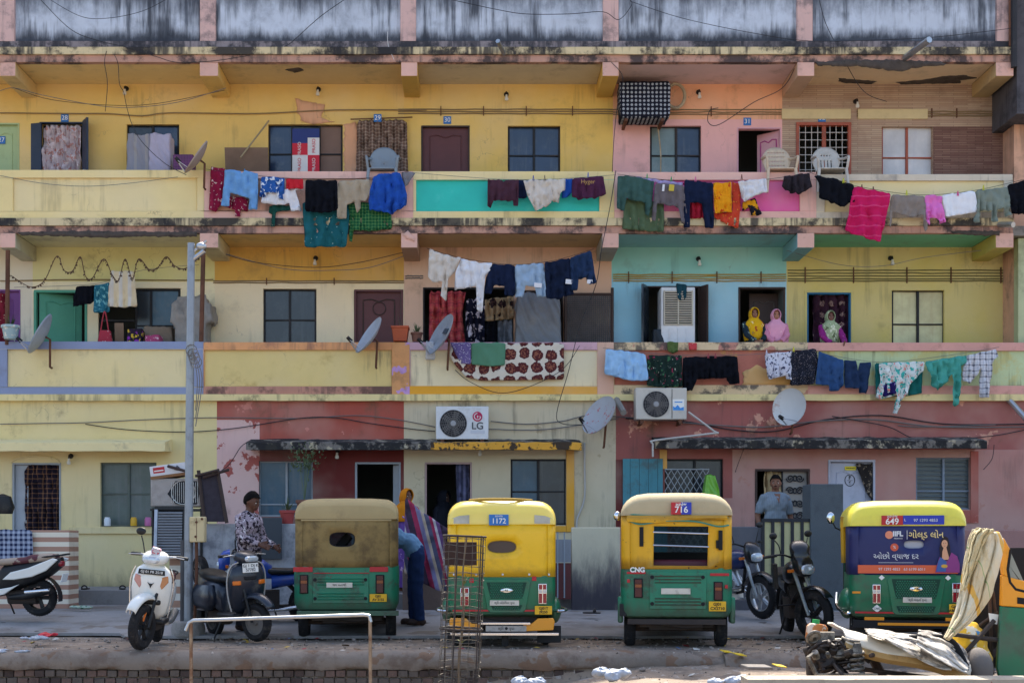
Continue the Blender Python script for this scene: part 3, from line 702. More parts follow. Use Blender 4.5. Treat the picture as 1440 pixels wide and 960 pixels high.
# ================================================================ ground
def grid_ground():
    # one sheet out to the horizon: raised street bed beyond the kerb, lower lane this side of it
    ys = [-300, -60, -20, 0, 6, 9, 10, 10.6, 11.2, 11.8, 12.3, 12.8, 13.2, 13.6, 13.9, 14.12, 14.3, 14.6, 15, 15.5, 16, 16.5, 17, 18, 19.5, 21, 23, 33, 60, 300, 900]
    xs = [-600, -100, -30, -15]+[-8+.25*i for i in range(65)]+[15, 30, 100, 600]
    vs = []; fs = []
    def z(x, y):
        n = .03*noise.noise(V((x*.8, y*.8, 1)))+.018*noise.noise(V((x*3.1, y*3.1, 2)))
        if y < 14.2:
            lo = -.62+.40*max(0, min(1, (x+.6)/2.4)); return lo+n+max(0, y-12.5)*.04
        return min(.0, n)+.0 if y < 16 else n*.3+(y-16)*.004-.02
    for y in ys:
        for x in xs: vs.append((x, y+(.0 if not 13.9 < y < 14.4 else 0), z(x, y)))
    n = len(xs)
    for j in range(len(ys)-1):
        for i in range(n-1): a = j*n+i; fs.append((a, a+1, a+n+1, a+n))
    m = mat('packed_dirt', '8d7d6d', .95, var=.22, sc=1.4, dirt=.6, dsc=3.5, dcol='5c544d', dth=(.45, .65), bump=.6, bsc=25, pat=p_blob([(2.2, .56, '75695f'), (9., .6, 'a39a91'), (23., .63, '5f564f')]))
    return tag(MB().add(vs, fs).build('ground', m), kind='structure')
grid_ground()
# concrete lane in front of the houses, with a broken edge
pts = []; R = random.Random(4)
x = -14.
while x < 14: pts.append((x, 16.35+.10*noise.noise(V((x*1.3, 2, 0)))+R.uniform(-.03, .03)+(.5 if x < -4.5 else 0))); x += .22
vs = []; secs = []
for x, y in pts: secs.append([(x, y, .0), (x, y, .035), (x, 17.5, .10), (x, 19, .19), (x, 22.9, .21), (x, 22.9, -.05)])
tag(MB().loft(secs).build('road', mat('worn_concrete', '8f8d8c', .9, var=.14, sc=.9, dirt=.7, dsc=1.1, dcol='655c54', dth=(.45, .7), bump=.4, bsc=30, pat=p_blob([(1.3, .58, '7d756e'), (14., .66, 'a5a29e'), (3., .68, '4f4a46')])), ang=20), kind='structure')
# kerb: rough cement cap over the brick retaining wall (cap breaks off on the right)
t = thing('retaining_wall', (0, 14.2, 0), 'low brick retaining wall with rough cement cap along the street edge', 'wall')
secs = []; x = -9.
while x < 2.75:
    n1 = .03*noise.noise(V((x*2.1, 1, 0)))+.02*noise.noise(V((x*7, 3, 0))); n2 = .03*noise.noise(V((x*1.7, 5, 0)))+.02*noise.noise(V((x*8, 7, 2)))
    e = max(0, x-2.2)*.16
    secs.append([(x, .35, .012), (x, .1+n1, .02-e+n2*.4), (x, -.02+n1, .0-e+n2*.6), (x, -.06+n1, -.05-e), (x, -.07+n2, -.13), (x, -.05+n2*.6, -.175+n1), (x, .35, -.2)]); x += .07
MB().loft(secs).build('cement_cap', mat('crumbling_cement', '7d7268', .95, var=.2, sc=2.2, dirt=.6, dsc=4, dcol='5e4d42', dth=(.45, .62), bump=.9, bsc=22, pat=p_blob([(3.2, .58, '77604f')])), t, ang=60)
k = MB(); R = random.Random(8)
for row in range(5):
    x = -9+(.06 if row % 2 else 0)
    while x < 2.1:
        L = .112 if row % 2 == 0 else .118
        o = R.uniform(-.014, .012)
        k.mat(R.choice((0, 1, 1, 2))).rbox((x+L/2, .03+o, -.222-row*.082+R.uniform(-.004, .004)), (L-.013, .12, .07+R.uniform(-.004, .003)), (0, R.uniform(-.02, .02), R.uniform(-.03, .03))); x += L
bm_ = [mat('old_brick', '6a554c', .95, var=.2, sc=14, dirt=.6, dsc=8, dcol='463a36', bump=.6, bsc=60), mat('old_brick_grey', '62574f', .95, var=.2, sc=14, dirt=.6, dsc=8, dcol='443d3a', bump=.6, bsc=60), mat('old_brick_dark', '4a3d38', .95, var=.2, sc=14, dirt=.6, dsc=8, dcol='332c2a', bump=.6, bsc=60)]
k.build('brickwork', bm_, t, bev=.006, merge=False)
MB().box(-9, 2.7, .045, .3, -.7, -.17).build('mortar', mat('sunk_mortar', '4f4741', .95, var=.2), t)
# low kerb on the right, continuing
t = thing('low_kerb', (2.7, 14.15, -.06), 'rounded worn cement kerb at the right end of the street edge', 'kerb')
secs = []; x = 0.
while x < 4.2:
    n1 = .03*noise.noise(V((x*2.1, 9, 0)))+.02*noise.noise(V((x*7, 3, 5)))
    secs.append([(x, .3, .05), (x, .05+n1, .05+n1), (x, -.04+n1, .0), (x, -.09+n1, -.11), (x, -.1, -.25), (x, .3, -.25)]); x += .07
MB().loft(secs).build('cement_cap', bpy.data.materials['crumbling_cement'], t, ang=60)
# raised house plinths, front walls and gates
M_plin = mat('plinth_concrete', '8a8785', .9, var=.12, dirt=.5, dsc=2, dcol='5b5653', bump=.4)
M_grw = mat('blotchy_grey_wall', 'a3a3a6', .95, var=.15, sc=2, dirt=.8, dsc=2.6, dcol='5d5f66', dth=(.42, .66), streak=.4, bump=.5, bsc=35)
M_strip = mat('striped_tile', 'e9ddc9', .5, var=.05, dirt=.2, pat=p_stripe([('e9dcc6', 1), ('a0644a', 1)], .145, 'z'))
M_strip2 = mat('striped_tile_small', 'e9ddc9', .5, var=.05, dirt=.2, pat=p_stripe([('e6dccb', 1), ('a66a48', 1)], .21, 'z'))
def wallthing(name, label, x0, x1, y0, Y, d, m, zb=.12, cat='wall', part='wall'):
    t = thing(name, (XX(x0, Y), Y, zb), label, cat)
    MB().box(0, XX(x1, Y)-XX(x0, Y), 0, d, 0, ZZ(y0, Y)-zb).build(part, m, t, bev=.012); return t
Yl = 19.6
wallthing('house_plinth', 'grey concrete step along the yellow ground floor house', -420, 240, 829, 21.1, 1.8, M_plin, .15, 'step', 'step')
wallthing('house_plinth', 'grey concrete step in front of the maroon and cream houses', 275, 864, 834, 19.8, 3.1, M_plin, .15, 'step', 'step')
wallthing('house_plinth', 'grey concrete step under the salmon pink house', 880, 1900, 834, 19.8, 3.1, M_plin, .15, 'step', 'step')
wallthing('striped_garden_wall', 'low brown and white striped tile wall behind the parked scooter', -80, 97, 745, 20.0, .5, M_strip)
wallthing('striped_pillar', 'narrow brown and white striped tile pillar behind the street pole', 238, 262, 735, 19.7, .3, M_strip2, cat='pillar', part='pillar')
wallthing('front_wall', 'blotchy grey cement front wall before the pink peeling corner', 264, 424, 736, Yl, .15, M_grw)
wallthing('front_wall', 'cream front wall with a large dark damp patch', 804, 872, 741, Yl, .15, wallm('damp_cream', 'd2c6a8', .5, .4, zg=((.2, .62, .97), (.35, .8, .6)), scol='4f4b52'))
wallthing('front_wall', 'dark grey cement front wall between the parked motorcycles', 1026, 1078, 740, Yl, .15, mat('dark_cement', '66656a', .95, var=.15, dirt=.6, dsc=2, dcol='54525a', bump=.5))
wallthing('gate_pier', 'tall blotchy grey pier beside the cream barred gate', 1140, 1186, 680, Yl-.1, .5, mat('pier_cement', '565d62', .95, var=.12, dirt=.6, dsc=2.4, dcol='46494e', bump=.5), cat='pillar', part='pillar')
wallthing('front_wall', 'dull pink front wall behind the advertising rickshaw', 1187, 1900, 745, Yl, .15, mat('dull_pink_cement', '9c7670', .95, var=.12, dirt=.6, dcol='5e4a4a', bump=.5))
wallthing('front_wall', 'dirty brown low wall behind the bending man', 566, 640, 800, Yl, .15, mat('brown_cement', '7d6a60', .95, var=.2, dirt=.6, dcol='4a3f3a', bump=.5))
# barred gate
t = thing('barred_gate', P(1073, 829, Yl-.05), 'cream metal gate with black vertical bars below the standing man', 'gate')
gw = XX(1169, Yl)-XX(1073, Yl); gh = ZZ(729, Yl)-ZZ(829, Yl)
MB().box(0, gw, .02, .03, 0, gh).build('sheet', simple('cream_sheet_metal', 'c8c190', .7, var=.08, dirt=.35, dsc=3, dcol='857a62'), t)
k = MB()
for i in range(8): x = gw*(i/7); k.box(x-.022, x+.022, -.015, .015, 0, gh)
k.box(0, gw, -.012, .012, gh-.05, gh); k.box(0, gw, -.012, .012, 0, .05); k.build('bars', simple('black_iron', '22242b', .6, dirt=.3), t)
# maroon and grey sheet gate beside the yellow rickshaw
t = thing('small_gate', P(756, 842, Yl), 'grey and maroon sheet metal gate beside the yellow rickshaw', 'gate')
gw = XX(803, Yl)-XX(756, Yl); MB().box(0, gw, 0, .03, .55, ZZ(758, Yl)-ZZ(842, Yl)).build('upper_sheet', simple('grey_sheet', '8d8f94', .7, dirt=.3), t); MB().box(0, gw, 0, .035, 0, .54).build('lower_sheet', simple('maroon_sheet', '6a3432', .7, dirt=.3), t)
k = MB(); [k.box(gw*i/5-.01, gw*i/5+.01, -.015, 0, .02, 1.0) for i in range(1, 5)]; k.build('bars', M_gfr, t)
# ================================================================ washing
def Zm(x0, y0, s): return lambda pts: [(x0+x/s, y0+y/s) for x, y in pts]
Q6 = Zm(280, 230, 3.694); Q7 = Zm(570, 230, 3.694); Q8 = Zm(840, 230, 3.691); Q9 = Zm(1120, 230, 3.694); Q5 = Zm(0, 230, 3.692); R5 = Zm(840, 460, 4.); R6 = Zm(1120, 460, 4.); R4 = Zm(560, 460, 4.)
def cm(name, col, pat=None, var=.09, **k): return mat(name, col, .92, var=var, sc=7, bump=.22, bsc=140, pat=pat, spec=.12, **k)
C_denim = cm('light_denim', '6f9fd0', var=.16); C_navy = cm('navy_cotton', '18223c'); C_black = cm('black_cotton', '11131b'); C_white = cm('white_cotton', 'dcdce0'); C_royal = cm('royal_blue_cotton', '2552a8')
C_cream = cm('cream_cotton', 'cfc6bb'); C_plum = cm('plum_knit', '4a2f3c'); C_jean = cm('dark_jean', '243655', var=.16); C_jean2 = cm('mid_jean', '32507c', var=.16); C_pale = cm('pale_jean', '96adc4')
_seed = [0]
def hang(name, pts, m, Y, label, cat, **k):
    _seed[0] += 1
    k['amp'] = k.get('amp', .025)*1.5; k.setdefault('lam', .13); k.setdefault('res', .036)
    g = k.pop('group', 'washing hung along the balconies')
    o = cloth(name, pts, m, Y, label, cat, g, seed=_seed[0], **k)
    return o
A = YF-.16; A2 = YF-.08
hang('shawl', Q6([(62, 15), (132, 22), (160, 165), (252, 180), (250, 245), (214, 240), (212, 275), (190, 275), (188, 242), (112, 215), (84, 250), (50, 240)]), cm('maroon_print', '8c1f42', p_blob([(16, .6, 'd9c0b8')])), A2, 'maroon shawl with white print at left end of the top floor line', 'shawl')
hang('shirt', Q6([(132, 30), (212, 33), (222, 50), (240, 36), (305, 48), (306, 130), (300, 240), (255, 238), (262, 180), (160, 150), (158, 222), (112, 218), (130, 110)]), C_denim, A-.05, 'light blue denim shirt hung next to the maroon shawl', 'shirt')
hang('shirt', Q6([(322, 65), (445, 72), (440, 185), (415, 185), (412, 155), (350, 150), (345, 172), (315, 175)]), cm('tie_dye', '2c5aa0', p_blob([(11, .55, 'd6dde8'), (7, .6, '1c3668')])), A-.03, 'blue and white tie dye shirt', 'shirt')
hang('shirt', Q6([(330, 150), (455, 130), (545, 130), (500, 140), (532, 245), (478, 248), (470, 205), (430, 215), (325, 205)]), C_white, A, 'white shirt below the small red top', 'shirt')
hang('top', Q6([(452, 76), (540, 80), (543, 135), (500, 128), (452, 137)]), cm('red_cotton', 'c42b36'), A-.04, 'small red top hung beside the black shirt', 'top')
hang('dupatta', Q6([(365, 215), (470, 215), (535, 232), (400, 250), (392, 330), (372, 325), (378, 260), (360, 250)]), cm('bottle_green', '1d4a43'), A2, 'dark green scarf with a drooping tail', 'scarf')
hang('shirt', Q6([(552, 82), (718, 85), (722, 235), (690, 250), (640, 257), (552, 247)]), C_black, A-.05, 'plain black shirt above the green dotted sheet', 'shirt')
hang('bedsheet', Q6([(536, 200), (785, 200), (776, 330), (765, 433), (655, 430), (552, 437), (545, 330)]), cm('dotted_green', '216068', p_dots(11, 'a8cfc8', .12, .3)), A2, 'long teal green sheet with pale dots hanging below the line', 'sheet', amp=.03, lam=.2)
hang('trousers', Q6([(720, 90), (885, 78), (890, 150), (865, 195), (838, 190), (838, 230), (820, 257), (805, 195), (768, 215), (765, 285), (718, 285)]), cm('khaki', 'a99b86'), A-.04, 'beige khaki trousers on the top floor line', 'trousers')
hang('sari', Q6([(775, 200), (995, 200), (1002, 338), (900, 350), (800, 345), (795, 410), (780, 400)]), cm('green_plaid', '1f5a3a', p_plaid(.055, '7fb06a', .16)), A2, 'dark green checked cloth with pale lines under the blue hooded shirt', 'cloth', amp=.03, lam=.09)
hang('shirt', Q6([(905, 62), (960, 50), (1045, 45), (1080, 160), (1075, 220), (1000, 260), (885, 240), (880, 190)]), C_royal, A-.05, 'royal blue hooded shirt at the end of the top floor line', 'shirt', amp=.04)
hang('cloth', Q6([(1050, 40), (1125, 45), (1090, 100), (1065, 130)]), cm('grey_rag', '7b7a80'), A, 'small grey rag hanging at the bracket beside the turquoise panel', 'rag')
hang('sweater', Q7([(428, 80), (485, 81), (510, 92), (535, 82), (590, 82), (585, 222), (562, 220), (560, 195), (460, 190), (444, 228), (427, 225)]), C_plum, A, 'dark plum sweater hung before the turquoise panel', 'sweater')
hang('shorts', Q7([(580, 82), (617, 84), (632, 180), (588, 182)]), C_navy, A2, 'navy shorts between the plum sweater and cream shirt', 'shorts')
hang('shirt', Q7([(612, 84), (832, 78), (830, 135), (805, 150), (797, 200), (760, 192), (755, 210), (680, 248), (655, 205), (640, 180)]), C_cream, A-.03, 'cream shirt folded over the line before the turquoise panel', 'shirt', amp=.035)
hang('top', Q7([(832, 80), (870, 75), (866, 150), (835, 180), (812, 178), (815, 140)]), C_royal, A2, 'bright blue top half hidden by the plum t-shirt', 'top')
o = hang('t_shirt', Q7([(868, 75), (1028, 62), (1042, 160), (985, 180), (940, 182), (900, 187), (865, 170)]), cm('plum_cotton', '4e2a44'), A-.03, 'plum t-shirt with gold lettering upside of the line', 't-shirt')
o['label'] = 'plum t-shirt with gold lettering before the turquoise panel'
text('Hyger', .1, (.0, -.075, -.13), simple('gold_print', 'b08a4a', .6), o, sx=1.)
Bq = YF-.6   # line strung below the upper balcony
hang('shirt', Q7([(125, 442), (205, 470), (290, 490), (255, 560), (222, 600), (212, 715), (185, 690), (192, 610), (140, 615), (118, 585)]), C_cream, Bq, 'off white shirt with a dangling sleeve at left of the middle floor line', 'shirt', amp=.04)
hang('shirt', Q7([(290, 490), (380, 512), (452, 515), (440, 555), (415, 580), (400, 770), (372, 760), (368, 635), (255, 655), (262, 560)]), C_white, Bq-.02, 'bright white shirt with one sleeve hanging far down', 'shirt', amp=.04)
hang('trousers', Q7([(452, 518), (570, 525), (570, 685), (515, 685), (515, 635), (460, 632), (445, 680), (407, 670), (420, 590)]), C_navy, Bq, 'navy trousers beside the bright white shirt', 'trousers')
o = hang('trousers', Q7([(570, 525), (720, 512), (733, 690), (685, 692), (672, 640), (625, 632), (612, 695), (570, 692)]), C_pale, Bq, 'pale blue jeans in the middle of the middle floor line', 'jeans')
def pocket(o, x, z, w_, h_, m): MB().rbox((x, -.05, z), (w_, .006, h_), (0, .1, 0)).build('pocket_lining', m, o, bev=.002)
pocket(o, .13, -.4, .13, .075, C_white)
o = hang('trousers', Q7([(722, 512), (855, 488), (862, 620), (876, 680), (820, 690), (805, 705), (730, 700)]), cm('black_blue_jean', '172138', var=.15), Bq, 'very dark jeans with a white pocket lining', 'jeans', amp=.03); pocket(o, .13, -.42, .12, .08, C_white)
o = hang('trousers', Q7([(855, 488), (965, 448), (992, 620), (955, 632), (940, 590), (900, 600), (893, 658), (860, 660)]), C_jean, Bq-.02, 'blue jeans highest at the right end of the middle floor line', 'jeans', amp=.03); pocket(o, .12, -.55, .09, .07, C_white)
hang('trousers', Q8([(105, 60), (200, 65), (295, 90), (285, 200), (265, 275), (250, 260), (250, 205), (150, 180), (140, 245), (100, 235)]), cm('forest_green', '3c5a55'), A-.04, 'dark green trousers at left of the pink balcony', 'trousers')
hang('sheet', Q8([(140, 180), (345, 200), (345, 355), (240, 350), (130, 340)]), cm('olive_cotton', '55684e'), A2, 'olive green sheet behind the dark green trousers', 'sheet')
hang('dupatta', Q8([(200, 66), (320, 82), (445, 98), (440, 118), (320, 100), (200, 84)]), cm('lilac_cotton', 'b4a6d0'), A2-.02, 'thin lilac scarf stretched along the pink balcony line', 'scarf')
o = hang('t_shirt', Q8([(300, 100), (450, 108), (470, 320), (435, 310), (420, 225), (310, 205), (300, 300), (282, 290)]), cm('grey_brown', '6b6468'), A-.03, 'grey brown trousers with yellow tag', 'trousers'); pocket(o, .04, -.1, .09, .11, simple('yellow_tag', 'c9b23a')); pocket(o, -.1, -.1, .04, .12, C_white); o.name = 'trousers'
hang('trousers', Q8([(452, 80), (600, 98), (605, 335), (560, 335), (545, 205), (480, 200), (478, 335), (450, 330)]), C_navy, A-.03, 'navy trousers with both legs hanging before the pink balcony', 'trousers')
hang('cloth', Q8([(446, 97), (590, 99), (590, 108), (548, 110), (560, 285), (480, 285), (482, 110), (446, 106)]), cm('crimson_cotton', 'a8243a'), A2, 'crimson cloth behind the navy trousers', 'cloth')
hang('cloth', Q8([(600, 98), (695, 95), (702, 250), (655, 252), (610, 262)]), cm('marigold', 'e89a1c', p_blob([(9, .62, 'c9461e')])), A-.04, 'marigold yellow cloth on the pink balcony line', 'cloth', lam=.07)
hang('scarf', Q8([(698, 95), (745, 100), (742, 220), (732, 335), (690, 325), (605, 280), (605, 255), (702, 250)]), cm('orange_red_print', 'cc4a34', p_dots(17, 'e39a3a', .2)), A2, 'orange red printed scarf with drooping corner', 'scarf')
hang('shirt', Q8([(728, 92), (875, 75), (882, 150), (830, 160), (760, 200), (745, 140)]), C_white, A-.04, 'white shirt before the hot pink panel', 'shirt', amp=.035)
hang('cloth', Q8([(755, 200), (820, 175), (852, 265), (800, 272), (790, 225), (755, 245)]), cm('black_yellow_print', '20222e', p_blob([(6, .52, 'e0a020')])), A2, 'black and yellow printed cloth below the white shirt', 'cloth')
hang('shirt', Q8([(968, 65), (1100, 45), (1118, 118), (1050, 160), (1000, 150), (958, 120)]), cm('dark_brown', '2f2a30'), A-.04, 'dark brown shirt near the two plastic chairs', 'shirt', amp=.035)
hang('t_shirt', Q9([(92, 60), (195, 75), (300, 110), (300, 200), (275, 202), (245, 228), (115, 175), (122, 115)]), C_black, A-.1, 'black t-shirt left of the magenta towel', 't-shirt')
hang('towel', Q9([(298, 115), (490, 152), (470, 260), (460, 310), (435, 410), (250, 350), (280, 200)]), cm('magenta_terry', 'c8205c', p_stripe([('c8205c', 7), ('d84a7c', 1)], .17, 'z')), A-.12, 'big magenta towel slung low on the right line', 'towel', amp=.03, lam=.2)
hang('trousers', Q9([(492, 160), (665, 165), (680, 340), (665, 357), (655, 265), (600, 280), (500, 250), (494, 330), (480, 330)]), cm('taupe', '8a8079'), A-.1, 'taupe trousers between the magenta towel and pink blouse', 'trousers')
hang('blouse', Q9([(668, 162), (752, 162), (774, 305), (745, 312), (735, 285), (692, 280), (690, 322), (666, 300)]), cm('candy_pink', 'e27ac4'), A-.1, 'candy pink ruffled blouse', 'blouse', lam=.055, amp=.03)
hang('pillowcase', Q9([(755, 160), (925, 140), (948, 250), (775, 278)]), cm('plain_white_cotton', 'e6e8f0'), A-.1, 'plain white pillowcase on the right line', 'pillowcase', amp=.012)
hang('trousers', Q9([(932, 138), (1098, 118), (1112, 270), (1085, 275), (1075, 230), (1045, 240), (1040, 305), (1010, 300), (1010, 245), (960, 245), (945, 310), (915, 305), (935, 250)]), cm('sage_grey', '7f8a80'), A-.1, 'sage grey trousers right of the white pillowcase', 'trousers', amp=.03)
hang('shirt', Q9([(1098, 110), (1200, 80), (1260, 70), (1260, 250), (1140, 265), (1110, 245)]), C_black, A-.12, 'black shirt cut off by the right edge of the top line', 'shirt')
hang('towel', R5([(48, 118), (270, 145), (285, 300), (180, 300), (40, 260)]), cm('pale_blue_terry', '9cc3e6'), A-.02, 'pale blue towel hung above the small air conditioner', 'towel', amp=.03, back=.9)
hang('dress', R5([(285, 155), (475, 155), (477, 335), (380, 338), (280, 330), (278, 200)]), cm('dark_floral', '1f302c', p_blob([(13, .63, 'a83a5c'), (17, .65, 'c8d0c0'), (11, .6, '3c6a48')])), A-.02, 'dark green floral dress', 'dress')
hang('kurta', R5([(480, 165), (785, 158), (802, 315), (745, 320), (725, 285), (560, 290), (535, 355), (482, 358)]), C_black, A-.02, 'wide black kurta spread on the red balcony', 'kurta', amp=.03)
hang('shirt', R5([(945, 145), (1108, 132), (1100, 220), (1092, 298), (1065, 290), (1060, 270), (965, 295), (950, 230)]), cm('ink_print', 'd2d2de', p_blob([(21, .55, '3a3f5c')])), A-.02, 'white shirt with dark ink print', 'shirt')
hang('skirt', R6([(-28, 135), (110, 118), (125, 190), (100, 320), (-32, 328)]), cm('speckled_black', '252732', p_dots(42, 'b9aeb4', .2)), A-.03, 'black speckled skirt beside the dark jeans', 'skirt')
hang('jeans', R6([(125, 130), (198, 160), (265, 180), (262, 330), (230, 360), (180, 358), (180, 325), (105, 320)]), C_jean2, A-.03, 'dark blue jeans with rolled waist next to the speckled skirt', 'jeans')
hang('jeans', R6([(268, 180), (335, 188), (345, 245), (358, 195), (420, 195), (405, 340), (395, 372), (355, 368), (350, 345), (272, 340)]), C_jean, A-.03, 'dark blue jeans hung open by both legs', 'jeans')
hang('cloth', R6([(440, 200), (640, 196), (708, 250), (702, 372), (630, 385), (480, 392), (445, 392)]), cm('deep_teal', '1f6a66'), A2, 'deep teal cloth behind the floral scarf', 'cloth')
hang('scarf', R6([(465, 200), (720, 188), (715, 240), (640, 320), (620, 370), (600, 400), (560, 490), (548, 480), (565, 380), (470, 405), (447, 390), (470, 300)]), cm('bright_floral', 'd6dcd8', p_blob([(14, .54, '3fb0a8'), (12, .6, 'e08c84'), (19, .62, '22323c')])), A-.06, 'bright floral scarf with a long drooping tail', 'scarf', amp=.04)
hang('handkerchief', R6([(480, 330), (520, 312), (555, 300), (562, 370), (490, 392)]), cm('purple_paisley', '241a52', p_dots(16, '9a8cc0', .22)), A-.1, 'small deep purple kerchief over the floral scarf', 'kerchief')
hang('kurta', R6([(725, 190), (955, 155), (960, 190), (930, 215), (918, 425), (898, 445), (880, 435), (874, 260), (850, 300), (795, 355), (770, 330)]), cm('sea_teal', '4fa396'), A-.06, 'sea green kurta slung diagonally with hanging sleeve', 'kurta', amp=.045)
hang('shirt', R6([(960, 155), (1125, 120), (1137, 160), (1102, 190), (1087, 395), (1022, 395), (1040, 230), (1000, 290), (970, 318), (930, 290), (932, 255)]), cm('white_check', 'd8d8de', p_plaid(.1, '2d3448', .3, .85, 'a8b0c0')), A-.06, 'white and navy checked shirt at the right end of the middle floor', 'shirt', amp=.035)
hang('shirt', Q5([(395, 635), (492, 628), (488, 720), (430, 735), (375, 742)]), C_black, 23.45, 'black shirt hanging before the green door', 'shirt')
hang('towel', Q5([(492, 630), (568, 615), (572, 770), (488, 776)]), cm('teal_print', '2c6a7c', p_blob([(17, .56, '7ab8bc')])), 23.42, 'teal printed towel beside the cream dress', 'towel')
hang('dress', Q5([(580, 552), (636, 556), (695, 555), (712, 740), (636, 747), (558, 742)]), cm('cream_stripe', 'd8cbb2', p_stripe([('d9c8a4', 3), ('cfcac2', 2)], .16)), 23.38, 'cream striped dress hanging alone under the garland', 'dress', lam=.16)
o = hang('blanket', [(636, 482), (793, 481), (793, 533), (745, 534), (680, 535), (655, 530), (642, 515), (631, 500)], cm('rose_blanket', 'd3cabb', p_flower(4.3, '54292c', '8f5a48', .47, .2)), YF-.05, 'cream blanket with maroon flowers draped over the parapet', 'blanket', amp=.012, lam=.5, th=.02)
hang('towel', [(663, 481), (711, 481), (710, 513), (690, 515), (663, 512)], cm('green_weave', '4f7f66', p_plaid(.02, '6f9c80', .5, .5)), YF-.1, 'green woven towel over the flowered blanket', 'towel', amp=.01, lam=.4, th=.015)
hang('cloth', [(633, 481), (663, 481), (662, 512), (648, 511), (640, 496)], cm('lilac_dots', '6d6094', p_dots(34, 'd8d2e2', .26)), YF-.085, 'lilac dotted cloth beside the green towel', 'cloth', amp=.01)
hang('shawl', [(938, 480), (954, 480), (953, 494), (946, 497), (939, 493)], cm('moss_rag', '56683c'), YF-.05, 'mossy green rag over the red parapet', 'rag', amp=.02, lam=.05)
hang('napkin', [(968, 481), (980, 481), (980, 492), (969, 492)], cm('red_napkin', 'c2484c', p_dots(30, 'e0a090', .2)), YF-.05, 'small red napkin over the red parapet', 'napkin', amp=.005)
hang('rag', [(951, 397), (966, 400), (965, 418), (960, 424), (953, 420)], cm('dark_teal_rag', '1f4450'), 23.55, 'dark teal rag on top of the white air cooler', 'rag')
hang('striped_blanket', [(570, 697), (590, 716), (628, 741), (640, 748), (640, 806), (632, 833), (616, 830), (592, 818), (568, 806)], cm('striped_wool', '8a6a80', p_stripe([('26242e', 2), ('a82548', 1.6), ('8a86a8', 1.4), ('c8b49a', 1), ('4a5468', 1.4), ('a82548', 1), ('d0c8c8', .8), ('6a4878', 1.2)], .46, 'x', .25)), 19.1, 'striped maroon, grey and black blanket sagging behind the bending man', 'blanket', amp=.03, lam=.3, group='washing hung at street level')
hang('checked_towel', [(-12, 743), (45, 744), (47, 784), (20, 788), (-12, 790)], cm('navy_gingham', '2a3352', p_plaid(.075, 'b8c0d4', .5, .85)), 19.93, 'navy and white checked towel over the striped garden wall', 'towel', amp=.015, group='washing hung at street level')
# door curtains
def curtain(pts, m, Y, label, **k):
    k.setdefault('amp', .035); k.setdefault('lam', .12); return hang('curtain', pts, m, Y, label, 'curtain', pin=.9, group='door curtains', **k)
curtain([(61, 176), (114, 176), (114, 260), (61, 260)], cm('faded_rose_curtain', 'c9bcc0', p_blob([(9, .55, 'b98a84'), (14, .6, 'dcd6d8')])), YW+.05, 'faded pale rose curtain in the navy shuttered doorway')
curtain([(502, 169), (572, 168), (574, 262), (500, 262)], cm('brown_chevron_curtain', '6b5449', p_plaid(.06, 'b8a492', .3, .7)), YW-.09, 'brown patterned curtain behind the grey plastic chair')
curtain([(-8, 411), (8, 411), (9, 500), (-8, 500)], cm('red_print_curtain', '7a2434', p_dots(14, 'c9a08c', .2)), YW-.1, 'dark red printed curtain by the purple door')
curtain([(604, 409), (655, 409), (650, 440), (656, 500), (603, 500)], cm('red_madras_curtain', 'b84a54', p_plaid(.17, 'd07a6a', .3, .6, '5a2836')), YW-.03, 'red checked curtain in the dark middle floor doorway', amp=.05)
curtain([(655, 420), (682, 418), (681, 500), (655, 500)], cm('zebra_cloth', '16182a', p_blob([(8, .56, 'c4bcc8')])), YW-.08, 'black and lilac zebra print cloth beside the red curtain')
curtain([(682, 420), (722, 416), (722, 448), (682, 452)], cm('brown_floral_cloth', 'a08a6c', p_flower(5, '2f2226', '5a4038', .4)), YW-.06, 'tan cloth with dark flowers hung over a rail')
curtain([(681, 451), (699, 451), (700, 500), (681, 500)], C_black, YW-.03, 'plain black cloth below the tan flowered cloth'); curtain([(699, 450), (720, 449), (721, 500), (700, 500)], cm('grey_speckled', '6f7680', p_dots(30, '8f98a0', .2)), YW-.02, 'grey speckled cloth below the tan flowered cloth')
curtain([(1143, 413), (1194, 413), (1195, 500), (1143, 500)], cm('dark_medallion_curtain', '3a2230', p_flower(5.2, '9a8078', '4a2a3a', .27, .15)), YW+.14, 'dark plum curtain with pale medallions behind the seated woman')
curtain([(37, 653), (83, 653), (82, 822), (35, 822)], cm('black_orange_curtain', '2a2430', p_plaid(.085, 'a87a58', .2, .75)), YG+.06, 'black curtain with orange zigzag in the yellow ground floor doorway')
curtain([(641, 652), (660, 652), (661, 800), (644, 760)], cm('grey_stripe_curtain', '5f6078', p_stripe([('6a6a86', 2), ('3a3c50', 2)], .08)), YG+.06, 'grey striped curtain drawn aside in the cream house doorway')
curtain([(1074, 662), (1101, 662), (1101, 810), (1074, 810)], cm('gold_stripe_curtain', 'b09a78', p_stripe([('b8a27c', 3), ('7a6448', 1)], .1)), YG+.1, 'gold striped curtain behind the standing man')
curtain([(1203, 651), (1229, 651), (1229, 705), (1222, 700), (1212, 675)], cm('black_vine_curtain', '34302f', p_blob([(13, .57, '8f7f6c')])), YG+.02, 'black curtain tied aside on the white door', amp=.02)
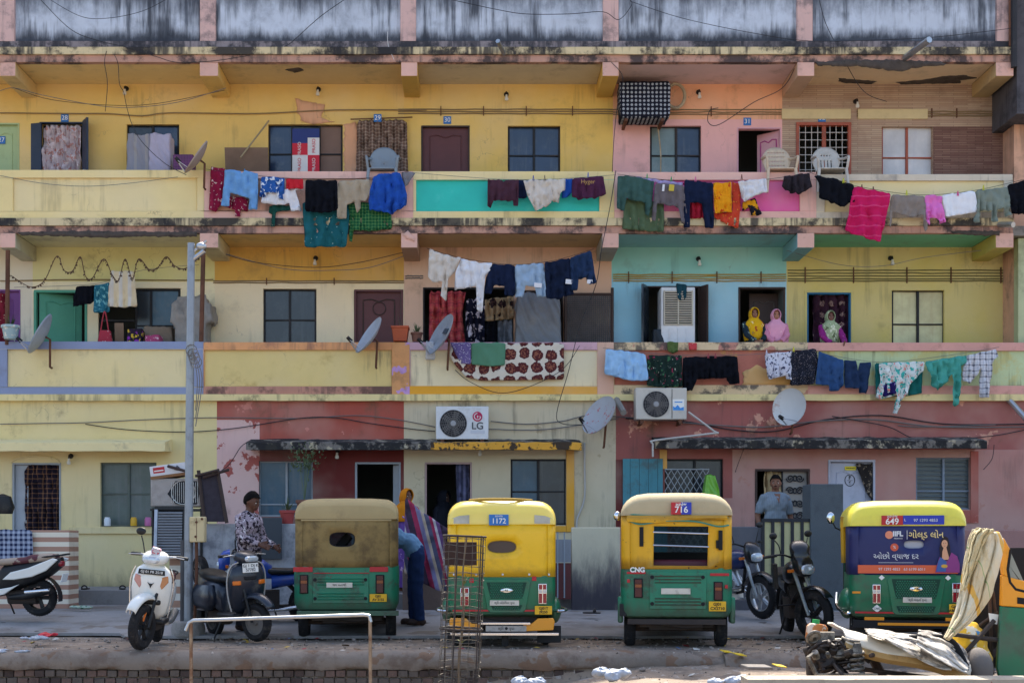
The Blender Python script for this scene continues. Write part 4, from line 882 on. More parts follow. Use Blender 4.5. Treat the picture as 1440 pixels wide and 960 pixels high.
# ---- lines, poles
def wire(name, pts, Y, r, m, label, cat='cable', group='loose cables on the facade', sag=0, k=6):
    q = []
    for p in pts: q.append(P(p[0], p[1], p[2] if len(p) > 2 else Y))
    if sag:
        a, b = q[0], q[-1]; n = 18; q = [a.lerp(b, i/n)-V((0, 0, sag*4*(i/n)*(1-i/n))) for i in range(n+1)]
    else: q = crom(q, k)
    o = MB().tube(q, r, 5).build(name, m, None, org=q[0])
    return tag(o, label, cat, group)
GL = 'washing lines'
wire('washing_line', [(290, 238), (360, 247), (440, 252), (520, 250), (575, 241)], A-.005, .004, M_wire, 'washing line with denim shirt and blue hooded shirt', 'line', GL)
wire('washing_line', [(581, 243), (700, 252), (780, 252), (866, 246)], A+.0, .004, M_wireg, 'washing line across the turquoise parapet', 'line', GL)
wire('washing_line', [(868, 245), (960, 255), (1060, 254), (1142, 243)], A, .004, M_wire, 'washing line across the hot pink parapet', 'line', GL)
wire('washing_line', [(1142, 244), (1200, 261), (1290, 274), (1370, 268), (1450, 250)], A-.1, .004, M_wire, 'washing line with magenta towel', 'line', GL)
wire('washing_line', [(600, 349), (650, 363), (720, 372), (780, 366), (835, 350)], Bq, .004, M_wire, 'washing line strung below the turquoise balcony', 'line', GL)
wire('washing_line', [(848, 489), (950, 499), (1060, 498), (1120, 490), (1160, 498), (1240, 509), (1330, 500), (1405, 488)], A-.02, .004, M_wireg, 'long washing line below the three women', 'line', GL)
wire('washing_line', [(20, 404), (110, 401), (150, 396), (200, 380), (280, 372)], 23.42, .004, M_wireg, 'short washing line under the garland', 'line', GL)
def pole(name, a, b, Ya, Yb, r, m, label, cat='pole', group=None):
    q = [P(a[0], a[1], Ya), P(b[0], b[1], Yb)]
    return tag(MB().tube(q, r, 8).build(name, m, None, org=q[1]), label, cat, group)
pole('post', (11, 352), (10, 485), YF+.02, YF+.02, .04, M_rust, 'rusty iron post above the hanging flower pot'); pole('post', (286, 350), (283, 480), YF+.02, YF+.02, .04, M_rust, 'rusty iron post behind the street pole')
pole('curtain_rod', (493, 168), (580, 165), YW-.1, YW-.1, .012, M_rust, 'thin rod carrying the brown patterned curtain', 'rod')
pole('bamboo_stick', (378, 170), (338, 222), YW-.1, YW-.5, .016, simple('dry_bamboo', '9a8a6a', .8), 'slanting bamboo stick by the carton covered window', 'stick')
pole('drain_pipe', (1426, -100), (1426, 95), YF-.08, YF-.08, .055, simple('black_pipe', '2a2a2e', .7, dirt=.5, dcol='5f5a58'), 'black drain pipe down the stained attic wall', 'pipe'); pole('drain_pipe', (1419.5, -60), (1420, 65), YF-.07, YF-.07, .02, M_rust, 'thin rusty pipe beside the black drain pipe', 'pipe')
pole('conduit_pipe', (1307, 56), (1272, 82), YF-.75, YF-.02, .055, M_steel, 'shiny steel pipe jutting out above the stone tiled balcony', 'pipe'); pole('conduit_pipe', (700, 58), (709, 76), YF-.4, YF-.02, .04, M_steel, 'short steel pipe jutting out above the plain yellow bay', 'pipe')
pole('conduit_pipe', (877, 580), (866, 560), YG-.5, YG-.03, .055, simple('grey_pvc', '8e8a84', .6), 'grey drain pipe stub beside the blue grey dish', 'pipe'); pole('conduit_pipe', (1446, 592), (1418, 561), YG-.4, YG-.03, .05, M_steel, 'pale steel pipe at right edge under the checked shirt', 'pipe'); pole('conduit_pipe', (1425, 316), (1405, 316), YF-.35, YF-.05, .05, M_steel, 'small steel spout under the sage trousers', 'pipe')
o = wire('drain_pipe', [(968, 579), (1004, 606), (1003, 609), (921, 619), (918, 624), (918, 642)], YG-.55, .018, simple('white_pvc', 'b6b2ac', .5), 'thin grey pipe from the small air conditioner along the canopy', 'pipe', k=3)
wire('drain_pipe', [(822, 622), (822, 655), (822, 700), (812, 728), (811, 742)], YG-.03, .018, simple('white_pvc', '', .5), 'thin grey pipe on the cream wall beside the orange window', 'pipe', k=3)
# cables
for pts, Y, r, m, lb in (
    ([(57, 0), (100, 42), (140, 58), (175, 66), (220, 80), (250, 88), (300, 86), (352, 78)], YF-.1, .006, M_wire, 'black cable swooping across the attic wall at left'),
    ([(55, -10), (110, 22), (150, 26), (200, 16), (240, -4)], YF-.1, .005, M_wire, 'black cable sagging at top left corner'),
    ([(150, 72), (147, 88), (151, 118), (148, 157)], YF-.1, .006, M_wire, 'black cable dropping left of the bulb on the yellow wall'),
    ([(160, 76), (166, 90), (168, 118), (174, 130), (178, 150), (186, 176), (200, 200), (232, 230), (262, 246)], YF-.12, .006, M_wire, 'long black cable dropping past the sheet covered window'),
    ([(490, -4), (450, 24), (412, 58), (400, 66)], YF-.1, .006, M_wire, 'black cable slanting on the attic wall in the second bay'),
    ([(545, 45), (546, 64), (554, 84)], YF-.05, .005, simple('white_cable', 'cfcfcf'), 'thin white cable on the attic wall near the pink pilaster'),
    ([(635, 0), (700, 14), (740, 20), (800, 20), (848, 17), (870, 28), (888, 8), (886, 0)], YF-.1, .006, M_wire, 'looping black cable across the middle attic bays'),
    ([(886, 2), (960, 26), (1060, 47), (1140, 58), (1250, 56), (1320, 52), (1424, 40)], YF-.1, .005, M_wire, 'long thin cable crossing the attic wall at right'),
    ([(1152, 0), (1160, 30), (1172, 56)], YF-.1, .006, M_wire, 'black cable on the last attic bay'),
    ([(1144, 30), (1120, 90), (1100, 124), (1060, 144), (1012, 175), (996, 172), (998, 156), (1010, 152)], YF+.2, .007, M_wire, 'black cable slanting across the peach wall to a loop'),
    ([(1190, 90), (1206, 118), (1222, 134), (1247, 143)], YF+.2, .006, M_wire, 'black cable end hanging by the stone tiled wall'),
    ([(860, 88), (876, 110), (868, 150), (863, 200), (861, 242)], YF-.05, .006, M_wire, 'black cable falling between yellow and pink bays'),
    ([(866, 240), (858, 290), (846, 350), (838, 400), (815, 460), (800, 520), (783, 580), (790, 595), (816, 597)], YF-.2, .007, M_wire, 'black cable slanting down past the flowered blanket'),
    ([(640, 520), (660, 536), (700, 552), (740, 545), (790, 520), (815, 486)], YF-.15, .006, M_wire, 'black cable drooping below the flowered blanket'),
    ([(0, 247), (60, 258), (120, 262), (180, 258), (250, 249)], YF-.04, .005, M_wireg, 'grey cable drooping across the yellow parapet'),
    ([(0, 128), (20, 124), (60, 134), (140, 149), (190, 151), (250, 144), (318, 124)], YF+.3, .006, M_wireg, 'paired cable sagging under the top left ceiling'),
    ([(20, 124), (70, 140), (150, 148), (220, 146), (316, 127)], YF+.35, .005, M_wire, 'second dark cable sagging under the top left ceiling'),
    ([(318, 358), (360, 369), (440, 376), (500, 370), (567, 355)], YF+.35, .006, M_wire, 'dark cable sagging on the ochre band'),
    ([(318, 357), (400, 378), (470, 380), (520, 376), (568, 360)], YF+.4, .006, M_wireg, 'grey cable sagging on the ochre band'),
    ([(0, 596), (60, 595), (120, 594), (200, 590), (300, 587), (420, 588), (500, 584), (560, 590), (612, 600)], YG-.03, .008, M_wireg, 'long grey cable along the yellow and red ground floor'),
    ([(120, 596), (180, 604), (260, 607), (330, 602), (420, 588), (470, 587), (520, 595), (580, 603), (612, 606)], YG-.04, .008, M_wire, 'dark cable crossing the red ground floor wall'),
    ([(285, 676), (320, 655), (342, 625), (370, 618), (420, 617)], YG-.3, .007, M_wire, 'black cable rising from the junk pile to the canopy'),
    ([(690, 592), (740, 596), (790, 592), (830, 584), (900, 588)], YG-.04, .009, M_wireg, 'grey cable right of the big air conditioner'),
    ([(686, 603), (760, 604), (830, 595), (870, 588)], YG-.05, .009, M_wireg, 'lower grey cable right of the big air conditioner'),
    ([(880, 588), (960, 592), (1030, 604), (1090, 606), (1160, 590), (1240, 584), (1330, 596), (1450, 596)], YG-.04, .011, M_wire, 'thick dark cable along the salmon wall'),
    ([(960, 594), (1030, 599), (1080, 600), (1150, 592), (1230, 590), (1320, 600), (1450, 600)], YG-.05, .011, M_wireg, 'thick grey cable along the salmon wall'),
    ([(1170, 585), (1200, 590), (1250, 600), (1285, 616), (1330, 618), (1400, 612), (1450, 602)], YG-.06, .008, M_wire, 'dark cable drooping to the right canopy'),
    ([(1263, 598), (1300, 600), (1400, 597)], YG-.05, .009, M_wireg, 'short grey cable by the right window'),
    ([(1398, 625), (1395, 645), (1383, 660)], YG-.2, .006, M_wire, 'black cable end hanging off the right canopy'),
    ([(0, 395), (120, 393), (260, 394), (300, 393)], YW-.03, .01, M_wiret, 'tan cable along the lime band of middle floor'),
    ([(0, 159), (110, 160), (150, 160), (200, 163), (240, 159), (360, 160), (470, 155), (600, 155)], YW-.03, .011, M_wiret, 'tan cable along the top floor yellow wall'),
    ([(1106, 352), (1180, 372), (1240, 374), (1300, 362), (1380, 352)], YF+.4, .005, M_wireg, 'thin cable sagging over the mustard wall'),
    ([(1050, 620), (1035, 660), (1035, 662)], YG-.05, .005, M_wire, 'short dark cable end by the window lattice')):
    wire('cable', pts, Y, r, m, lb)
# bundles of conduits clipped to the walls: each bundle is one thing
def conduit(x0, x1, ys, Y, m, label, clips=()):
    t = thing('conduit_bundle', P((x0+x1)/2, ys[0], Y), label, 'conduit'); k = MB(); o = P((x0+x1)/2, ys[0], Y)
    for i, y in enumerate(ys):
        q = [P(x0+(x1-x0)*j/14, y+1.2*noise.noise(V((j*.7, i, x0))), Y-.012) for j in range(15)]; k.tube(crom(q, 3), .011, 5)
    k.build('conduit', m, t, org=None).data.transform(Matrix.Translation(-o))
    for x in clips:
        c = MB().box(XX(x, Y)-.008, XX(x, Y)+.008, Y-.03, Y-.001, ZZ(ys[-1]+3, Y), ZZ(ys[0]-4, Y)).build('clip', M_rust, t); c.data.transform(Matrix.Translation(-o))
conduit(300, 568, (395, 397.5), YW, M_wiret, 'thin conduit pair on the ivory wall', (375, 470))
conduit(560, 862, (154, 157, 160), YW, M_wiret, 'tan conduits across the plain yellow bay', (620, 680, 740, 805)); conduit(862, 1100, (154.5, 158, 161), YW, M_wiret, 'tan conduits across the peach wall', (1000,))
conduit(862, 1105, (386, 389, 392, 395), YW, mat('mustard_conduit', 'b08c3c', .7, var=.1), 'mustard conduits across the blue wall', (884, 945, 1008, 1070)); conduit(1108, 1420, (380, 384, 388, 392, 395), YW, simple('olive_conduit', '6f6a44', .8), 'olive dark conduits across the mustard wall', (1132, 1200, 1275, 1337, 1407))
conduit(570, 595, (388, 391), YW, M_wireg, 'short conduits on the beige wall', ())
conduit(1205, 1418, (157, 160, 163), YW, M_wiret, 'tan conduits over the stone tiled wall', (1310, 1345))
for a, b, y0, y1, lb in ((1099, 1196, 154, 168, 'beige cable duct over the grilled doorway'), (1206, 1304, 154, 168, 'beige cable duct over the white paned window')):
    o = P(a, y1, YW); tag(MB().box(0, XX(b, YW)-XX(a, YW), -.03, -.001, 0, ZZ(y0, YW)-ZZ(y1, YW)).build('cable_duct', simple('beige_duct', 'd3c091', .7, dirt=.3, dcol='8f8062'), None, bev=.005), lb, 'cable duct').location = o
# garland of dry leaves
k = MB(); q = []
pk = [(15, 387), (42, 403), (62, 395), (80, 360), (90, 380), (102, 381), (113, 361), (120, 388), (130, 391), (146, 364), (158, 387), (167, 394), (176, 364), (186, 392), (195, 364), (210, 379), (222, 376), (234, 361), (246, 374), (262, 377), (284, 358)]
for p in pk: q.append(P(p[0], p[1], YF+.1))
q = crom(q, 7); R = random.Random(3); k.tube(q, .008, 4)
for p in q:
    for j in range(2):
        a = R.uniform(0, 6); d = V((cos(a)*.03, sin(a)*.02, -.035)); s = V((R.uniform(-.02, .02), R.uniform(-.02, .02), .015))
        k.add([p, p+d*.5+s, p+d, p+d*.5-s], [(0, 1, 2, 3)])
k2 = [v for v in k.v]; tag(k.build('garland', simple('dry_leaf', '5a4334', .9, var=.25), None, org=q[0], recalc=False), 'scalloped garland of dry brown leaves under the left balcony', 'garland')
# ================================================================ dishes, air conditioners
def dish(x, y, Y, r, ax, ratio, m, label, post=True, plate=None):
    c = P(x, y, Y); t = thing('satellite_dish', c, label, 'satellite dish', 'satellite dishes on the facade')
    u = V((ax[0], 0, ax[1])).normalized(); pr = V((-u.z, 0, u.x)); s = math.sqrt(1-ratio*ratio)
    n = (pr*s+V((0, -ratio, 0))).normalized(); w_ = n.cross(u).normalized()
    Rm = Matrix((w_, u, n)).transposed().to_4x4()
    prof = [(.001, 0.0)]+[(r*i/8, .24*r*(i/8)**2) for i in range(1, 9)]+[(r*1.02, .24*r+.008), (r*1.0, .24*r-.012)]+[(r*i/8, .24*r*(i/8)**2-.014) for i in range(7, 0, -1)]+[(.001, -.014)]
    k = MB().xf(Rm); k.lathe(prof, 32, cap=False); k.build('reflector', m, t)
    k = MB().xf(Rm); e = V((0, -.72*r, .95*r)); k.tube([(0, -r*.98, .2*r), e], .012, 6); k.tube([(r*.6, -r*.75, .2*r), e], .006, 5); k.tube([(-r*.6, -r*.75, .2*r), e], .006, 5); k.build('feed_arm', M_steel, t)
    k = MB().xf(Rm); k.cyl(e+V((0, .02, .03)), e+V((0, -.0, -.07)), .03, .035, 10); k.build('receiver_head', M_black, t)
    b = -n*.1; k = MB(); k.tube([V((0, 0, 0)), b, V((b.x*.6, b.y+.1, -r*1.35)), V((b.x*.6, b.y+.2, -r*1.35))], .02, 8); k.build('mount', M_rust, t)
    if plate: MB().xf(Rm).box(-.11, .11, .05, .15, .03, .04).build('name_plate', plate, t)
    return t
M_dsh = mat('dish_grey_paint', 'a0a9b5', .5, var=.08, sc=4, dirt=.35, dcol='6d6f74'); M_dshr = mat('dish_rusty', 'c8c8c6', .55, var=.06, dirt=.9, dsc=2.6, dcol='a2673f', dth=(.56, .68)); M_dshb = mat('dish_tan', 'a99a90', .6, var=.08, dirt=.5, dcol='7e5e50', dsc=5); M_dshf = mat('dish_faded', 'a9adb3', .55, var=.06, dirt=.4, dsc=5, dcol='a8807c', pat=p_blob([(8., .62, 'b0686c')]))
dish(281, 225, YF-.3, .33, (32, 45), .26, M_dshb, 'tan satellite dish seen almost edge on by the maroon shawl')
dish(63, 473, YF-.25, .38, (30, 53), .17, M_dsh, 'thin edge on satellite dish before the green door')
dish(524, 475, YF-.3, .36, (32, 48), .34, M_dsh, 'grey satellite dish in front of the maroon door')
dish(625, 474, YF-.3, .39, (30, 55), .36, mat('dish_grey_blue', '99a1ab', .5, var=.1, dirt=.35, dcol='6d6f74'), 'grey satellite dish in front of the red checked curtain', plate=simple('dish_label', '3a4a58', .5))
dish(847, 587, YG-.45, .365, (34, 52), .52, M_dshf, 'faded satellite dish with reddish letters between two air conditioners')
dish(1113, 573, YG-.5, .315, (8, 52), .72, M_dshr, 'rusty stained satellite dish facing the street')
def ac(x0, x1, y0, y1, Y, label, logo, fanx=.33):
    w_ = XX(x1, Y)-XX(x0, Y); h_ = ZZ(y0, Y)-ZZ(y1, Y); t = thing('air_conditioner', P(x0, y1, Y), label, 'air conditioner', 'outdoor air conditioner units')
    mb_ = mat('ac_casing', 'd4d6d8' if logo == 'LG' else 'c5bfb4', .5, var=.05, dirt=.35, dsc=3, dcol='8f8a80')
    MB().box(0, w_, .012, .3, .02, h_).build('casing', mb_, t, bev=.012)
    r = h_*.40; cx, cz = w_*fanx, h_*.5
    k = MB().lathe([(.001, .008), (r, .008)], 32, (cx, 0, cz), 'y', cap=False); k.build('fan_opening', M_dark, t)
    k = MB()
    for i in range(1, 8): k.tube([(cx+r*i/7.2*cos(a*pi/16), -.002, cz+r*i/7.2*sin(a*pi/16)) for a in range(32)], .0035, 4, closed=True)
    for a in range(20): k.tube([(cx+.03*cos(a*pi/10), -.003, cz+.03*sin(a*pi/10)), (cx+r*cos(a*pi/10+.5), -.003, cz+r*sin(a*pi/10+.5))], .0025, 4)
    k.build('fan_guard', simple('grille_grey', '7a7674', .5, dirt=.4, dcol='6b5844'), t)
    k = MB()
    for a in range(5): k.rbox((cx+r*.5*cos(a*1.257), .006, cz+r*.5*sin(a*1.257)), (r*.75, .003, r*.42), (0, -a*1.257, 0))
    k.build('fan_blade', simple('fan_grey', '4a4848', .6), t)
    MB().lathe([(.001, -.012), (r*.2, -.008), (r*.22, .004)], 16, (cx, 0, cz), 'y').build('fan_hub', simple('hub_grey', '9a9a9c', .4), t)
    [MB().box(a, a+.06, .02, .28, -.03, .019).build('foot', M_rust, t) for a in (.08, w_-.14)]
    px = w_*.79
    if logo == 'LG':
        MB().lathe([(.001, .004), (.085, .004), (.085, .012)], 24, (px, 0, h_*.70), 'y').build('logo_disc', simple('logo_crimson', 'b0164e', .5, var=0), t)
        k = MB(); k.tube([(px+.055*cos(a), .001, h_*.70+.055*sin(a)) for a in [radians(d) for d in range(90, 361, 18)]], .007, 5); k.box(px-.006, px+.006, -.002, .003, h_*.66, h_*.73); k.box(px, px+.056, -.002, .003, h_*.695, h_*.705); k.build('logo_mark', M_wht, t)
        text('LG', .17, (px, .008, h_*.42), simple('logo_grey', '4a4c52', .5, var=0), t, bold=.003); MB().box(w_*.66, w_*.93, .008, .0125, h_*.2, h_*.3).build('rating_label', simple('pale_label', 'c2c5cc', .5), t)
    else:
        MB().box(w_*.705, w_*.715, .006, .0125, .04, h_-.02).build('seam', M_dark, t)
        MB().box(w_*.72, w_*.95, .007, .0125, h_*.3, h_*.65).build('label', M_wht, t)
        MB().prism([(w_*.73, h_*.31), (w_*.94, h_*.31), (w_*.94, h_*.42), (w_*.87, h_*.38), (w_*.82, h_*.48), (w_*.77, h_*.40), (w_*.73, h_*.44)], .003, .0068).build('label_wave', simple('label_blue', '3a8ad0', .5), t)
        MB().box(w_*.76, w_*.91, .0045, .0068, h_*.55, h_*.58).build('label_stripe', simple('label_blue', '', .5), t)
    return t
ac(613, 687, 571, 619, YG-.42, 'white air conditioner with round crimson logo on the orange edged canopy', 'LG')
t = ac(894, 966, 545, 591, YG-.42, 'dirty beige air conditioner with blue wave sticker below the black kurta', 'v', .4)
MB().box(.08, .12, .02, .42, -.06, -.03).build('bracket', M_rust, t); MB().box(.75, .79, .02, .42, -.06, -.03).build('bracket', M_rust, t)
# wrapped unit on the peach wall
Yk = 23.45; t = thing('wrapped_air_conditioner', P(871, 165, Yk), 'air conditioner wrapped in black and white checked cloth on the peach wall', 'air conditioner')
x1 = XX(943, Yk)-XX(871, Yk); z1 = ZZ(114, Yk)-ZZ(165, Yk); k = MB(); n = 14
secs = []
for j in range(15):
    z = z1*j/14; row = []
    for (x, y) in densify([(0, 0), (x1, 0), (x1, .42), (0, .42)], .06):
        cxx = x1/2; q = 1-.05*(1-z/z1)-(.03 if j in (0, 14) else 0)
        row.append((cxx+(x-cxx)*q+.02*noise.noise(V((x*6, y*6, z*6))), y+.025*noise.noise(V((x*8, z*8, 2)))+(.02 if j in (0, 14) else 0), z+.02*noise.noise(V((x*7, y, z*3))) if 0 < j < 14 else z+.012*noise.noise(V((x*12, 0, z)))))
    secs.append(row)
k.loft(secs); k.build('cover', cm('checked_cover', '1c1e2a', p_dots(13.5, '9aa0a8', .34, 0., .04)), t, ang=80)
[MB().box(a, a+.05, .02, .56, -.06, -.01).build('bracket', M_rust, t) for a in (.1, x1-.16)]
q = [P(950+13*cos(a*pi/10), 135+17*sin(a*pi/10), YW-.15) for a in range(-8, 9)]
tag(MB().tube(q, .03, 8).build('hose_coil', simple('foam_hose', 'b3a488', .8, dirt=.4), None, org=q[0]), 'curled insulated hose beside the wrapped air conditioner', 'hose')
o = wire('hose', [(924, 166), (926, 185), (929, 215), (929, 245)], YW-.06, .014, simple('foam_hose', '', .8), 'pale hose hanging down across the pink wall window', 'hose')
# ================================================================ chairs on the parapets
def chair(x, label, col, slots, z=ZZ(241, YF)+.012, rz=0.):
    m = mat('moulded_plastic', col, .45, var=.05, dirt=.35, dsc=4, dcol='7a746c')
    t = thing('plastic_chair', (XX(x, YF), YF-.12, z-.42), label, 'chair', 'plastic chairs astride the parapet', rz=rz)
    k = MB(); s = rrect(-.24, .24, 0, .46, .08); k.loft([[(a, b, .42+.0*a) for a, b in s], [(a, b, .445) for a, b in s]]); k.build('seat', m, t, bev=.006)
    # back shell with holes
    out = [(-.2, 0)]+[(.27*cos(radians(a))*(.98), .22+.28*sin(radians(a))) for a in range(180, -1, -15)]+[(.2, 0)]
    out = [(-.17, -.02), (-.25, .2)]+[(.25*cos(radians(a)), .24+.25*sin(radians(a))) for a in range(165, 14, -15)]+[(.25, .2), (.17, -.02)]
    vs, fs = cdt(densify(out, .06), .05, slots)
    k = MB().add([(a, .43+b*.22+.0-.35*a*a, .46+b) for a, b in vs], fs); o = k.build('backrest', m, t, recalc=False, ang=80); solid(o, .014)
    for s_ in (-1, 1):
        MB().tube(crom([(s_*.2, .5, .74), (s_*.275, .38, .70), (s_*.285, .15, .66), (s_*.27, .0, .62), (s_*.25, .03, .44)], 4), [.022]*16+[.02], 8, flat=1.2).build('armrest', m, t)
        MB().tube([(s_*.235, .03, .44), (s_*.27, -.03, 0)], [.03, .022], 8).build('leg', m, t); MB().tube([(s_*.22, .42, .44), (s_*.26, .5, 0)], [.03, .022], 8).build('leg', m, t)
    return t
sl = lambda cx, cz, w_, h_: [(cx-w_, cz-h_), (cx+w_, cz-h_), (cx+w_, cz+h_), (cx-w_, cz+h_)]
chair(538, 'grey solid backed plastic chair astride the parapet before the brown curtain', '7f8a92', [sl(0, .17, .008, .008)])
chair(1098, 'beige plastic chair with fine woven back by the pink door', 'c9b69c', [sl(-.13+.052*i, .14+.08*j, .018, .008) for i in range(6) for j in range(4)])
chair(1169, 'grey white plastic chair with slotted back before the white grille', 'bdb9b0', [sl(-.09+.06*i, .17, .009, .07) for i in range(4)]+[sl(-.075+.05*i, .33, .012, .012) for i in range(4)])
# ================================================================ pots and plants
def pot(c, r, h_, m): return [(.001, 0), (r*.72, 0), (r*.95, h_*.8), (r*1.08, h_*.8), (r*1.08, h_), (r*.92, h_), (r*.9, h_*.85), (.001, h_*.85)]
def leafs(k, base, n, L, spread, w_, R, up=1.):
    for i in range(n):
        a = R.uniform(0, 2*pi); s = R.uniform(.2, 1)*spread; d = V((cos(a)*s, sin(a)*s, up*R.uniform(.6, 1.))).normalized(); l = L*R.uniform(.6, 1.1)
        sd = d.cross(V((0, 0, 1))); sd = sd.normalized()*w_ if sd.length > .01 else V((w_, 0, 0)); q = []
        for j in range(5):
            f = j/4; p = V(base)+d*l*f-V((0, 0, 1))*l*.45*f*f*s; ww = sd*(sin(pi*min(1, .15+f*.85)))
            q += [p-ww, p+ww]
        k.add(q, [(2*j, 2*j+1, 2*j+3, 2*j+2) for j in range(4)])
def plant(x, y, Y, r, h_, mp, label, kind, ml, sq=False):
    t = thing('potted_plant', P(x, y, Y), label, 'potted plant', 'potted plants'); R = random.Random(int(x))
    if sq: k = MB(); s = .8; k.loft([[(-r*s, -r*s, 0), (r*s, -r*s, 0), (r*s, r*s, 0), (-r*s, r*s, 0)], [(-r, -r, h_*.86), (r, -r, h_*.86), (r, r, h_*.86), (-r, r, h_*.86)], [(-r*1.08, -r*1.08, h_*.86), (r*1.08, -r*1.08, h_*.86), (r*1.08, r*1.08, h_*.86), (-r*1.08, r*1.08, h_*.86)], [(-r*1.08, -r*1.08, h_), (r*1.08, -r*1.08, h_), (r*1.08, r*1.08, h_), (-r*1.08, r*1.08, h_)]]); k.build('pot', mp, t, bev=.008)
    else: MB().lathe(pot(0, r, h_, 0), 20).build('pot', mp, t, bev=.003)
    k = MB()
    if kind == 'aloe': leafs(k, (0, 0, h_*.8), 16, .26, .8, .012, R)
    elif kind == 'twig': leafs(k, (0, 0, h_*.8), 3, .3, .2, .008, R)
    elif kind == 'tuft': leafs(k, (0, 0, h_*.8), 22, .3, .7, .009, R)
    elif kind == 'bush':
        for i in range(7):
            a = R.uniform(0, 6); p1 = V((cos(a)*.05, sin(a)*.04, h_+.45)); k.tube([(0, 0, h_*.8), p1*.7, V((p1.x*2, p1.y*2, h_+.62))], .006, 4)
        for i in range(190):
            p = V((R.gauss(0, .13), R.gauss(0, .09), h_+.68+R.gauss(0, .11))); leafs(k, p, 2, .075, .9, .011, R)
    k.build('foliage', ml, t, recalc=False)
    return t
L_gr = mat('grey_green_leaf', '5c6b4a', .7, var=.25, sc=9); L_dk = mat('dull_green_leaf', '47573c', .7, var=.3, sc=9); M_terra = mat('terracotta', 'a85a3c', .85, var=.12, dirt=.3); M_opot = mat('orange_plastic_pot', 'b8532c', .5, var=.06, dirt=.2); M_bpot = mat('brown_clay_pot', '7d5648', .85, var=.12)
plant(563, 480.5, YF+.08, .145, .26, M_opot, 'square orange pot on the parapet beside the grey dish', 'twig', L_gr, True)
plant(586, 480.5, YF+.08, .1, .16, M_bpot, 'small brown pot with spiky aloe on the parapet', 'aloe', L_gr)
t = plant(15, 477, YF-.1, .15, .24, mat('marbled_pot', '9fb4b4', .6, pat=p_blob([(14, .55, 'd6d2c2')])), 'pale marbled pot of long leaves at the left edge parapet', 'tuft', L_dk)
plant(404, 736, 19.68, .115, .2, mat('red_pot', '9c3f3c', .6, var=.06), 'small red pot with grass on the grey front wall', 'tuft', L_dk)
plant(428, 724, 22.4, .14, .26, M_bpot, 'brown pot with tall bushy plant against the maroon house window', 'bush', L_gr)
# ================================================================ bundles, boxes and odds on the balconies
def lump(name, x0, x1, y0, y1, Y, d, m, label, cat, seed, rough=.06, vox=.03, taper=.1, part=None, boxes=None):
    w_ = XX(x1, Y)-XX(x0, Y); h_ = ZZ(y0, Y)-ZZ(y1, Y); k = MB(); R = random.Random(seed)
    for (a, b, c, e) in (boxes or [(0, 1, 0, 1)]): k.box(w_*a, w_*b, 0, d, h_*c, h_*e)
    for i in range(7): k.ball((R.uniform(.1, .9)*w_, d*.3, R.uniform(.1, .8)*h_), R.uniform(.1, .2)*min(w_, h_), 8, 6)
    o = k.build(name, m, None, org=(0, 0, 0)); remesh(o, vox, 6)
    for v in o.data.vertices:
        c = v.co; f = 1-taper*(c.z/h_); n = noise.noise(V((c.x*5+seed, c.y*5, c.z*3)))+.6*noise.noise(V((c.x*14+seed, c.y*10, c.z*5)))
        v.co = V((w_/2+(c.x-w_/2)*f+.3*rough*n, c.y-rough*abs(noise.noise(V((c.x*9+c.z*4, seed, c.z*2))))*1.2, c.z+rough*.6*n*(1 if c.z > h_*.3 else 0)))
    o.location = P(x0, y1, Y); return tag(o, label, cat)
lump('covered_bundle', 177, 214, 189, 262, 23.6, .4, cm('grey_sheet_cloth', '8f8f98', p_stripe([('8f8f98', 3), ('a09c9a', 1)], .2)), 'grey sheet draped over stacked bedding at the left window', 'bundle', 3)
lump('covered_bundle', 209, 241, 187, 262, 23.55, .4, cm('lilac_sheet', 'b0aabc'), 'pale lilac sheet draped over stacked bedding', 'bundle', 5)
lump('covered_bundle', 238, 300, 416, 500, 23.45, .5, mat('grey_tarp', '8a857e', .6, var=.2, sc=6, dirt=.4), 'grey plastic sheet wrapped over a tall stack behind the street pole', 'bundle', 9, .1, boxes=[(.12, .85, 0, 1), (0, 1, .55, .9)])
lump('covered_bundle', 724, 790, 412, 500, 23.5, .5, mat('silver_tarp', '6f757c', .5, var=.2, sc=5, dirt=.4, dcol='8a7a5c'), 'grey tarp wrapped over a square air cooler beside the woven cot', 'bundle', 11, .06, .025)
lump('cloth_heap', 203, 226, 470, 500, 23.3, .3, cm('pink_heap', 'a8486c', p_blob([(9, .55, 'd8b4bc')])), 'heap of pink clothes behind the grey blue parapet', 'clothes', 13, .05)
lump('cloth_heap', 199, 244, 458, 500, 23.7, .3, mat('brown_sack', '7f7060', .9, var=.2), 'brown sack leaning below the dark window', 'sack', 15, .05)
lump('cloth_heap', 178, 200, 461, 500, 23.35, .3, cm('bright_bag', '2a2230', p_blob([(8, .52, 'c9a83a'), (9, .58, '8a3a9c')])), 'black bag printed yellow and purple on the left balcony', 'bag', 17, .03)
lump('plastic_bag', 598, 612, 480, 505, YF-.14, .1, mat('clear_polythene', 'c2c4c8', .3, var=.15, alpha=.75), 'crumpled clear plastic bag tied under the grey dish', 'plastic bag', 19, .05, .02)
lump('dark_bag', 918, 936, 462, 500, 23.6, .3, mat('black_bag', '1c2630', .6), 'black bag leaning by the white air cooler', 'bag', 21, .05)
lump('green_bag', 988, 1013, 668, 706, 22.5, .2, mat('green_polythene', '6cae2c', .35, var=.15, spec=.6), 'bright green plastic carrier bag hanging at the window lattice', 'plastic bag', 23, .06, .02, taper=.45)
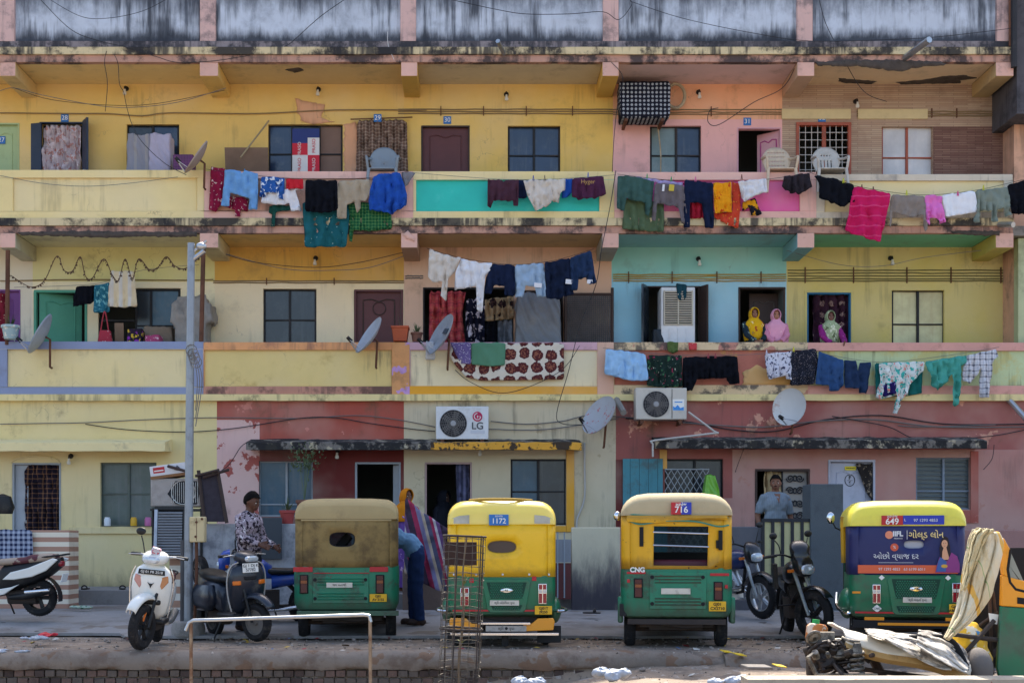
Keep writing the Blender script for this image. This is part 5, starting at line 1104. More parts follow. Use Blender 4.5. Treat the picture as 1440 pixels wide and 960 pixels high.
k = MB(); k.box(0, .36, 0, .26, 0, .33); t = tag(k.build('purple_crate', simple('purple_weave', '6a3a66', .7, var=.2, dirt=.3, pat=p_plaid(.05, '48244a', .3)), None, bev=.02), 'purple woven basket beside the edge on tan dish', 'basket'); t.location = P(243, 243, 23.3)
k = MB(); k.rbox((0, 0, 0), (.78, .02, .48), (.2, 0, 0)); t = tag(k.build('board', mat('brown_plywood', '7a6250', .8, var=.2, sc=5), None), 'brown plywood board leaning left of the carton covered window', 'board'); t.location = P(347, 227, 23.7)
k = MB(); k.rbox((0, 0, 0), (.16, .02, .6), (.1, 0, 0)); t = tag(k.build('board', mat('tan_plank', '7d6652', .8, var=.2, sc=5), None), 'narrow brown plank beside the black printed bag', 'board'); t.location = P(168, 478, 23.5)
# red handbag
t = thing('handbag', P(148, 482, 23.3), 'red handbag with tall straps behind the grey blue parapet', 'bag')
k = MB().prism([(-.13, 0), (.13, 0), (.09, .22), (-.09, .22)], -.05, .05); k.build('body', cm('red_patterned', 'a83a48', p_dots(20, 'd9c0c0', .25)), t, bev=.02); MB().tube(crom([(-.07, -.04, .2), (-.03, -.04, .45), (0, -.04, .55), (.03, -.04, .45), (.07, -.04, .2)], 4), .012, 6).build('strap', simple('red_strap', 'a02a38', .6), t)
# carton board in the window
t = thing('carton', P(411, 245, YW-.03), 'red and white flattened carton standing in the top floor window', 'carton')
s = 1/(F/(YW-.03)); W_, H_ = 38*s, 64*s; k = MB()
mr = [simple('carton_red', 'c8283c', .7), simple('carton_white', 'd9d6d4', .7), simple('carton_navy', '2a3a78', .7)]
k.mat(1).box(0, W_*.57, 0, .03, H_*.0, H_*.42); k.mat(0).box(0, W_*.57, 0, .03, H_*.42, H_*.68); k.mat(0).box(W_*.57, W_, 0, .03, 0, H_*.42); k.mat(1).box(W_*.57, W_, 0, .03, H_*.42, H_*.8); k.mat(2).box(0, W_*.57, 0, .03, H_*.68, H_); k.mat(2).box(W_*.57, W_, 0, .03, H_*.8, H_); k.build('board', mr, t)
for x, z, m, s_ in ((.27, .55, mr[1], 'PRASO'), (.27, .2, mr[0], 'PRASO'), (.8, .62, mr[0], 'PRASO'), (.8, .2, mr[1], 'PRASO')): text(s_, .085, (W_*x, -.003, H_*z), m, t, rot=(pi/2, -pi/2, 0))
# woven cot stood on end
t = thing('woven_cot', P(795, 500, 23.75), 'woven string cot stood upright against the blue wall corner', 'cot')
s = 23.75/F; w_, h_ = 66*s, 86*s
k = MB()
for a, b in (((0, .0), (0, h_+.05)), ((w_, 0), (w_, h_+.12)), ((0, h_), (w_, h_)), ((0, .05), (w_, .05))): k.tube([(a[0], 0, a[1]), (b[0], 0, b[1])], .028, 8)
k.build('frame', M_woodb, t)
k = MB(); 
for i in range(22): x = .05+(w_-.1)*i/21; k.box(x-.012, x+.012, -.012-.004*(i % 2), -.004*(i % 2), .05, h_)
for i in range(28): z = .08+(h_-.1)*i/27; k.box(.0, w_, .0, .01, z-.014, z+.014)
k.build('webbing', mat('grey_webbing', '4d4a4a', .9, var=.3, sc=9, dirt=.4, dcol='7a7468'), t, merge=False)
# desert cooler
t = thing('air_cooler', P(930, 500, 23.55), 'white air cooler with slatted front in the blue wall doorway', 'air cooler')
s = 23.55/F; w_, h_ = 48*s, 97*s; MB().box(0, w_, .03, .5, 0, h_).build('cabinet', simple('cooler_white', 'dadcde', .5, var=.04, dirt=.2), t, bev=.02)
k = MB(); z0, z1 = h_*.46, h_*.93
for i in range(15): z = z0+(z1-z0)*i/14; k.rbox((w_/2, .015, z), (w_*.82, .02, .02), (.5, 0, 0))
for x in (.09, .5, .91): k.box(w_*x-.012, w_*x+.012, -.004, .029, z0-.02, z1+.02)
k.build('grille', simple('grille_cream', 'bfb8a8', .6, dirt=.3), t, merge=False); MB().box(.04, w_-.04, .022, .031, z0, z1).build('grille_recess', M_dark, t)
k = MB(); [k.box(w_*x-.01, w_*x+.01, .015, .03, .02, h_*.4) for x in (.25, .5, .75)]; k.build('ribs', simple('cooler_white', '', .5), t)
# wrought grille behind the man, lattice and door grille
t = thing('door_grille', P(1100, 822, YG+.07), 'black wrought iron scroll grille beside the gold curtain', 'grille')
s = YG/F; w_, h_ = 36*s, 160*s; k = MB(); MB().box(0, w_, .03, .05, 0, h_).build('backing', simple('pale_backing', '98928c', .8), t)
for x in (0, w_): k.tube([(x, 0, 0), (x, 0, h_)], .014, 6)
for j in range(9):
    zc = h_*(.94-j*.11)
    for sgn in (-1, 1):
        q = []
        for a in range(26): rr = .07*(1-a/30); th = a*.4; q.append((w_/2+sgn*(.085+rr*cos(th)), 0, zc+(1 if j % 2 else -1)*rr*sin(th)))
        k.tube(q, .011, 5)
    k.tube([(w_/2+.03*cos(a*pi/5), 0, zc+.045*sin(a*pi/5)) for a in range(10)], .012, 5, closed=True)
k.build('scrollwork', simple('black_iron', '', .6), t)
t = thing('window_lattice', P(935, 735, YG-.1), 'grey diamond lattice over the window behind the beige roofed rickshaw', 'grille')
w_, h_ = 62*s, 76*s; k = MB()
for i in range(-8, 12):
    for sg in (1, -1):
        a = i*.11; p0 = (a, 0); p1 = (a+sg*h_*.6, h_); 
        f = lambda p0, p1: [(min(max(p0[0]+(p1[0]-p0[0])*u, 0), w_), .01*sg, p0[1]+(p1[1]-p0[1])*u) for u in (0, 1)]
        q0 = p0; q1 = p1; ts = sorted([max(0, min(1, (0-q0[0])/(q1[0]-q0[0]))), max(0, min(1, (w_-q0[0])/(q1[0]-q0[0])))])
        if ts[1]-ts[0] > .05: k.tube([(q0[0]+(q1[0]-q0[0])*u, .008*sg, q0[1]+(q1[1]-q0[1])*u) for u in ts], .008, 4)
k.box(0, w_, -.01, .01, h_-.02, h_); k.build('lattice', M_gfr, t)
t = thing('door_grille', P(1124, 260, YW+.04), 'white square barred grille in the red brown top floor doorway', 'grille')
s = YW/F; w_, h_ = 69*s, 84*s; k = MB()
for i in range(9):
    if i == 4: continue
    k.box(w_*i/8-.006, w_*i/8+.006, -.006, .006, 0, h_)
for i in range(9): k.box(0, w_, -.008, .008, h_*i/8-.006, h_*i/8+.006)
k.build('bars', simple('white_bars', 'b9b4ae', .6), t, merge=False); MB().box(w_/2-.035, w_/2+.035, -.02, .02, 0, h_).build('stile', M_redfr, t)
# emblem and plates on the white ground floor door
t = thing('door_plate', P(1196, 658, YG+.06), 'small yellow name plate on the white door', 'plate'); MB().loft([[(a, 0, b) for a, b in rrect(-.1, .1, -.035, .035, .02)], [(a, .012, b) for a, b in rrect(-.1, .1, -.035, .035, .02)]]).build('plate', simple('yellow_plate', 'e0cf2e', .5), t); k = MB(); [k.box(x-.012, x+.012, -.003, 0, -.006, .006) for x in (-.06, -.03, 0, .03, .06)]; k.build('marks', M_blk, t)
t = thing('door_emblem', P(1195, 675, YG+.075), 'round black house number emblem F over 6 on the white door', 'emblem'); MB().tube([(.085*cos(a*pi/14), 0, .1*sin(a*pi/14)) for a in range(28)], .006, 5, closed=True).build('ring', M_blk, t); text('F', .09, (0, 0, .045), M_blk, t, bold=.003); text('6', .09, (0, 0, -.05), M_blk, t, bold=.003); MB().box(-.05, .05, -.003, .003, -.006, 0).build('bar', M_blk, t)
# jars behind the ground floor window
for x, c, lb in ((151, 'd4dbe2', 'white tub with blue label on the left window sill'), (188, 'd9a82a', 'yellow jar on the left window sill'), (208, 'c06a9c', 'pink tub on the left window sill')):
    k = MB().lathe([(.001, 0), (.07, 0), (.075, .02), (.075, .16), (.06, .18), (.06, .2), (.001, .2)], 16); o = tag(k.build('jar', simple('jar_'+c, c, .4), None), lb, 'jar'); o.location = P(x, 739, YG-.09); o.scale = (.75,)*3
# clothes pegs gripping the washing
pk = [(243, 0), (1186, 254, 'c8d23a'), (1275, 271, 'c8d23a'), (1383, 264, 'd2d23a'), (1212, 263, '5a3a2a'), (1228, 266, '5a3a2a'), (1347, 272, 'd84a8c'), (910, 248, '3a9a5a'), (944, 252, '3a9a5a'), (978, 252, 'd86a9c'), (1043, 249, '6a3a2a'), (750, 250, '3a4a9c'), (766, 250, '6a5a4a'), (827, 246, '3a5ab0'), (344, 241, '3a8ac8'), (1116, 491, 'd8d030'), (1078, 495, 'c8cce0'), (996, 500, 'a03a4a'), (1006, 500, 'a03a4a')]
proto = None
for p in pk[1:]:
    m = simple('peg_'+p[2], p[2], .5, var=0); k = MB(); k.rbox((-.006, 0, 0), (.009, .02, .085), (0, .12, 0)); k.rbox((.006, 0, 0), (.009, .02, .085), (0, -.12, 0)); k.cyl((0, -.012, .01), (0, .012, .01), .008, n=8)
    o = tag(k.build('clothes_peg', m, None), 'small plastic peg gripping a garment on a washing line', 'clothes peg', 'clothes pegs on the washing lines'); o.location = P(p[0], p[1], A-.12 if p[0] > 1145 and p[1] < 300 else A-.05)
# ================================================================ people
def person(loc, rz, label, J=None, skin='7a5240', garments=(), hair=None, scarf=None, sc=1., head_turn=0., head_tilt=0., hands=True):
    t = thing('person', loc, label, 'person', None, radians(rz), sc)
    D = dict(pel=(0, 0, .93), wai=(0, -.005, 1.08), che=(0, 0, 1.27), nek=(0, .005, 1.45), hed=(0, -.02, 1.585),
             sL=(-.18, .01, 1.365), eL=(-.235, .03, 1.11), wL=(-.23, -.06, .88), sR=(.18, .01, 1.365), eR=(.235, .03, 1.11), wR=(.23, -.06, .88),
             hL=(-.09, 0, .9), kL=(-.1, -.02, .49), aL=(-.105, .03, .085), hR=(.09, 0, .9), kR=(.1, -.02, .49), aR=(.105, .03, .085))
    D.update(J or {}); D = {k: V(v) for k, v in D.items()}
    up = (D['che']-D['pel']).normalized(); lat = (D['sR']-D['sL']).normalized(); fw = lat.cross(up).normalized()*1.
    fw = -fw if fw.dot(V((0, -1, 0))) < 0 and abs(up.z) > .7 else fw
    def limb(k, a, b, r0, r1, end=True, start=True):
        k.tube([a, b], [r0, r1], 12)
        if start: k.ball(a, r0, 10, 7)
        if end: k.ball(b, r1, 10, 7)
    def ell(k, c, r):        # ellipsoid aligned to the trunk: r = lateral, front-back, along
        M = Matrix((lat, lat.cross(up)*-1, up)).transposed().to_4x4(); M.translation = c
        k.xf(M).ball((0, 0, 0), r, 14, 10); k.xf()
    k = MB(); g = 0
    ell(k, D['pel'], (.155, .105, .12)); ell(k, D['wai'], (.14, .1, .15)); ell(k, D['che'], (.165, .11, .17)); ell(k, D['che'].lerp(D['nek'], .45), (.15, .085, .09))
    limb(k, D['che'].lerp(D['nek'], .6), D['hed']-(D['hed']-D['nek'])*.3, .058, .052)
    Hm = Matrix.Translation(D['hed']) @ Matrix.Rotation(radians(head_turn), 4, 'Z') @ Matrix.Rotation(radians(head_tilt), 4, 'X')
    def hf(v):
        x, y, z = v; w_ = 1-.22*max(0, -z-.1)-.05*max(0, z); 
        return V((x*w_, y*(1-.1*max(0, -z)) + (-.08 if (y < 0 and z < -.3) else 0)*max(0, -z), z))
    k.xf(Hm); k.ball((0, .0, 0), (.075, .095, .112), 18, 14, hf); k.ball((0, -.075, -.055), (.042, .03, .04), 10, 8); k.ball((0, -.094, -.018), (.0125, .017, .022), 8, 6); k.ball((0, -.088, .01), (.009, .012, .025), 8, 6)
    for s in (-1, 1): k.ball((s*.076, .008, -.008), (.011, .022, .03), 8, 6); k.ball((s*.034, -.072, -.028), (.022, .02, .02), 8, 6)
    k.xf()
    for s in 'LR':
        limb(k, D['nek'].lerp(D['che'], .1), D['s'+s], .05, .045); limb(k, D['s'+s], D['e'+s], .05, .04); limb(k, D['e'+s], D['w'+s], .04, .027)
        limb(k, D['h'+s], D['k'+s], .085, .055); limb(k, D['k'+s], D['a'+s], .055, .04)
        f = V((0, -1, 0)); a = D['a'+s]
        if J and 'foot' in J: f = V(J['foot']).normalized()
        limb(k, V((a.x, a.y, .045)), V((a.x, a.y, .035))+f*.13, .042, .032)
        d = (D['w'+s]-D['e'+s]).normalized(); pn = d.cross(V((0, 0, 1)) if abs(d.z) < .8 else V((0, 1, 0))).normalized(); side = d.cross(pn).normalized()
        w = D['w'+s]; k.tube([w, w+d*.045, w+d*.09], [.027, .038, .036], 8, flat=.6); k.ball(w+d*.05, .03, 8, 6)
        for i, (o, L) in enumerate(((-.03, .068), (-.01, .078), (.011, .074), (.03, .058))):
            b = w+d*.085+side*o; m_ = b+d*L*.5+pn*.012; e = b+d*L*.85+pn*.034
            limb(k, b, m_, .0095, .0088); limb(k, m_, e, .0088, .0075)
        b = w+d*.03+side*-.032; limb(k, b, b+d*.035-side*.025, .0115, .0105); limb(k, b+d*.035-side*.025, b+d*.062-side*.028+pn*.012, .0105, .009)
    k.v = [v for v in k.v]
    b = k.build('body', [mat('skin_tone', skin, .55, var=.08, sc=14, spec=.35)], t); remesh(b, .0085, 2, .4)
    # eyes, brows and lips are set into the same mesh
    f = MB().xf(Hm)
    for s in (-1, 1):
        f.mat(1).ball((s*.031, -.081, .0), (.0135, .009, .007), 10, 6); f.mat(2).ball((s*.031, -.0885, .0), (.006, .003, .006), 8, 5)
        f.mat(2).tube([(s*.014, -.092, .021), (s*.032, -.092, .0255), (s*.05, -.083, .02)], [.003, .004, .002], 5)
    f.mat(3).tube([(-.024, -.092, -.062), (-.01, -.101, -.058), (.01, -.101, -.058), (.024, -.092, -.062)], [.002, .005, .005, .002], 6)
    f.mat(3).tube([(-.02, -.093, -.066), (0, -.102, -.068), (.02, -.093, -.066)], [.002, .006, .002], 6)
    if hair and hair.get('moustache'): f.mat(2).tube([(-.027, -.094, -.052), (0, -.108, -.043), (.027, -.094, -.052)], [.003, .007, .003], 6)
    e = f.build('face', [b.data.materials[0], simple('eye_white', 'd8d2c8', .3, var=0), simple('dark_hair', '0e0c0b', .7, var=.2, spec=.08), mat('lip_tone', '7a4038', .5, var=0)], t)
    bm = bmesh.new(); bm.from_mesh(b.data); n0 = len(bm.faces); bm.from_mesh(e.data); bm.to_mesh(b.data); bm.free()
    for m in list(e.data.materials)[1:]: b.data.materials.append(m)
    bpy.data.objects.remove(e)
    def garment(name, m, fn, vox=.012, wr=.012, seed=0):
        k = MB(); fn(k, D, limb, ell); o = k.build(name, m, t); remesh(o, vox, 3, .5)
        nr = [v.normal.copy() for v in o.data.vertices]
        for v, nv in zip(o.data.vertices, nr):
            c = v.co.copy(); n = noise.noise(V((c.x*13+seed, c.y*13, c.z*11)))+.5*noise.noise(V((c.x*24, c.y*24+seed, c.z*20))); v.co = c+nv*wr*n
        return o
    for i, (nm, m, fn) in enumerate(garments): garment(nm, m, fn, seed=i*5+rz)
    if hair and hair.get('v'): MB().add([(-.045, -.085, 1.425), (.045, -.085, 1.425), (0, -.155, 1.29), (-.045, -.06, 1.425), (.045, -.06, 1.425), (0, -.12, 1.29)], [(0, 1, 2), (5, 4, 3), (0, 2, 5, 3), (1, 4, 5, 2), (0, 3, 4, 1)]).build('neckline', b.data.materials[0], t, bev=.003)
    if hair:
        k = MB().xf(Hm); r = hair.get('r', .012)
        def cut(v):
            x, y, z = hf(v); y2 = y; lim = .48 if y < -.4 else (.48-(y+.4)*1.3)
            return V((x, y2, max(z, lim-.0 if y < .2 else -.45)))
        k.ball((0, .004, .003), (.075+r, .095+r, .112+r*1.4), 20, 16, cut); o = k.build('hair', simple('dark_hair', '', .6), t, ang=80)
        nr = [v.normal.copy() for v in o.data.vertices]
        for v, nv in zip(o.data.vertices, nr): v.co += nv*.004*noise.noise(v.co*60)
    if scarf:
        m, drop, wd = scarf; k = MB().xf(Hm); rings = []
        for (y, rx, rz_, cz) in ((-.085, .07, .095, .012), (-.09, .082, .108, .01), (-.05, .094, .125, .005), (.0, .103, .135, 0), (.06, .098, .128, -.01), (.105, .07, .1, -.03), (.125, .02, .04, -.03)):
            rings.append([(rx*cos(a*pi/14), y-.02*min(0, sin(a*pi/14))*1. , cz+rz_*sin(a*pi/14)) for a in range(28)])
        k.loft(rings, cap=False); k.xf(); S_ = []; c = D['nek']
        for (z, rx, ry, dy) in ((.07, .085, .095, -.005), (.03, .10, .105, -.01), (-.02, .15, .125, -.015), (-.07, .205, .145, -.015), (-.14, .235*wd, .155, -.015), (-.14-drop*.5, .24*wd, .16, -.01), (-.14-drop, .245*wd, .165, -.01)):
            row = []
            for a in range(36):
                th = a*pi/18; n = 1+.10*noise.noise(V((cos(th)*4, sin(th)*4, z*9+rz)))+.05*sin(th*7+z*25)*(1 if z < 0 else .4)
                row.append((c.x+rx*cos(th)*n, c.y+dy+ry*sin(th)*n, c.z+z))
            S_.append(row)
        k.loft(S_, cap=False); o = k.build('headscarf', m, t, ang=80); solid(o, .008)
    return t
def g_shirt(sl=.9, fit=.018, full=False):
    def fn(k, D, limb, ell):
        ell(k, D['pel'].lerp(D['wai'], .3), (.155+fit, .112+fit, .13)); ell(k, D['wai'], (.15+fit, .108+fit, .17)); ell(k, D['che'], (.17+fit, .113+fit, .175)); ell(k, D['che'].lerp(D['nek'], .45), (.155+fit*.7, .09+fit*.5, .085))
        for s in 'LR':
            limb(k, D['nek'].lerp(D['che'], .12), D['s'+s], .052+fit*.4, .048+fit*.4); k.tube([D['s'+s], D['s'+s].lerp(D['e'+s], .4), D['s'+s].lerp(D['e'+s], sl if not full else 1)], [.05+fit*.25, .056+fit*.3, .05+fit*.4], 12)
            if full: k.ball(D['e'+s], .046+fit*.4, 10, 7); k.tube([D['e'+s], D['e'+s].lerp(D['w'+s], .95)], [.046+fit*.4, .036+fit*.3], 12)
        a = D['nek']-(D['nek']-D['che'])*.12; k.tube([a-(D['nek']-D['che'])*.1, a+(D['hed']-D['nek'])*.18], [.075, .066], 14)
    return fn
def g_trousers(w=.02):
    def fn(k, D, limb, ell):
        ell(k, D['pel'], (.158+w*.7, .11+w*.7, .1)); k.ball((D['hL']+D['hR'])/2-V((0, 0, .05)), (.08, .09, .09), 10, 8)
        for s in 'LR':
            k.ball(D['h'+s], .09+w*.5, 10, 8); k.tube([D['h'+s], D['k'+s]], [.092+w*.5, .066+w*.6], 12); k.ball(D['k'+s], .066+w*.6, 10, 7); k.tube([D['k'+s], D['a'+s]-V((0, 0, .02))], [.066+w*.6, .056+w*.8], 12)
    return fn
def g_robe(fl=.26):
    def fn(k, D, limb, ell):
        ell(k, D['che'], (.185, .13, .18)); ell(k, D['che'].lerp(D['nek'], .45), (.165, .1, .09))
        k.tube([D['che'], D['wai'], D['pel'], V((D['pel'].x, D['pel'].y, .07))], [.165, .165, .2, fl], 20, flat=.8)
        for s in 'LR': k.ball(D['s'+s], .066, 10, 7); k.tube([D['s'+s], D['e'+s]], [.066, .06], 12); k.ball(D['e'+s], .056, 10, 7); k.tube([D['e'+s], D['w'+s]], [.056, .05], 12)
    return fn
def g_shoes(f=(0, -1, 0)):
    def fn(k, D, limb, ell):
        for s in 'LR': a = D['a'+s]; d = V(f).normalized(); limb(k, V((a.x, a.y, .05))-d*.04, V((a.x, a.y, .04))+d*.15, .052, .04)
    return fn
FZ = 3.83
lean = dict(eL=(-.2, -.16, 1.15), wL=(-.06, -.24, 1.02), eR=(.2, -.16, 1.15), wR=(.08, -.25, 1.03))
person((XX(1060, 23.32), 23.32, FZ), 8, 'woman in yellow printed headscarf leaning at the balcony parapet', lean, '84583f', [('dress', cm('dark_print_dress', '22303a', p_blob([(12, .6, '8fa89c')])), g_robe())], None, (cm('yellow_scarf', 'd9a81e', p_blob([(10, .6, 'a84a2a'), (13, .63, 'e8d89c')])), .26, .8), .895, -8, 4)
person((XX(1091, 23.3), 23.3, FZ), -6, 'woman in plain pink headscarf leaning at the balcony parapet', lean, 'a06c52', [('dress', cm('rose_dress', 'c9829a'), g_robe())], None, (cm('pink_scarf', 'dd9cb4', p_blob([(7, .62, 'e8b4c0')])), .42, 1.0), .875, 6, 2)
person((XX(1167, 23.34), 23.34, FZ), 4, 'woman in pale green headscarf and purple dress before the medallion curtain', dict(lean, wR=(.16, -.42, 1.0), eR=(.22, -.2, 1.1)), '70483a', [('dress', cm('purple_dress', '8a2a74', p_dots(16, 'c98ab8', .2)), g_robe())], None, (cm('green_scarf', '9aa884', p_blob([(11, .55, 'd0d4b8'), (12, .6, '5c6848')])), .3, .78), .865, -4, 6)
person((XX(571, 20.4), 20.4, .44), 25, 'woman with orange headscarf behind the brown roofed rickshaw', None, '6b4434', [('dress', cm('violet_dress', '6a4a8c', p_blob([(12, .58, 'c09ac0')])), g_robe())], None, (cm('orange_scarf', 'c97a1c'), .15, .8), .93, 15, 0)
person((XX(623, 23.5), 23.5, .42), 60, 'shadowed figure in dark robe standing inside the cream house doorway', None, '4a342c', [('robe', cm('dark_robe', '2a2c36'), g_robe())], None, (cm('dark_shawl', '23252e'), .4, 1.), 1.0)
person((XX(1090, 20.2), 20.2, .44), 10, 'moustached man in light grey shirt standing behind the barred gate', dict(eL=(-.25, .05, 1.1), wL=(-.24, -.04, .86), eR=(.25, .03, 1.1), wR=(.22, -.1, .88)), '7d5440', [('shirt', cm('light_grey_shirt', '7f8992', p_stripe([('7f8992', 4), ('727d88', 1)], .03)), g_shirt(.85, .024)), ('trousers', C_navy, g_trousers()), ('sandal', M_woodb, g_shoes())], dict(r=.011, moustache=1, v=1), None, 1.055, -24, 2)
person((XX(350, 16.9), 16.9, .07), 62, 'man in black and white floral shirt standing behind the dark scooter', dict(eL=(-.22, -.06, 1.12), wL=(-.15, -.28, 1.05), eR=(.22, -.04, 1.12), wR=(.16, -.28, 1.02), hed=(0, -.045, 1.58)), '5c3c2e', [('shirt', cm('floral_shirt', '9c8f98', p_blob([(24, .5, '2c2630'), (19, .6, 'd8d0d4')])), g_shirt(1, .022, True)), ('trousers', cm('grey_trousers', '3a3c46'), g_trousers()), ('shoe', M_woodb, g_shoes())], dict(r=.013), None, 1.045, 8, 18)
# bending man: trunk folded forward, reaching into the rickshaw
Jb = dict(pel=(0, .03, .97), wai=(0, -.06, 1.09), che=(0, -.24, 1.16), nek=(0, -.44, 1.17), hed=(0, -.56, 1.13), sL=(-.18, -.36, 1.14), sR=(.18, -.36, 1.14), eL=(-.22, -.42, .88), wL=(-.16, -.58, .74), eR=(.22, -.42, .88), wR=(.16, -.58, .74), hL=(-.09, .04, .94), hR=(.09, .04, .94), kL=(-.1, .0, .5), kR=(.1, .03, .5), aL=(-.1, .02, .085), aR=(.11, .06, .085))
person((XX(582, 17.5), 17.5, .1), -80, 'man in blue shirt and jeans bending into the brown roofed rickshaw', Jb, '5c3c2e', [('shirt', cm('dusty_blue_shirt', '6d90ae'), g_shirt(1, .02)), ('jeans', cm('navy_jeans', '26375c'), g_trousers(.022)), ('shoe', M_woodb, g_shoes())], dict(r=.012), None, 1.0, 0, 55)
# ================================================================ auto rickshaws (local: rear face at y = 0 towards the street edge, nose at +y)
M_gbody = mat('rickshaw_green', '136e4c', .4, var=.1, sc=3, dirt=.7, dsc=3, dcol='43493e', dth=(.46, .68), coat=.2, bump=.12, bsc=7, zg=((.3, .22, .5),), scol='5a5850'); M_gold = mat('rickshaw_green_worn', '1d7a5c', .5, var=.12, sc=3, dirt=.75, dsc=3.2, dcol='3d3a33', dth=(.5, .63), coat=.1, peel=.25, pcol='5a4a3e', psc=5, bump=.2, bsc=7, zg=((.33, .25, .6),), scol='4e463c')
M_lensr = mat('tail_lens', '8e1424', .18, var=.1, sc=30, coat=.5); M_lensw = simple('clear_lens', 'cfc8c0', .2, var=.05); M_cover = simple('matte_dark', '17181b', .8, var=.1)
M_seat = simple('maroon_vinyl', '5c2230', .5, dirt=.2); M_ytag = mat('yellow_plate_paint', 'e8b31e', .5, var=.05, dirt=.2, dsc=6, dcol='8a6a20'); M_strip_w = mat('pale_strip', 'cfc9bb', .6, var=.05, dirt=.4, dsc=9, dcol='6e675c')
M_yel = mat('rickshaw_yellow', 'eebb14', .45, var=.05, sc=3, dirt=.45, dsc=2.4, dcol='a87e26', dth=(.48, .7), coat=.15, bump=.1, bsc=6, zg=((.84, .1, .4),), scol='8a7438'); M_yelo = mat('rickshaw_yellow_old', 'dba51c', .5, var=.1, sc=3, dirt=.65, dsc=3, dcol='7a5a24', dth=(.55, .68), bump=.25, bsc=7, zg=((.92, .14, .5), (1.5, .1, .5)), scol='5e4a2a', pat=p_blob([(17., .68, '33241a')])); M_khaki = mat('khaki_canvas', '8a7448', .9, var=.1, sc=3, dirt=.75, dsc=2.6, dcol='4e3f2c', dth=(.44, .64), streak=.5, scol='55452f', bump=.5, bsc=14); M_khaki2 = mat('khaki_canvas_top', 'a8946a', .9, var=.1, sc=3, dirt=.4, dsc=2.2, dcol='76654a', bump=.3, bsc=200)
M_beigec = mat('beige_canvas', 'b8a682', .85, var=.08, sc=3, dirt=.3, dsc=2.2, dcol='877450', bump=.3, bsc=200); M_ygr = mat('yellow_vinyl_roof', 'e3d44a', .4, var=.05, sc=3, dirt=.2, dcol='a8a04a', coat=.15); M_navyad = mat('navy_poster', '22275a', .5, var=.06, sc=3, dirt=.15, dcol='4a4e74'); M_orgad = mat('orange_poster_band', 'd8623c', .5, var=.05)
M_mud = simple('black_rubber_flap', '1e1e20', .7, dirt=.4, dcol='5a5148'); M_chs = mat('rusty_chassis', '3a3330', .8, var=.2, sc=8, dirt=.5, dcol='6a4c3a'); M_cream_ink = simple('gold_ink', 'e0c88a', .6, var=0)
def wheel(t, c, r, w_, m_rim, n=10, axis='x', M=None, tyre=None, name='wheel', spokes=None):
    R = (Matrix.Translation(V(c)) if M is None else M @ Matrix.Translation(V(c)))
    if axis == 'y': R = R @ Matrix.Rotation(pi/2, 4, 'Z')
    k = MB().xf(R); ri = r*.66
    k.lathe([(ri, -w_*.42), (r*.86, -w_*.5), (r*.96, -w_*.36), (r, -w_*.12), (r, w_*.12), (r*.96, w_*.36), (r*.86, w_*.5), (ri, w_*.42)], 40, (0, 0, 0), 'x', cap=False)
    for a in range(44):
        th = a*pi/22; k.rbox((.0, cos(th)*r*.995, sin(th)*r*.995), (w_*.5, r*.05, r*.02), (th+.5, 0, 0))
    o = k.build('wheel', tyre or M_rubber, t, merge=False)
    k = MB().xf(R); k.lathe([(ri*1.03, -w_*.40), (ri*.94, -w_*.40), (ri*.9, -w_*.1), (ri*.9, w_*.1), (ri*.94, w_*.40), (ri*1.03, w_*.40)], 36, (0, 0, 0), 'x', cap=False)
    k.lathe([(.001, -w_*.4), (ri*.22, -w_*.4), (ri*.26, 0), (ri*.22, w_*.4), (.001, w_*.4)], 16, (0, 0, 0), 'x')
    if spokes:
        for a in range(spokes):
            th = 2*pi*a/spokes
            for s in (-.16, .16): k.tube([(0, ri*.2*cos(th+s), ri*.2*sin(th+s)), (w_*.05, ri*.95*cos(th+s*.6), ri*.95*sin(th+s*.6))], [.022, .015], 6)
    else: k.lathe([(.001, -w_*.12), (ri*.95, -w_*.2), (ri*.95, w_*.2), (.001, w_*.12)], 30, (0, 0, 0), 'x')
    k.build('rim', m_rim, o, merge=False); return o
def bolt_strip(k, pts, r=.008):
    for p in pts: k.ball(p, r, 6, 4)
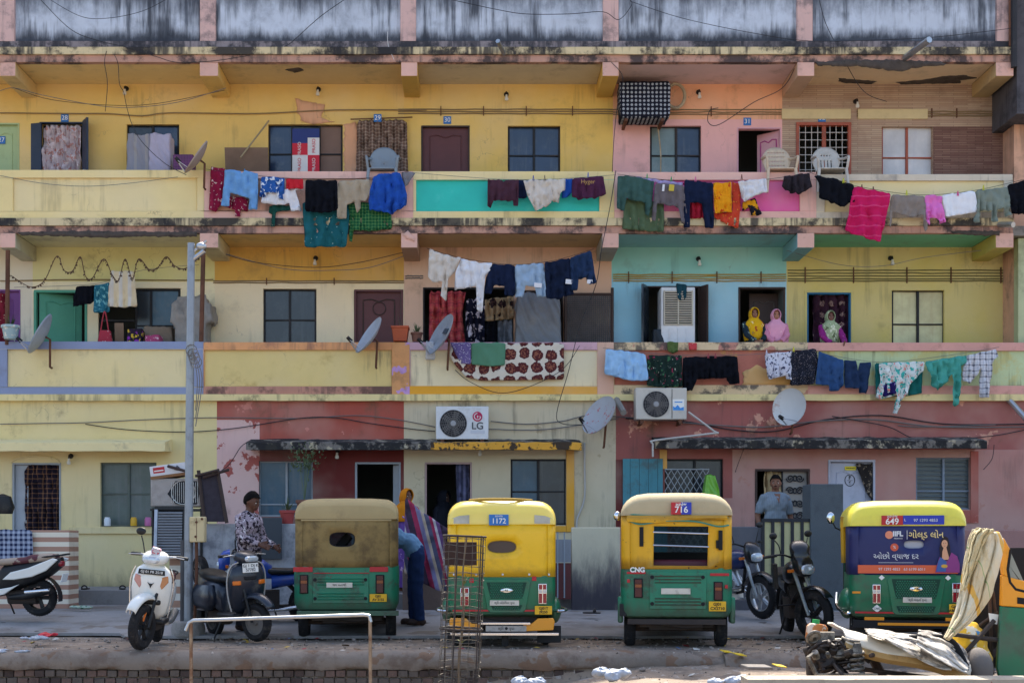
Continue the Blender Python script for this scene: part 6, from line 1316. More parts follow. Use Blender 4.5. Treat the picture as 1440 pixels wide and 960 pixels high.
def rickshaw(xc, gy, Y, label, o):
    t = thing('auto_rickshaw', (XX(xc, Y), Y, ZZ(gy, Y)), label, 'auto rickshaw', 'auto rickshaws parked along the kerb', rz=radians(o.get('rz', 0)), sc=o.get('sc', 1.))
    zb, zm, zr, zt = o['z']            # bottom of tub, top of green, bottom of roof band, roof top
    gm = o['green']; W = o.get('w', 1.24)/2
    def plan(w_, y0, y1, r, z, n=6):
        return [(x, y, z) for x, y in arc(w_-r, y0+r, r, -90, 0, n)+[(w_, y1), (-w_, y1)]+arc(-w_+r, y0+r, r, 180, 270, n)]
    k = MB(); k.loft([plan(W-.10, .10, .98, .08, zb), plan(W-.04, .03, 1., .1, zb+.03), plan(W-.005, .005, 1., .12, zb+.10), plan(W, 0, 1., .12, zm-.12), plan(W-.005, .0, 1., .12, zm)]); k.build('body', gm, t, bev=.006)
    MB().box(-W+.06, W-.06, 1.0, 2.25, zb+.0, zb+.06).build('floor', gm, t)
    k = MB(); k.loft([[(x*s_, 2.05+(yy)*s2, z) for x, yy in [(-.55, 0), (-.52, .25), (-.3, .48), (0, .55), (.3, .48), (.52, .25), (.55, 0)]] for z, s_, s2 in ((zb+.02, .8, .75), (zb+.3, 1, 1), (.95, 1, .85), (1.02, .98, .6))]); k.build('front_cowl', gm, t)
    MB().add([(-.5, 2.22, 1.0), (.5, 2.22, 1.0), (.48, 1.95, 1.6), (-.48, 1.95, 1.6)], [(0, 1, 2, 3)]).build('windscreen', simple('windscreen_glass', '4c5a62', .08, var=0, trans=.45), t)
    k = MB(); [k.tube([(s*.52, 2.24, .98), (s*.5, 1.93, 1.62)], .022, 8) for s in (-1, 1)]; [k.tube([(s*(W-.03), .98, zm), (s*(W-.05), .98, zr+.1)], .018, 8) for s in (-1, 1)]; k.tube([(-.5, 1.93, 1.62), (.5, 1.93, 1.62)], .02, 8); k.build('frame', M_cover, t, merge=False)
    wheel(t, (0, 2.38, .21), .21, .11, M_steel); MB().loft([[(x, 2.38+.27*cos(a), .22+.27*sin(a)) for x in (-.08, .08)] for a in [radians(d) for d in range(10, 171, 16)]], closed=False).build('front_mudguard', gm, t)
    for s in (-1, 1): wheel(t, (s*(W-.105), .42, .21), .21, .13, M_steel)
    k = MB(); k.tube([(-W+.1, .42, .2), (W-.1, .42, .2)], .03, 8); k.box(-.3, .3, .2, .7, .2, zb); k.box(-W+.22, W-.22, .15, 2.1, .23, zb-.004); k.tube([(-.25, .1, .3), (.1, .12, .25), (.3, .08, .27)], .035, 8); k.tube([(-W+.15, .42, .22), (-.2, .15, zb)], .02, 6); k.tube([(W-.15, .42, .22), (.2, .15, zb)], .02, 6); k.tube([(-.42, .3, .22), (-.42, .3, zb+.02)], .035, 8); k.tube([(.42, .3, .22), (.42, .3, zb+.02)], .035, 8); k.build('chassis_and_shade_box', M_chs, t, merge=False)  # chassis tubes plus a belly box added to deepen shade beneath the vehicle
    # hood: wrap-round rear and quarter panels, window cut out of the flat of the rear
    hw, win = o['hoodw']/2, o['win']; r = .09; cm_ = o['hood']
    zz0, zz1 = zm-.015, zr+.02; k = MB(); out = [(-hw+r, zz0), (hw-r, zz0), (hw-r+.0, zz1), (-hw+r, zz1)]
    vs, fs = cdt(densify(out, .12), .1, (win,), 0.)
    bow = lambda x, z: .018*(x/hw)**2-.012*sin(pi*(z-zz0)/(zz1-zz0))
    k.add([(a, bow(a, b), b) for a, b in vs], fs)
    for s in (-1, 1):
        pl = [(s*(hw-r), bow(hw-r, (zz0+zz1)/2))]+[(s*(hw-r+r*sin(a)), .012+r-r*cos(a)) for a in [radians(d) for d in (18, 36, 54, 72, 90)]]+[(s*(hw+.004), .35), (s*hw, .62)]
        k.loft([[(x, y, z) for x, y in pl] for z in [zz0+(zz1-zz0)*i/4 for i in range(5)]], closed=False)
    h = k.build('hood', cm_, t, ang=50, recalc=True); solid(h, .02)
    # roof
    secs = []; ht = zt-zr; rw = o.get('roofw', hw+.012); rr = o.get('rr', .17)
    ff = o.get('ff', .62)
    for y, f, g in ((-.014, ff*.95, .97), (-.004, ff+.05, .98), (.025, ff+(1-ff)*.5, .99), (.07, ff+(1-ff)*.8, 1.), (.15, 1., 1.0), (.4, 1.06, 1.), (1.0, 1.12, 1.), (1.7, 1.08, .98), (2.0, .95, .93), (2.06, .8, .9)):
        top = zr+ht*f; w_ = rw*g; q = min(rr, top-zr-.005)
        a = [(w_, zr)]+[(w_-rr+rr*cos(radians(d)), top-q+q*sin(radians(d))) for d in range(0, 91, 15)]
        row = [(x, z) for x, z in a]; mid = [(x, top+.012*(1-(x/w_)**2)) for x in (w_*.5, 0, -w_*.5)]
        secs.append([(x, y, z) for x, z in row+mid+[(-x, z) for x, z in reversed(row)]])
    k = MB().loft(secs); rf = k.build('roof', o['roof'], t, ang=50)
    # inside
    MB().box(-hw+.06, hw-.06, .3, .85, .5, .64).build('seat', M_seat, t, bev=.03); MB().box(-hw+.08, hw-.08, .12, .24, .62, 1.0).build('seat_back', M_seat, t, bev=.03); MB().box(-.22, .22, 1.35, 1.7, .5, .62).build('driver_seat', M_seat, t, bev=.03); MB().box(-.5, .5, 1.18, 1.22, .4, 1.08).build('added_dark_partition', M_cover, t, bev=.01)  # dark partition added to keep the cabin dark through the rear window
    MB().tube([(-.32, 1.85, 1.0), (0, 1.95, .96), (.32, 1.85, 1.0)], .016, 8).build('handlebar', M_black, t); MB().tube([(0, 1.95, .96), (0, 2.25, .45)], .025, 8).build('steering_column', M_black, t)
    # windows
    wx = [p[0] for p in win]; wz = [p[1] for p in win]
    if o.get('pane'): 
        p_ = MB().add([(a, .005, b) for a, b in win]+[(a, .011, b) for a, b in win], [tuple(range(len(win))), tuple(reversed(range(len(win), 2*len(win))))]).build('rear_pane', o['pane'], t)
    elif o.get('bars'):
        for z in (min(wz)+(max(wz)-min(wz))*.5, min(wz)+(max(wz)-min(wz))*.82): MB().tube([(min(wx), -.01, z+.01), (max(wx), -.01, z-.01)], .01, 8).build('window_bar', M_chrome, t)
    MB().tube([(a, -.008, b) for a, b in win], .009, 6, closed=True).build('window_trim', M_cover if not o.get('trim') else o['trim'], t)
    # lamps, plates, engine lid
    for s, (x, z0, z1) in zip((-1, 1), o['lamps']):
        w_ = o.get('lw', .1); k = MB().box(x-w_/2, x+w_/2, -.022, .01, z0, z1).build('tail_light', M_chrome if o['kind'] == 'new' else M_cover, t, bev=.006)
        for i in ((-1, 1) if o['kind'] == 'new' else (0,)):
            g = MB().mat(0); ww = w_*.19 if i else w_*.36
            g.box(x+i*w_*.24-ww, x+i*w_*.24+ww, -.034, -.0225, z0+.012, z0+(z1-z0)*.52); g.mat(1).box(x+i*w_*.24-ww, x+i*w_*.24+ww, -.034, -.0225, z0+(z1-z0)*.54, z0+(z1-z0)*.7); g.mat(0).box(x+i*w_*.24-ww, x+i*w_*.24+ww, -.034, -.0225, z0+(z1-z0)*.72, z1-.012); g.build('lens', [M_lensr if o['kind'] == 'new' else simple('old_tail_lens', '4c1a1c', .3, dirt=.3), M_lensw if o['kind'] == 'new' else simple('amber_lens', '8a4a24', .3)], k)
    x0, x1, z0, z1, s1, s2 = o['plate']; pl = MB().box(x0, x1, -.03, -.016, z0, z1).build('number_plate', M_ytag, t, bev=.003)
    for i, s_ in enumerate((s1, s2)): text(s_, (z1-z0)*.42, ((x0+x1)/2, -.0315, z1-(z1-z0)*(.29+.44*i)), M_blk, pl, bold=.001)
    x0, x1, z0, z1 = o['strip']; st = MB().box(x0, x1, -.036, -.02, z0, z1).build('name_strip', M_strip_w, t)
    if o.get('stxt'): text(o['stxt'], (z1-z0)*.62, ((x0+x1)/2, -.0375, (z0+z1)/2), M_blk, st)
    k = MB()
    if o['kind'] == 'old':
        x0, x1, z0, z1 = o['lid']; k.box(x0, x1, -.012, .01, z0, z1); ld = k.build('engine_lid', gm, t, bev=.006)
        k = MB(); n = 4
        for a, b, zs in ((x0+.06, x1-.06, [z1-.05-.035*i for i in range(3)]), (x0+.06, x1-.06, [z0+.05+.035*i for i in range(3)])):
            for z in zs: k.rbox(((a+b)/2, -.014, z), (b-a, .014, .012), (.5, 0, 0))
        k.build('louvre', o.get('louv', gm), ld, merge=False)
        k = MB(); [k.cyl((x, -.02, z), (x, -.008, z), .022, n=10) for x in (x0+.03, x1-.04) for z in (z0+.06, z1-.06)]; k.build('latch', M_cover, ld, merge=False)
    else:
        x0, x1, z0, z1 = o['lid']; q = [(x0+.06, z0+.03), (x0+.1, z0), (x1-.1, z0), (x1-.06, z0+.03), (x1, z1-.03), (x1-.04, z1), (x0+.04, z1), (x0, z1-.03)]
        ld = MB().prism(q, -.016, .01).build('engine_lid', gm, t, bev=.008)
        k = MB(); zz = z0+.05; mesh_pts = []
        gz0, gz1 = z0+(z1-z0)*.42, z1-.035; hz0, hz1 = z0+.03, z0+(z1-z0)*.23
        k.prism([(x0+.10, gz0), (x1-.10, gz0), (x1-.05, gz1), (x0+.05, gz1)], -.0185, -.0165); k.prism([(x0+.13, hz0), (x1-.13, hz0), (x1-.1, hz1), (x0+.1, hz1)], -.0185, -.0165); k.build('grille_recess', simple('dark_green_mesh', '0c3c2c', .7), ld)
        k = MB()
        for a, b, c_, d in ((x0+.09, x1-.09, gz0, gz1), (x0+.13, x1-.13, hz0, hz1)):
            k = MB(); z = c_+.012; j = 0
            while z < d-.006:
                x = a+.012+(.012 if j % 2 else 0)
                while x < b-.008: k.ball((x, -.019, z), (.0085, .004, .0085), 6, 4); x += .026
                z += .02; j += 1
            k.build('grille', gm, ld, merge=False)
        bz = (gz0+gz1)/2; k = MB(); k.lathe([(.001, -.028), (.05, -.026), (.062, -.018)], 24, (0, 0, 0), 'y'); 
        for v in k.v: v.x = v.x*1.15+(x0+x1)/2; v.z = v.z*.48+bz
        bd = k.build('badge', M_chrome, ld); text(o.get('badge', 'RE'), .034, ((x0+x1)/2, -.0295, bz), M_blk, bd, bold=.001, ext=.001)
        MB().box(-W+.06, W-.06, -.012, -.001, zb+.065, zb+.085).build('red_stripe', M_red, t)
    for f in o.get('extra', ()): f(t)
    # mirrors on stalks at the driver's end
    for s in o.get('mir', ()):
        m_ = MB().tube([(s*.5, 2.0, 1.3), (s*.66, 1.92, 1.38), (s*.70, 1.9, 1.46)], .008, 6).build('mirror', M_black, t); MB().ball((s*.72, 1.88, 1.5), (.05, .02, .075), 12, 8).build('mirror_glass', M_chrome, m_)
    return t
def pb(name, m, x0, x1, z0, z1, y0=-.02, y1=.0, bev=.003):
    return lambda t: MB().box(x0, x1, y0, y1, z0, z1).build(name, m, t, bev=bev)
def tx(s, size, x, z, m, y=-.04, al='CENTER', **k): return lambda t: text(s, size, (x, y, z), m, t, 'lettering', al, **k)
def oval(cx, cz, a, b, n=20, p=2.6):
    return [(cx+a*math.copysign(abs(cos(2*pi*i/n))**(2/p), cos(2*pi*i/n)), cz+b*math.copysign(abs(sin(2*pi*i/n))**(2/p), sin(2*pi*i/n))) for i in range(n)]
def reds(x0, x1, z0, z1): return pb('reflector', M_red, x0, x1, z0, z1, -.012, .002)
# 1: brown canvas hood
s = 345.
rickshaw(487, 899.6, 16.07, 'worn green auto rickshaw with brown canvas hood and small rear slot window', dict(z=(.345, .905, 1.48, 1.72), w=1.29, hoodw=1.24, kind='old', green=M_gold, hood=M_khaki, roof=M_khaki2, win=oval(-.05, 1.23, .158, .09, 20, 3), pane=None, trim=M_cover, rz=3,
    lamps=((-.515, .57, .80), (.41, .57, .80)), lw=.105, plate=(.285, .495, .47, .565, 'GJ01', 'AV 5132'), strip=(-.24, .075, .645, .705), stxt='જય માતાજી', lid=(-.41, .275, .45, .80), louv=M_gold,
    extra=(reds(-.645, -.41, .835, .895), reds(.285, .51, .835, .895), pb('red_line', M_red, -.4, .28, .815, .825, -.008, .002), pb('bumper_bar', M_gold, -.6, .64, .30, .36, -.03, .05), pb('hood_seam', M_khaki2, -.55, .55, 1.455, 1.475, -.016, .0), lambda t: MB().tube([(-.2, .25, 1.0), (.02, .3, 1.28)], .06, 8).build('headrest', M_cover, t))))
# 2: bright yellow, 1172
s = 360.
ch = M_chrome
rickshaw(705.7, 909, 14.9, 'clean yellow and green auto rickshaw numbered 1172 behind the wire tree guard', dict(sc=.97, ff=.42, z=(.35, .833, 1.43, 1.70), w=1.27, hoodw=1.25, kind='new', green=M_gbody, hood=M_yel, roof=mat('yellow_roof_cover', 'ecd060', .3, var=.05, sc=3, coat=.4), win=oval(.0, 1.168, .174, .078), pane=simple('brown_pane', '4a3a34', .25), trim=simple('yellow_trim', 'b8901c', .5), rr=.2,
    lamps=((-.435, .475, .695), (.475, .50, .74)), lw=.1, plate=(.385, .585, .38, .48, 'GJ01T', 'J9250'), strip=(-.14, .2, .485, .545), stxt='શ્રી ખોડિયાર કૃપા', lid=(-.23, .34, .40, .79), badge='RE',
    extra=(pb('number_board', M_plateb, -.15, .078, 1.42, 1.545, -.04, -.005), tx('1172', .085, -.036, 1.468, M_wht, -.042, bold=.001), tx('સરખેજ', .034, -.036, 1.525, M_wht, -.042),
           lambda t: MB().tube(crom([(-.38, .2, 1.715), (-.2, .12, 1.725), (.1, .1, 1.725), (.36, .2, 1.715)], 5), [.018]*16, 8).build('roof_roll', simple('tan_roll', 'a8873a', .9), t),
           *[(lambda s_: lambda t: MB().loft([[(s_*.38, -.022, 1.44+.10*j), (s_*.5, -.02, 1.44+.09*j), (s_*.585, -.012, 1.44+.06*j)] for j in (0, 1)], closed=False).build('corner_patch', mat('silver_patch', 'a8a69c', .35, .4, var=.3, sc=7), t))(s_) for s_ in (-1, 1)],
           *[pb('sticker', M_red, x-.025, x+.025, z-.026, z+.026, -.008, .002) for x, z in ((-.353, .775), (.378, .798))], *[pb('snap', simple('snap_button', c_, .4, var=0), x-.011, x+.011, .835, .857, -.03, .0) for x, c_ in ((-.56, 'd0d0d0'), (-.3, 'd0d0d0'), (.01, 'b02040'), (.32, '7a3a9c'), (.55, '3a9a6a'))],
           *[(lambda s_: lambda t: MB().prism([(s_*a, b) for a, b in ((.26, .185), (.6, .20), (.615, .30), (.6, .34), (.42, .335), (.35, .275), (.25, .27))], -.06, .02).build('bumper_corner', mat('orange_yellow_paint', 'e2941c', .4, var=.04, coat=.3), t, bev=.01))(s_) for s_ in (-1, 1)],
           pb('bumper_bar', ch, -.27, .33, .265, .29, -.09, -.03), pb('bumper_bar', ch, -.6, .66, .14, .17, -.1, -.05), pb('bumper_plate', mat('dusty_plate', 'a8a29a', .6, dirt=.5, dsc=12), -.19, .285, .185, .252, -.075, -.05), tx('શ્રી ● કૃપા', .045, .05, .218, M_blk, -.0765),
           *[(lambda s_: lambda t: MB().tube(crom([(s_*.6, .1, .42), (s_*.68, .0, .42), (s_*.76, .08, .43), (s_*.72, .3, .44)], 5), .018, 8).build('side_guard', ch, t))(s_) for s_ in (-1, 1)], *[(lambda s_: lambda t: MB().ball((s_*.63, .3, .42), (.085, .22, .16), 14, 10).build('fender', M_gbody, t))(s_) for s_ in (-1, 1)],
           *[pb('mud_flap', M_mud, x-.14, x+.14, .04, .24, .12, .14) for x in (-.5, .56)], lambda t: MB().box(.0, .08, .1, .16, .0, .2).build('mud_flap', M_mud, t))))
# 3: beige roof, open back, 716
rickshaw(951.7, 911.5, 14.8, 'worn yellow and green auto rickshaw numbered 716 with open barred rear window', dict(z=(.33, .91, 1.50, 1.74), w=1.25, hoodw=1.22, bars=1, rz=-6, kind='old', green=M_gold, hood=M_yelo, roof=M_beigec, roofw=.625, win=[(-.265, .93), (.345, .925), (.355, 1.38), (-.26, 1.385)], pane=None, trim=M_yelo, rr=.25,
    lamps=((-.43, .57, .79), (.46, .545, .755)), lw=.1, plate=(.355, .545, .425, .535, 'GJ01', 'CX2710'), strip=(-.175, .15, .615, .68), lid=(-.305, .33, .445, .865), louv=mat('rusty_louvre', '3f5a48', .7, dirt=.7, dsc=9, dcol='5a3c2c'),
    extra=(pb('number_board', M_red, -.065, .045, 1.51, 1.645, -.055, -.02, .0), pb('number_board', simple('strong_blue', '2a3aa8', .5, var=0), .0455, .16, 1.51, 1.645, -.055, -.02, .0), tx('716', .1, .048, 1.56, M_wht, -.06, bold=.0015), tx('સરખેજ', .045, .045, 1.618, M_wht, -.058, bold=.001),
           reds(-.56, -.35, .84, .865), reds(.37, .58, .82, .85), tx('CNG', .075, -.44, .885, M_wht, -.012, bold=.003, ext=.003), *[pb('sticker', M_red, x-.016, x+.016, z-.02, z+.02, -.008, .002) for x, z in ((-.54, .76), (.55, .70))],
           *[pb('vent_slot', M_cover, x-.022, x+.022, z-.11, z+.11, -.034, -.004) for x, z in ((-.395, 1.26), (.485, 1.22))], pb('vent_slot', M_cover, .435, .462, 1.13, 1.22, -.034, -.004),
           *[(lambda q, r_: lambda t: MB().tube(crom(q, 6), r_, 6).build('piping', simple('teal_cord', '3f8a78', .7), t))(q, .009) for q in ([(-.56, .0, 1.515), (-.3, -.035, 1.495), (0, -.04, 1.487), (.35, -.035, 1.485), (.57, .0, 1.475)], [(-.54, -.01, 1.44), (-.4, -.03, 1.40), (-.15, -.04, 1.435), (.2, -.04, 1.43), (.45, -.03, 1.375), (.58, .0, 1.39)])],
           lambda t: MB().loft([[(x, -.045-.012*(j % 2), 1.50-.032*j-.02*sin((x+.6)*5)*(j > 1)) for x in [-.56+.08*i for i in range(15)]] for j in range(3)], closed=False).build('canvas_valance', M_yelo, t),
           *[(lambda s_: lambda t: MB().box(s_*.6, s_*.66, .1, .35, .28, .58).build('fender', M_gold, t, bev=.02))(s_) for s_ in (-1, 1)], pb('bumper_bar', M_chs, -.55, .55, .27, .33, .02, .08), pb('mud_flap', M_mud, -.64, -.56, .36, .5, .05, .08), lambda t: MB().ball((-.665, .25, 1.5), (.045, .04, .055), 12, 8).build('side_lamp', M_chrome, t))))
# 4: the one wrapped in an advertisement, 649
g4 = 916
def adwoman(t):
    y = -.034
    def bl(name, pts, m, yy): return MB().prism(pts, yy, yy+.002).build(name, m, t, smooth=False)
    bl('portrait_hair', [(.35, 1.0), (.335, 1.13), (.355, 1.22), (.39, 1.26), (.425, 1.24), (.445, 1.15), (.455, 1.0)], simple('portrait_brown', '2a1a1c', .6, var=0), y)
    bl('portrait_face', oval(.388, 1.175, .032, .045, 16, 2), simple('portrait_skin', 'd8a07c', .6, var=0), y-.003); bl('portrait_neck', [(.36, 1.0), (.365, 1.09), (.38, 1.14), (.405, 1.14), (.42, 1.08), (.44, 1.0)], simple('portrait_skin', '', .6), y-.0025)
    bl('portrait_sari', [(.29, .86), (.31, .95), (.335, 1.03), (.36, .99), (.42, .99), (.46, 1.08), (.52, 1.04), (.545, .95), (.545, .86)], simple('portrait_magenta', '8a3a7a', .6, var=0), y-.004); bl('portrait_blouse', [(.30, .87), (.32, .98), (.345, 1.03), (.41, .98), (.40, .87)], simple('portrait_blue', '3f5f9c', .6, var=0), y-.0055); bl('portrait_jewel', oval(.385, .93, .035, .02, 14, 2), simple('portrait_gold', 'd0a040', .5, var=0), y-.007)
    k = MB(); k.prism(oval(.376, 1.182, .005, .003, 8, 2), y-.0045, y-.003); k.prism(oval(.401, 1.182, .005, .003, 8, 2), y-.0045, y-.003); k.prism([(.374, 1.158), (.388, 1.152), (.402, 1.158), (.388, 1.149)], y-.0045, y-.003); k.build('portrait_features', simple('portrait_brown', '', .6), t)
white = simple('white_print', 'd8dade', .6, var=0)
rickshaw(1276, 913, 14.6, 'green auto rickshaw with yellow roof wrapped in a navy gold loan poster numbered 649', dict(ff=.42, z=(.335, .845, 1.375, 1.64), w=1.24, hoodw=1.22, mir=(-1,), rz=-12, kind='new', green=M_gbody, hood=M_navyad, roof=M_ygr, roofw=.63, rr=.2, win=oval(.065, 1.168, .105, .044, 20, 3), pane=simple('milky_pane', 'a8aab4', .4), trim=simple('grey_trim', '8a8c98', .5),
    lamps=((-.33, .51, .725), (.515, .525, .745)), lw=.088, plate=(.437, .565, .413, .512, 'GJ01', 'AB0152'), strip=(-.05, .255, .525, .583), stxt='શ્રી શક્તિ કૃપા', lid=(-.22, .40, .385, .82), badge='RE',
    extra=(pb('poster_band', M_orgad, -.53, .53, .848, .94, -.022, -.006, .0), pb('number_board', simple('strong_blue', '', .5), -.048, .385, 1.39, 1.49, -.03, -.008, .0), pb('number_board', M_red, -.278, -.05, 1.385, 1.49, -.032, -.008, .0), tx('649', .095, -.165, 1.422, M_wht, -.036, bold=.0015), tx('સરખેજ', .042, -.165, 1.478, M_wht, -.036), tx('L', .04, -.028, 1.44, M_wht, -.034), tx('97 1293 4853', .046, .19, 1.435, white, -.034),
           lambda t: MB().prism(oval(-.195, 1.275, .044, .044, 20, 2), -.024, -.016).build('logo_disc', simple('peach_disc', 'e08a6a', .6, var=0), t), tx('IIFL', .075, -.105, 1.285, white, -.028, bold=.003), tx('FINANCE', .022, -.10, 1.235, white, -.028), pb('divider', white, -.008, -.003, 1.225, 1.325, -.024, -.012, 0), tx('ગોલ્ડ લોન', .098, .195, 1.272, M_cream_ink, -.028, bold=.001), tx('ઓછો વ્યાજ દર', .082, -.125, 1.035, white, -.028), pb('underline', white, -.31, .06, .965, .969, -.024, -.012, 0),
           lambda t: MB().prism(oval(-.14, 1.138, .043, .043, 20, 2), -.024, -.016).build('seal', simple('seal_orange', 'cf5a3c', .6, var=0), t), tx('%', .045, -.14, 1.138, white, -.027), tx('97 1293 4853   63 6199 6011', .042, -.06, .893, white, -.025), adwoman,
           *[(lambda x, z, s_: lambda t: MB().prism([(x-s_, z), (x, z-s_*.9), (x+s_, z), (x, z+s_*.9)], -.012, .002).build('diamond_sticker', M_wht, t))(x, z, s_) for x, z, s_ in ((-.275, .80, .032), (.428, .80, .032), (-.325, .455, .05))], tx('CNG', .032, -.325, .455, M_blk, -.0135),
           *[pb('orange_trim', simple('orange_trim_paint', 'e0901c', .45), a, b, .325, .36, -.035, .02) for a, b in ((-.46, -.25), (.4, .6))], pb('bumper', M_cover, -.58, .6, .24, .325, -.04, .05), pb('orange_trim', simple('orange_trim_paint', '', .45), -.32, .6, .27, .3, -.048, -.041), pb('side_sticker', simple('orange_trim_paint', '', .45), -.59, -.5, .62, .645, -.004, .004),
           *[(lambda s_: lambda t: MB().tube(crom([(s_*.6, .02, .42), (s_*.64, -.06, .40), (s_*.68, .05, .41), (s_*.73, .4, .46), (s_*.72, .6, .6)], 5), .02, 8).build('side_guard', ch, t))(s_) for s_ in (-1, 1)], *[(lambda s_: lambda t: MB().ball((s_*.62, .35, .5), (.1, .24, .18), 14, 10).build('fender', M_gbody, t))(s_) for s_ in (-1, 1)], *[pb('mud_flap', M_mud, x-.12, x+.12, .04, .26, .14, .16) for x in (-.48, .5)],
           lambda t: MB().tube([(-.62, .95, .95), (-.63, .95, 1.5)], .03, 8).build('side_post', M_yelo, t))))

# ================================================================ scooters and motorcycles (local: nose towards -y)
def spin(t, ang, tilt): t.rotation_euler = (0, radians(tilt), radians(ang)); return t
def curve_sec(x, y, z, w_, d, n=10, p=2.6):
    return [(x+w_*math.copysign(abs(cos(a))**(2/p), cos(a)), y+d*math.copysign(abs(sin(a))**(2/p), sin(a)), z) for a in [2*pi*i/(2*n) for i in range(2*n)]]
def ysec(y, w_, z0, z1, p=2.8, n=9):
    return [(w_*math.copysign(abs(cos(a))**(2/p), cos(a)), y, (z0+z1)/2+(z1-z0)/2*math.copysign(abs(sin(a))**(2/p), sin(a))) for a in [2*pi*i/(2*n) for i in range(2*n)]]
def mirror(t, x, y, z, m=M_black):
    s = 1 if x > 0 else -1; o = MB().tube(crom([(x*.8, y, z-.02), (x*.95, y-.01, z+.10), (x*1.15, y+.01, z+.17)], 4), .007, 6).build('mirror', m, t); MB().ball((x*1.2, y+.01, z+.22), (.062, .022, .042), 14, 8).build('mirror_glass', M_black, o); return o
def scooter(x, y, Y, rz, tilt, label, o):
    t = thing('scooter', P(x, y, Y), label, 'scooter', 'parked two wheelers'); spin(t, rz, tilt)
    bm_ = o['body']; steer = radians(o.get('steer', 0)); SM = Matrix.Translation((0, -.52, 0)) @ Matrix.Rotation(steer, 4, 'Z') @ Matrix.Translation((0, .52, 0))
    r = o.get('r', .245)
    wheel(t, (0, -.62, r), r, .10, o.get('rim', M_black), M=SM, spokes=o.get('spokes', 5)); wheel(t, (0, .62, r), r, .11, o.get('rim', M_black), spokes=5)
    k = MB().xf(SM); [k.tube([(s*.075, -.62, r), (s*.07, -.50, .62)], .018, 8) for s in (-1, 1)]; k.build('fork', o.get('fork', M_black), t, merge=False)
    k = MB().xf(SM); secs = []
    for d in range(30, 166, 9):
        a = radians(d); rr = r+.045+.02*sin(a); cy, cz = -.62-rr*cos(a)*1.05, r+.02+rr*sin(a); w_ = .075*(1-.35*abs((d-95)/75)**2)
        secs.append([(w_*cos(q)*1.0, cy-.028*cos(a)*max(0, sin(q))*1.4, cz+.04*max(0, sin(q))*sin(a)+(-.05*(1-sin(q))*.3)) for q in [radians(g) for g in range(-20, 201, 22)]])
    k.loft(secs, closed=False); f = k.build('front_mudguard', o.get('fender', bm_), t, ang=60); solid(f, .008)
    # leg shield: curved panel narrowing to the floor
    secs = []
    for z, w_, y0, dp in ((.33, .10, -.36, .03), (.40, .17, -.38, .07), (.52, .20, -.41, .10), (.66, .215, -.44, .12), (.78, .21, -.455, .12), (.88, .175, -.46, .10), (.93, .11, -.46, .07)):
        w_ *= o.get('sw', 1); fr = [(w_*math.sin(radians(a)), y0-dp*math.cos(radians(a))**1.0, z) for a in range(-90, 91, 15)]; bk = [(w_*.93*math.sin(radians(a)), y0+.03-dp*.7*math.cos(radians(a)), z) for a in range(90, -91, -30)]; secs.append(fr+bk)
    MB().loft(secs).build('leg_shield', bm_, t, ang=50)
    # handlebar head, headlight
    k = MB().xf(SM); secs = []
    for yy, w_, z0, z1 in ((-.60, .05, .97, 1.01), (-.585, .10, .94, 1.03), (-.54, .135, .925, 1.06), (-.47, .15, .93, 1.085), (-.40, .12, .95, 1.07), (-.37, .06, .98, 1.04)): secs.append(ysec(yy, w_, z0, z1))
    k.loft(secs); hd = k.build('handlebar_cowl', bm_, t, ang=60)
    k = MB().xf(SM); secs = []
    for yy, w_, z0, z1 in ((-.615, .045, .955, .995), (-.61, .085, .945, 1.01), (-.585, .108, .94, 1.02)): secs.append(ysec(yy, w_, z0, z1))
    k.loft(secs); k.build('headlight', mat('headlight_glass', 'b8c0c8', .12, .3, var=.25, sc=25, coat=.6), t)
    k = MB().xf(SM); [k.tube([(s*.10, -.45, 1.02), (s*.24, -.42, 1.03)], .014, 8) for s in (-1, 1)]; k.build('handlebar', M_steel, t, merge=False)
    for s in (-1, 1):
        k = MB().xf(SM).tube([(s*.22, -.42, 1.03), (s*.345, -.395, 1.025)], .019, 10); g = k.build('grip', M_black, t); MB().xf(SM).tube([(s*.2, -.46, 1.03), (s*.34, -.47, 1.02)], .006, 6).build('lever', M_steel, g)
    for s in o.get('mirrors', (-1, 1)): m_ = mirror(t, s*.2, -.44, 1.06); m_.matrix_basis = SM @ m_.matrix_basis
    # floor, underseat body, seat
    MB().box(-.17, .17, -.40, .12, .27, .33).build('floorboard', o.get('floor', M_black), t, bev=.02)
    secs = [ysec(yy, w_, z0, z1) for yy, w_, z0, z1 in ((.08, .12, .30, .62), (.16, .155, .30, .70), (.35, .175, .36, .73), (.6, .17, .44, .76), (.8, .13, .55, .79), (.95, .06, .66, .80))]
    MB().loft(secs).build('tail_body', o.get('tail', bm_), t, ang=60)
    secs = [ysec(yy, w_, z0, z1, 3) for yy, w_, z0, z1 in ((.05, .08, .68, .745), (.1, .13, .68, .775), (.3, .15, .69, .79), (.45, .15, .70, .80), (.55, .15, .71, .835), (.75, .13, .73, .85), (.88, .08, .76, .84))]
    MB().loft(secs).build('seat', o.get('seat', M_black), t, ang=60)
    MB().tube(crom([(-.12, .72, .80), (-.12, .98, .83), (0, 1.03, .84), (.12, .98, .83), (.12, .72, .80)], 4), .012, 8).build('grab_rail', M_black, t)
    MB().loft([ysec(yy, w_, z0, z1) for yy, w_, z0, z1 in ((.93, .07, .66, .76), (.965, .06, .67, .75), (.975, .04, .68, .74))]).build('tail_light', M_lensr, t)
    MB().loft([ysec(yy, .09, .16, .36) for yy in (.2, .35, .6)]).build('engine', M_chs, t); MB().tube([(.13, .25, .26), (.15, .5, .28), (.15, .85, .36)], [.03, .045, .05], 10).build('exhaust', M_steel if not o.get('dark') else M_black, t)
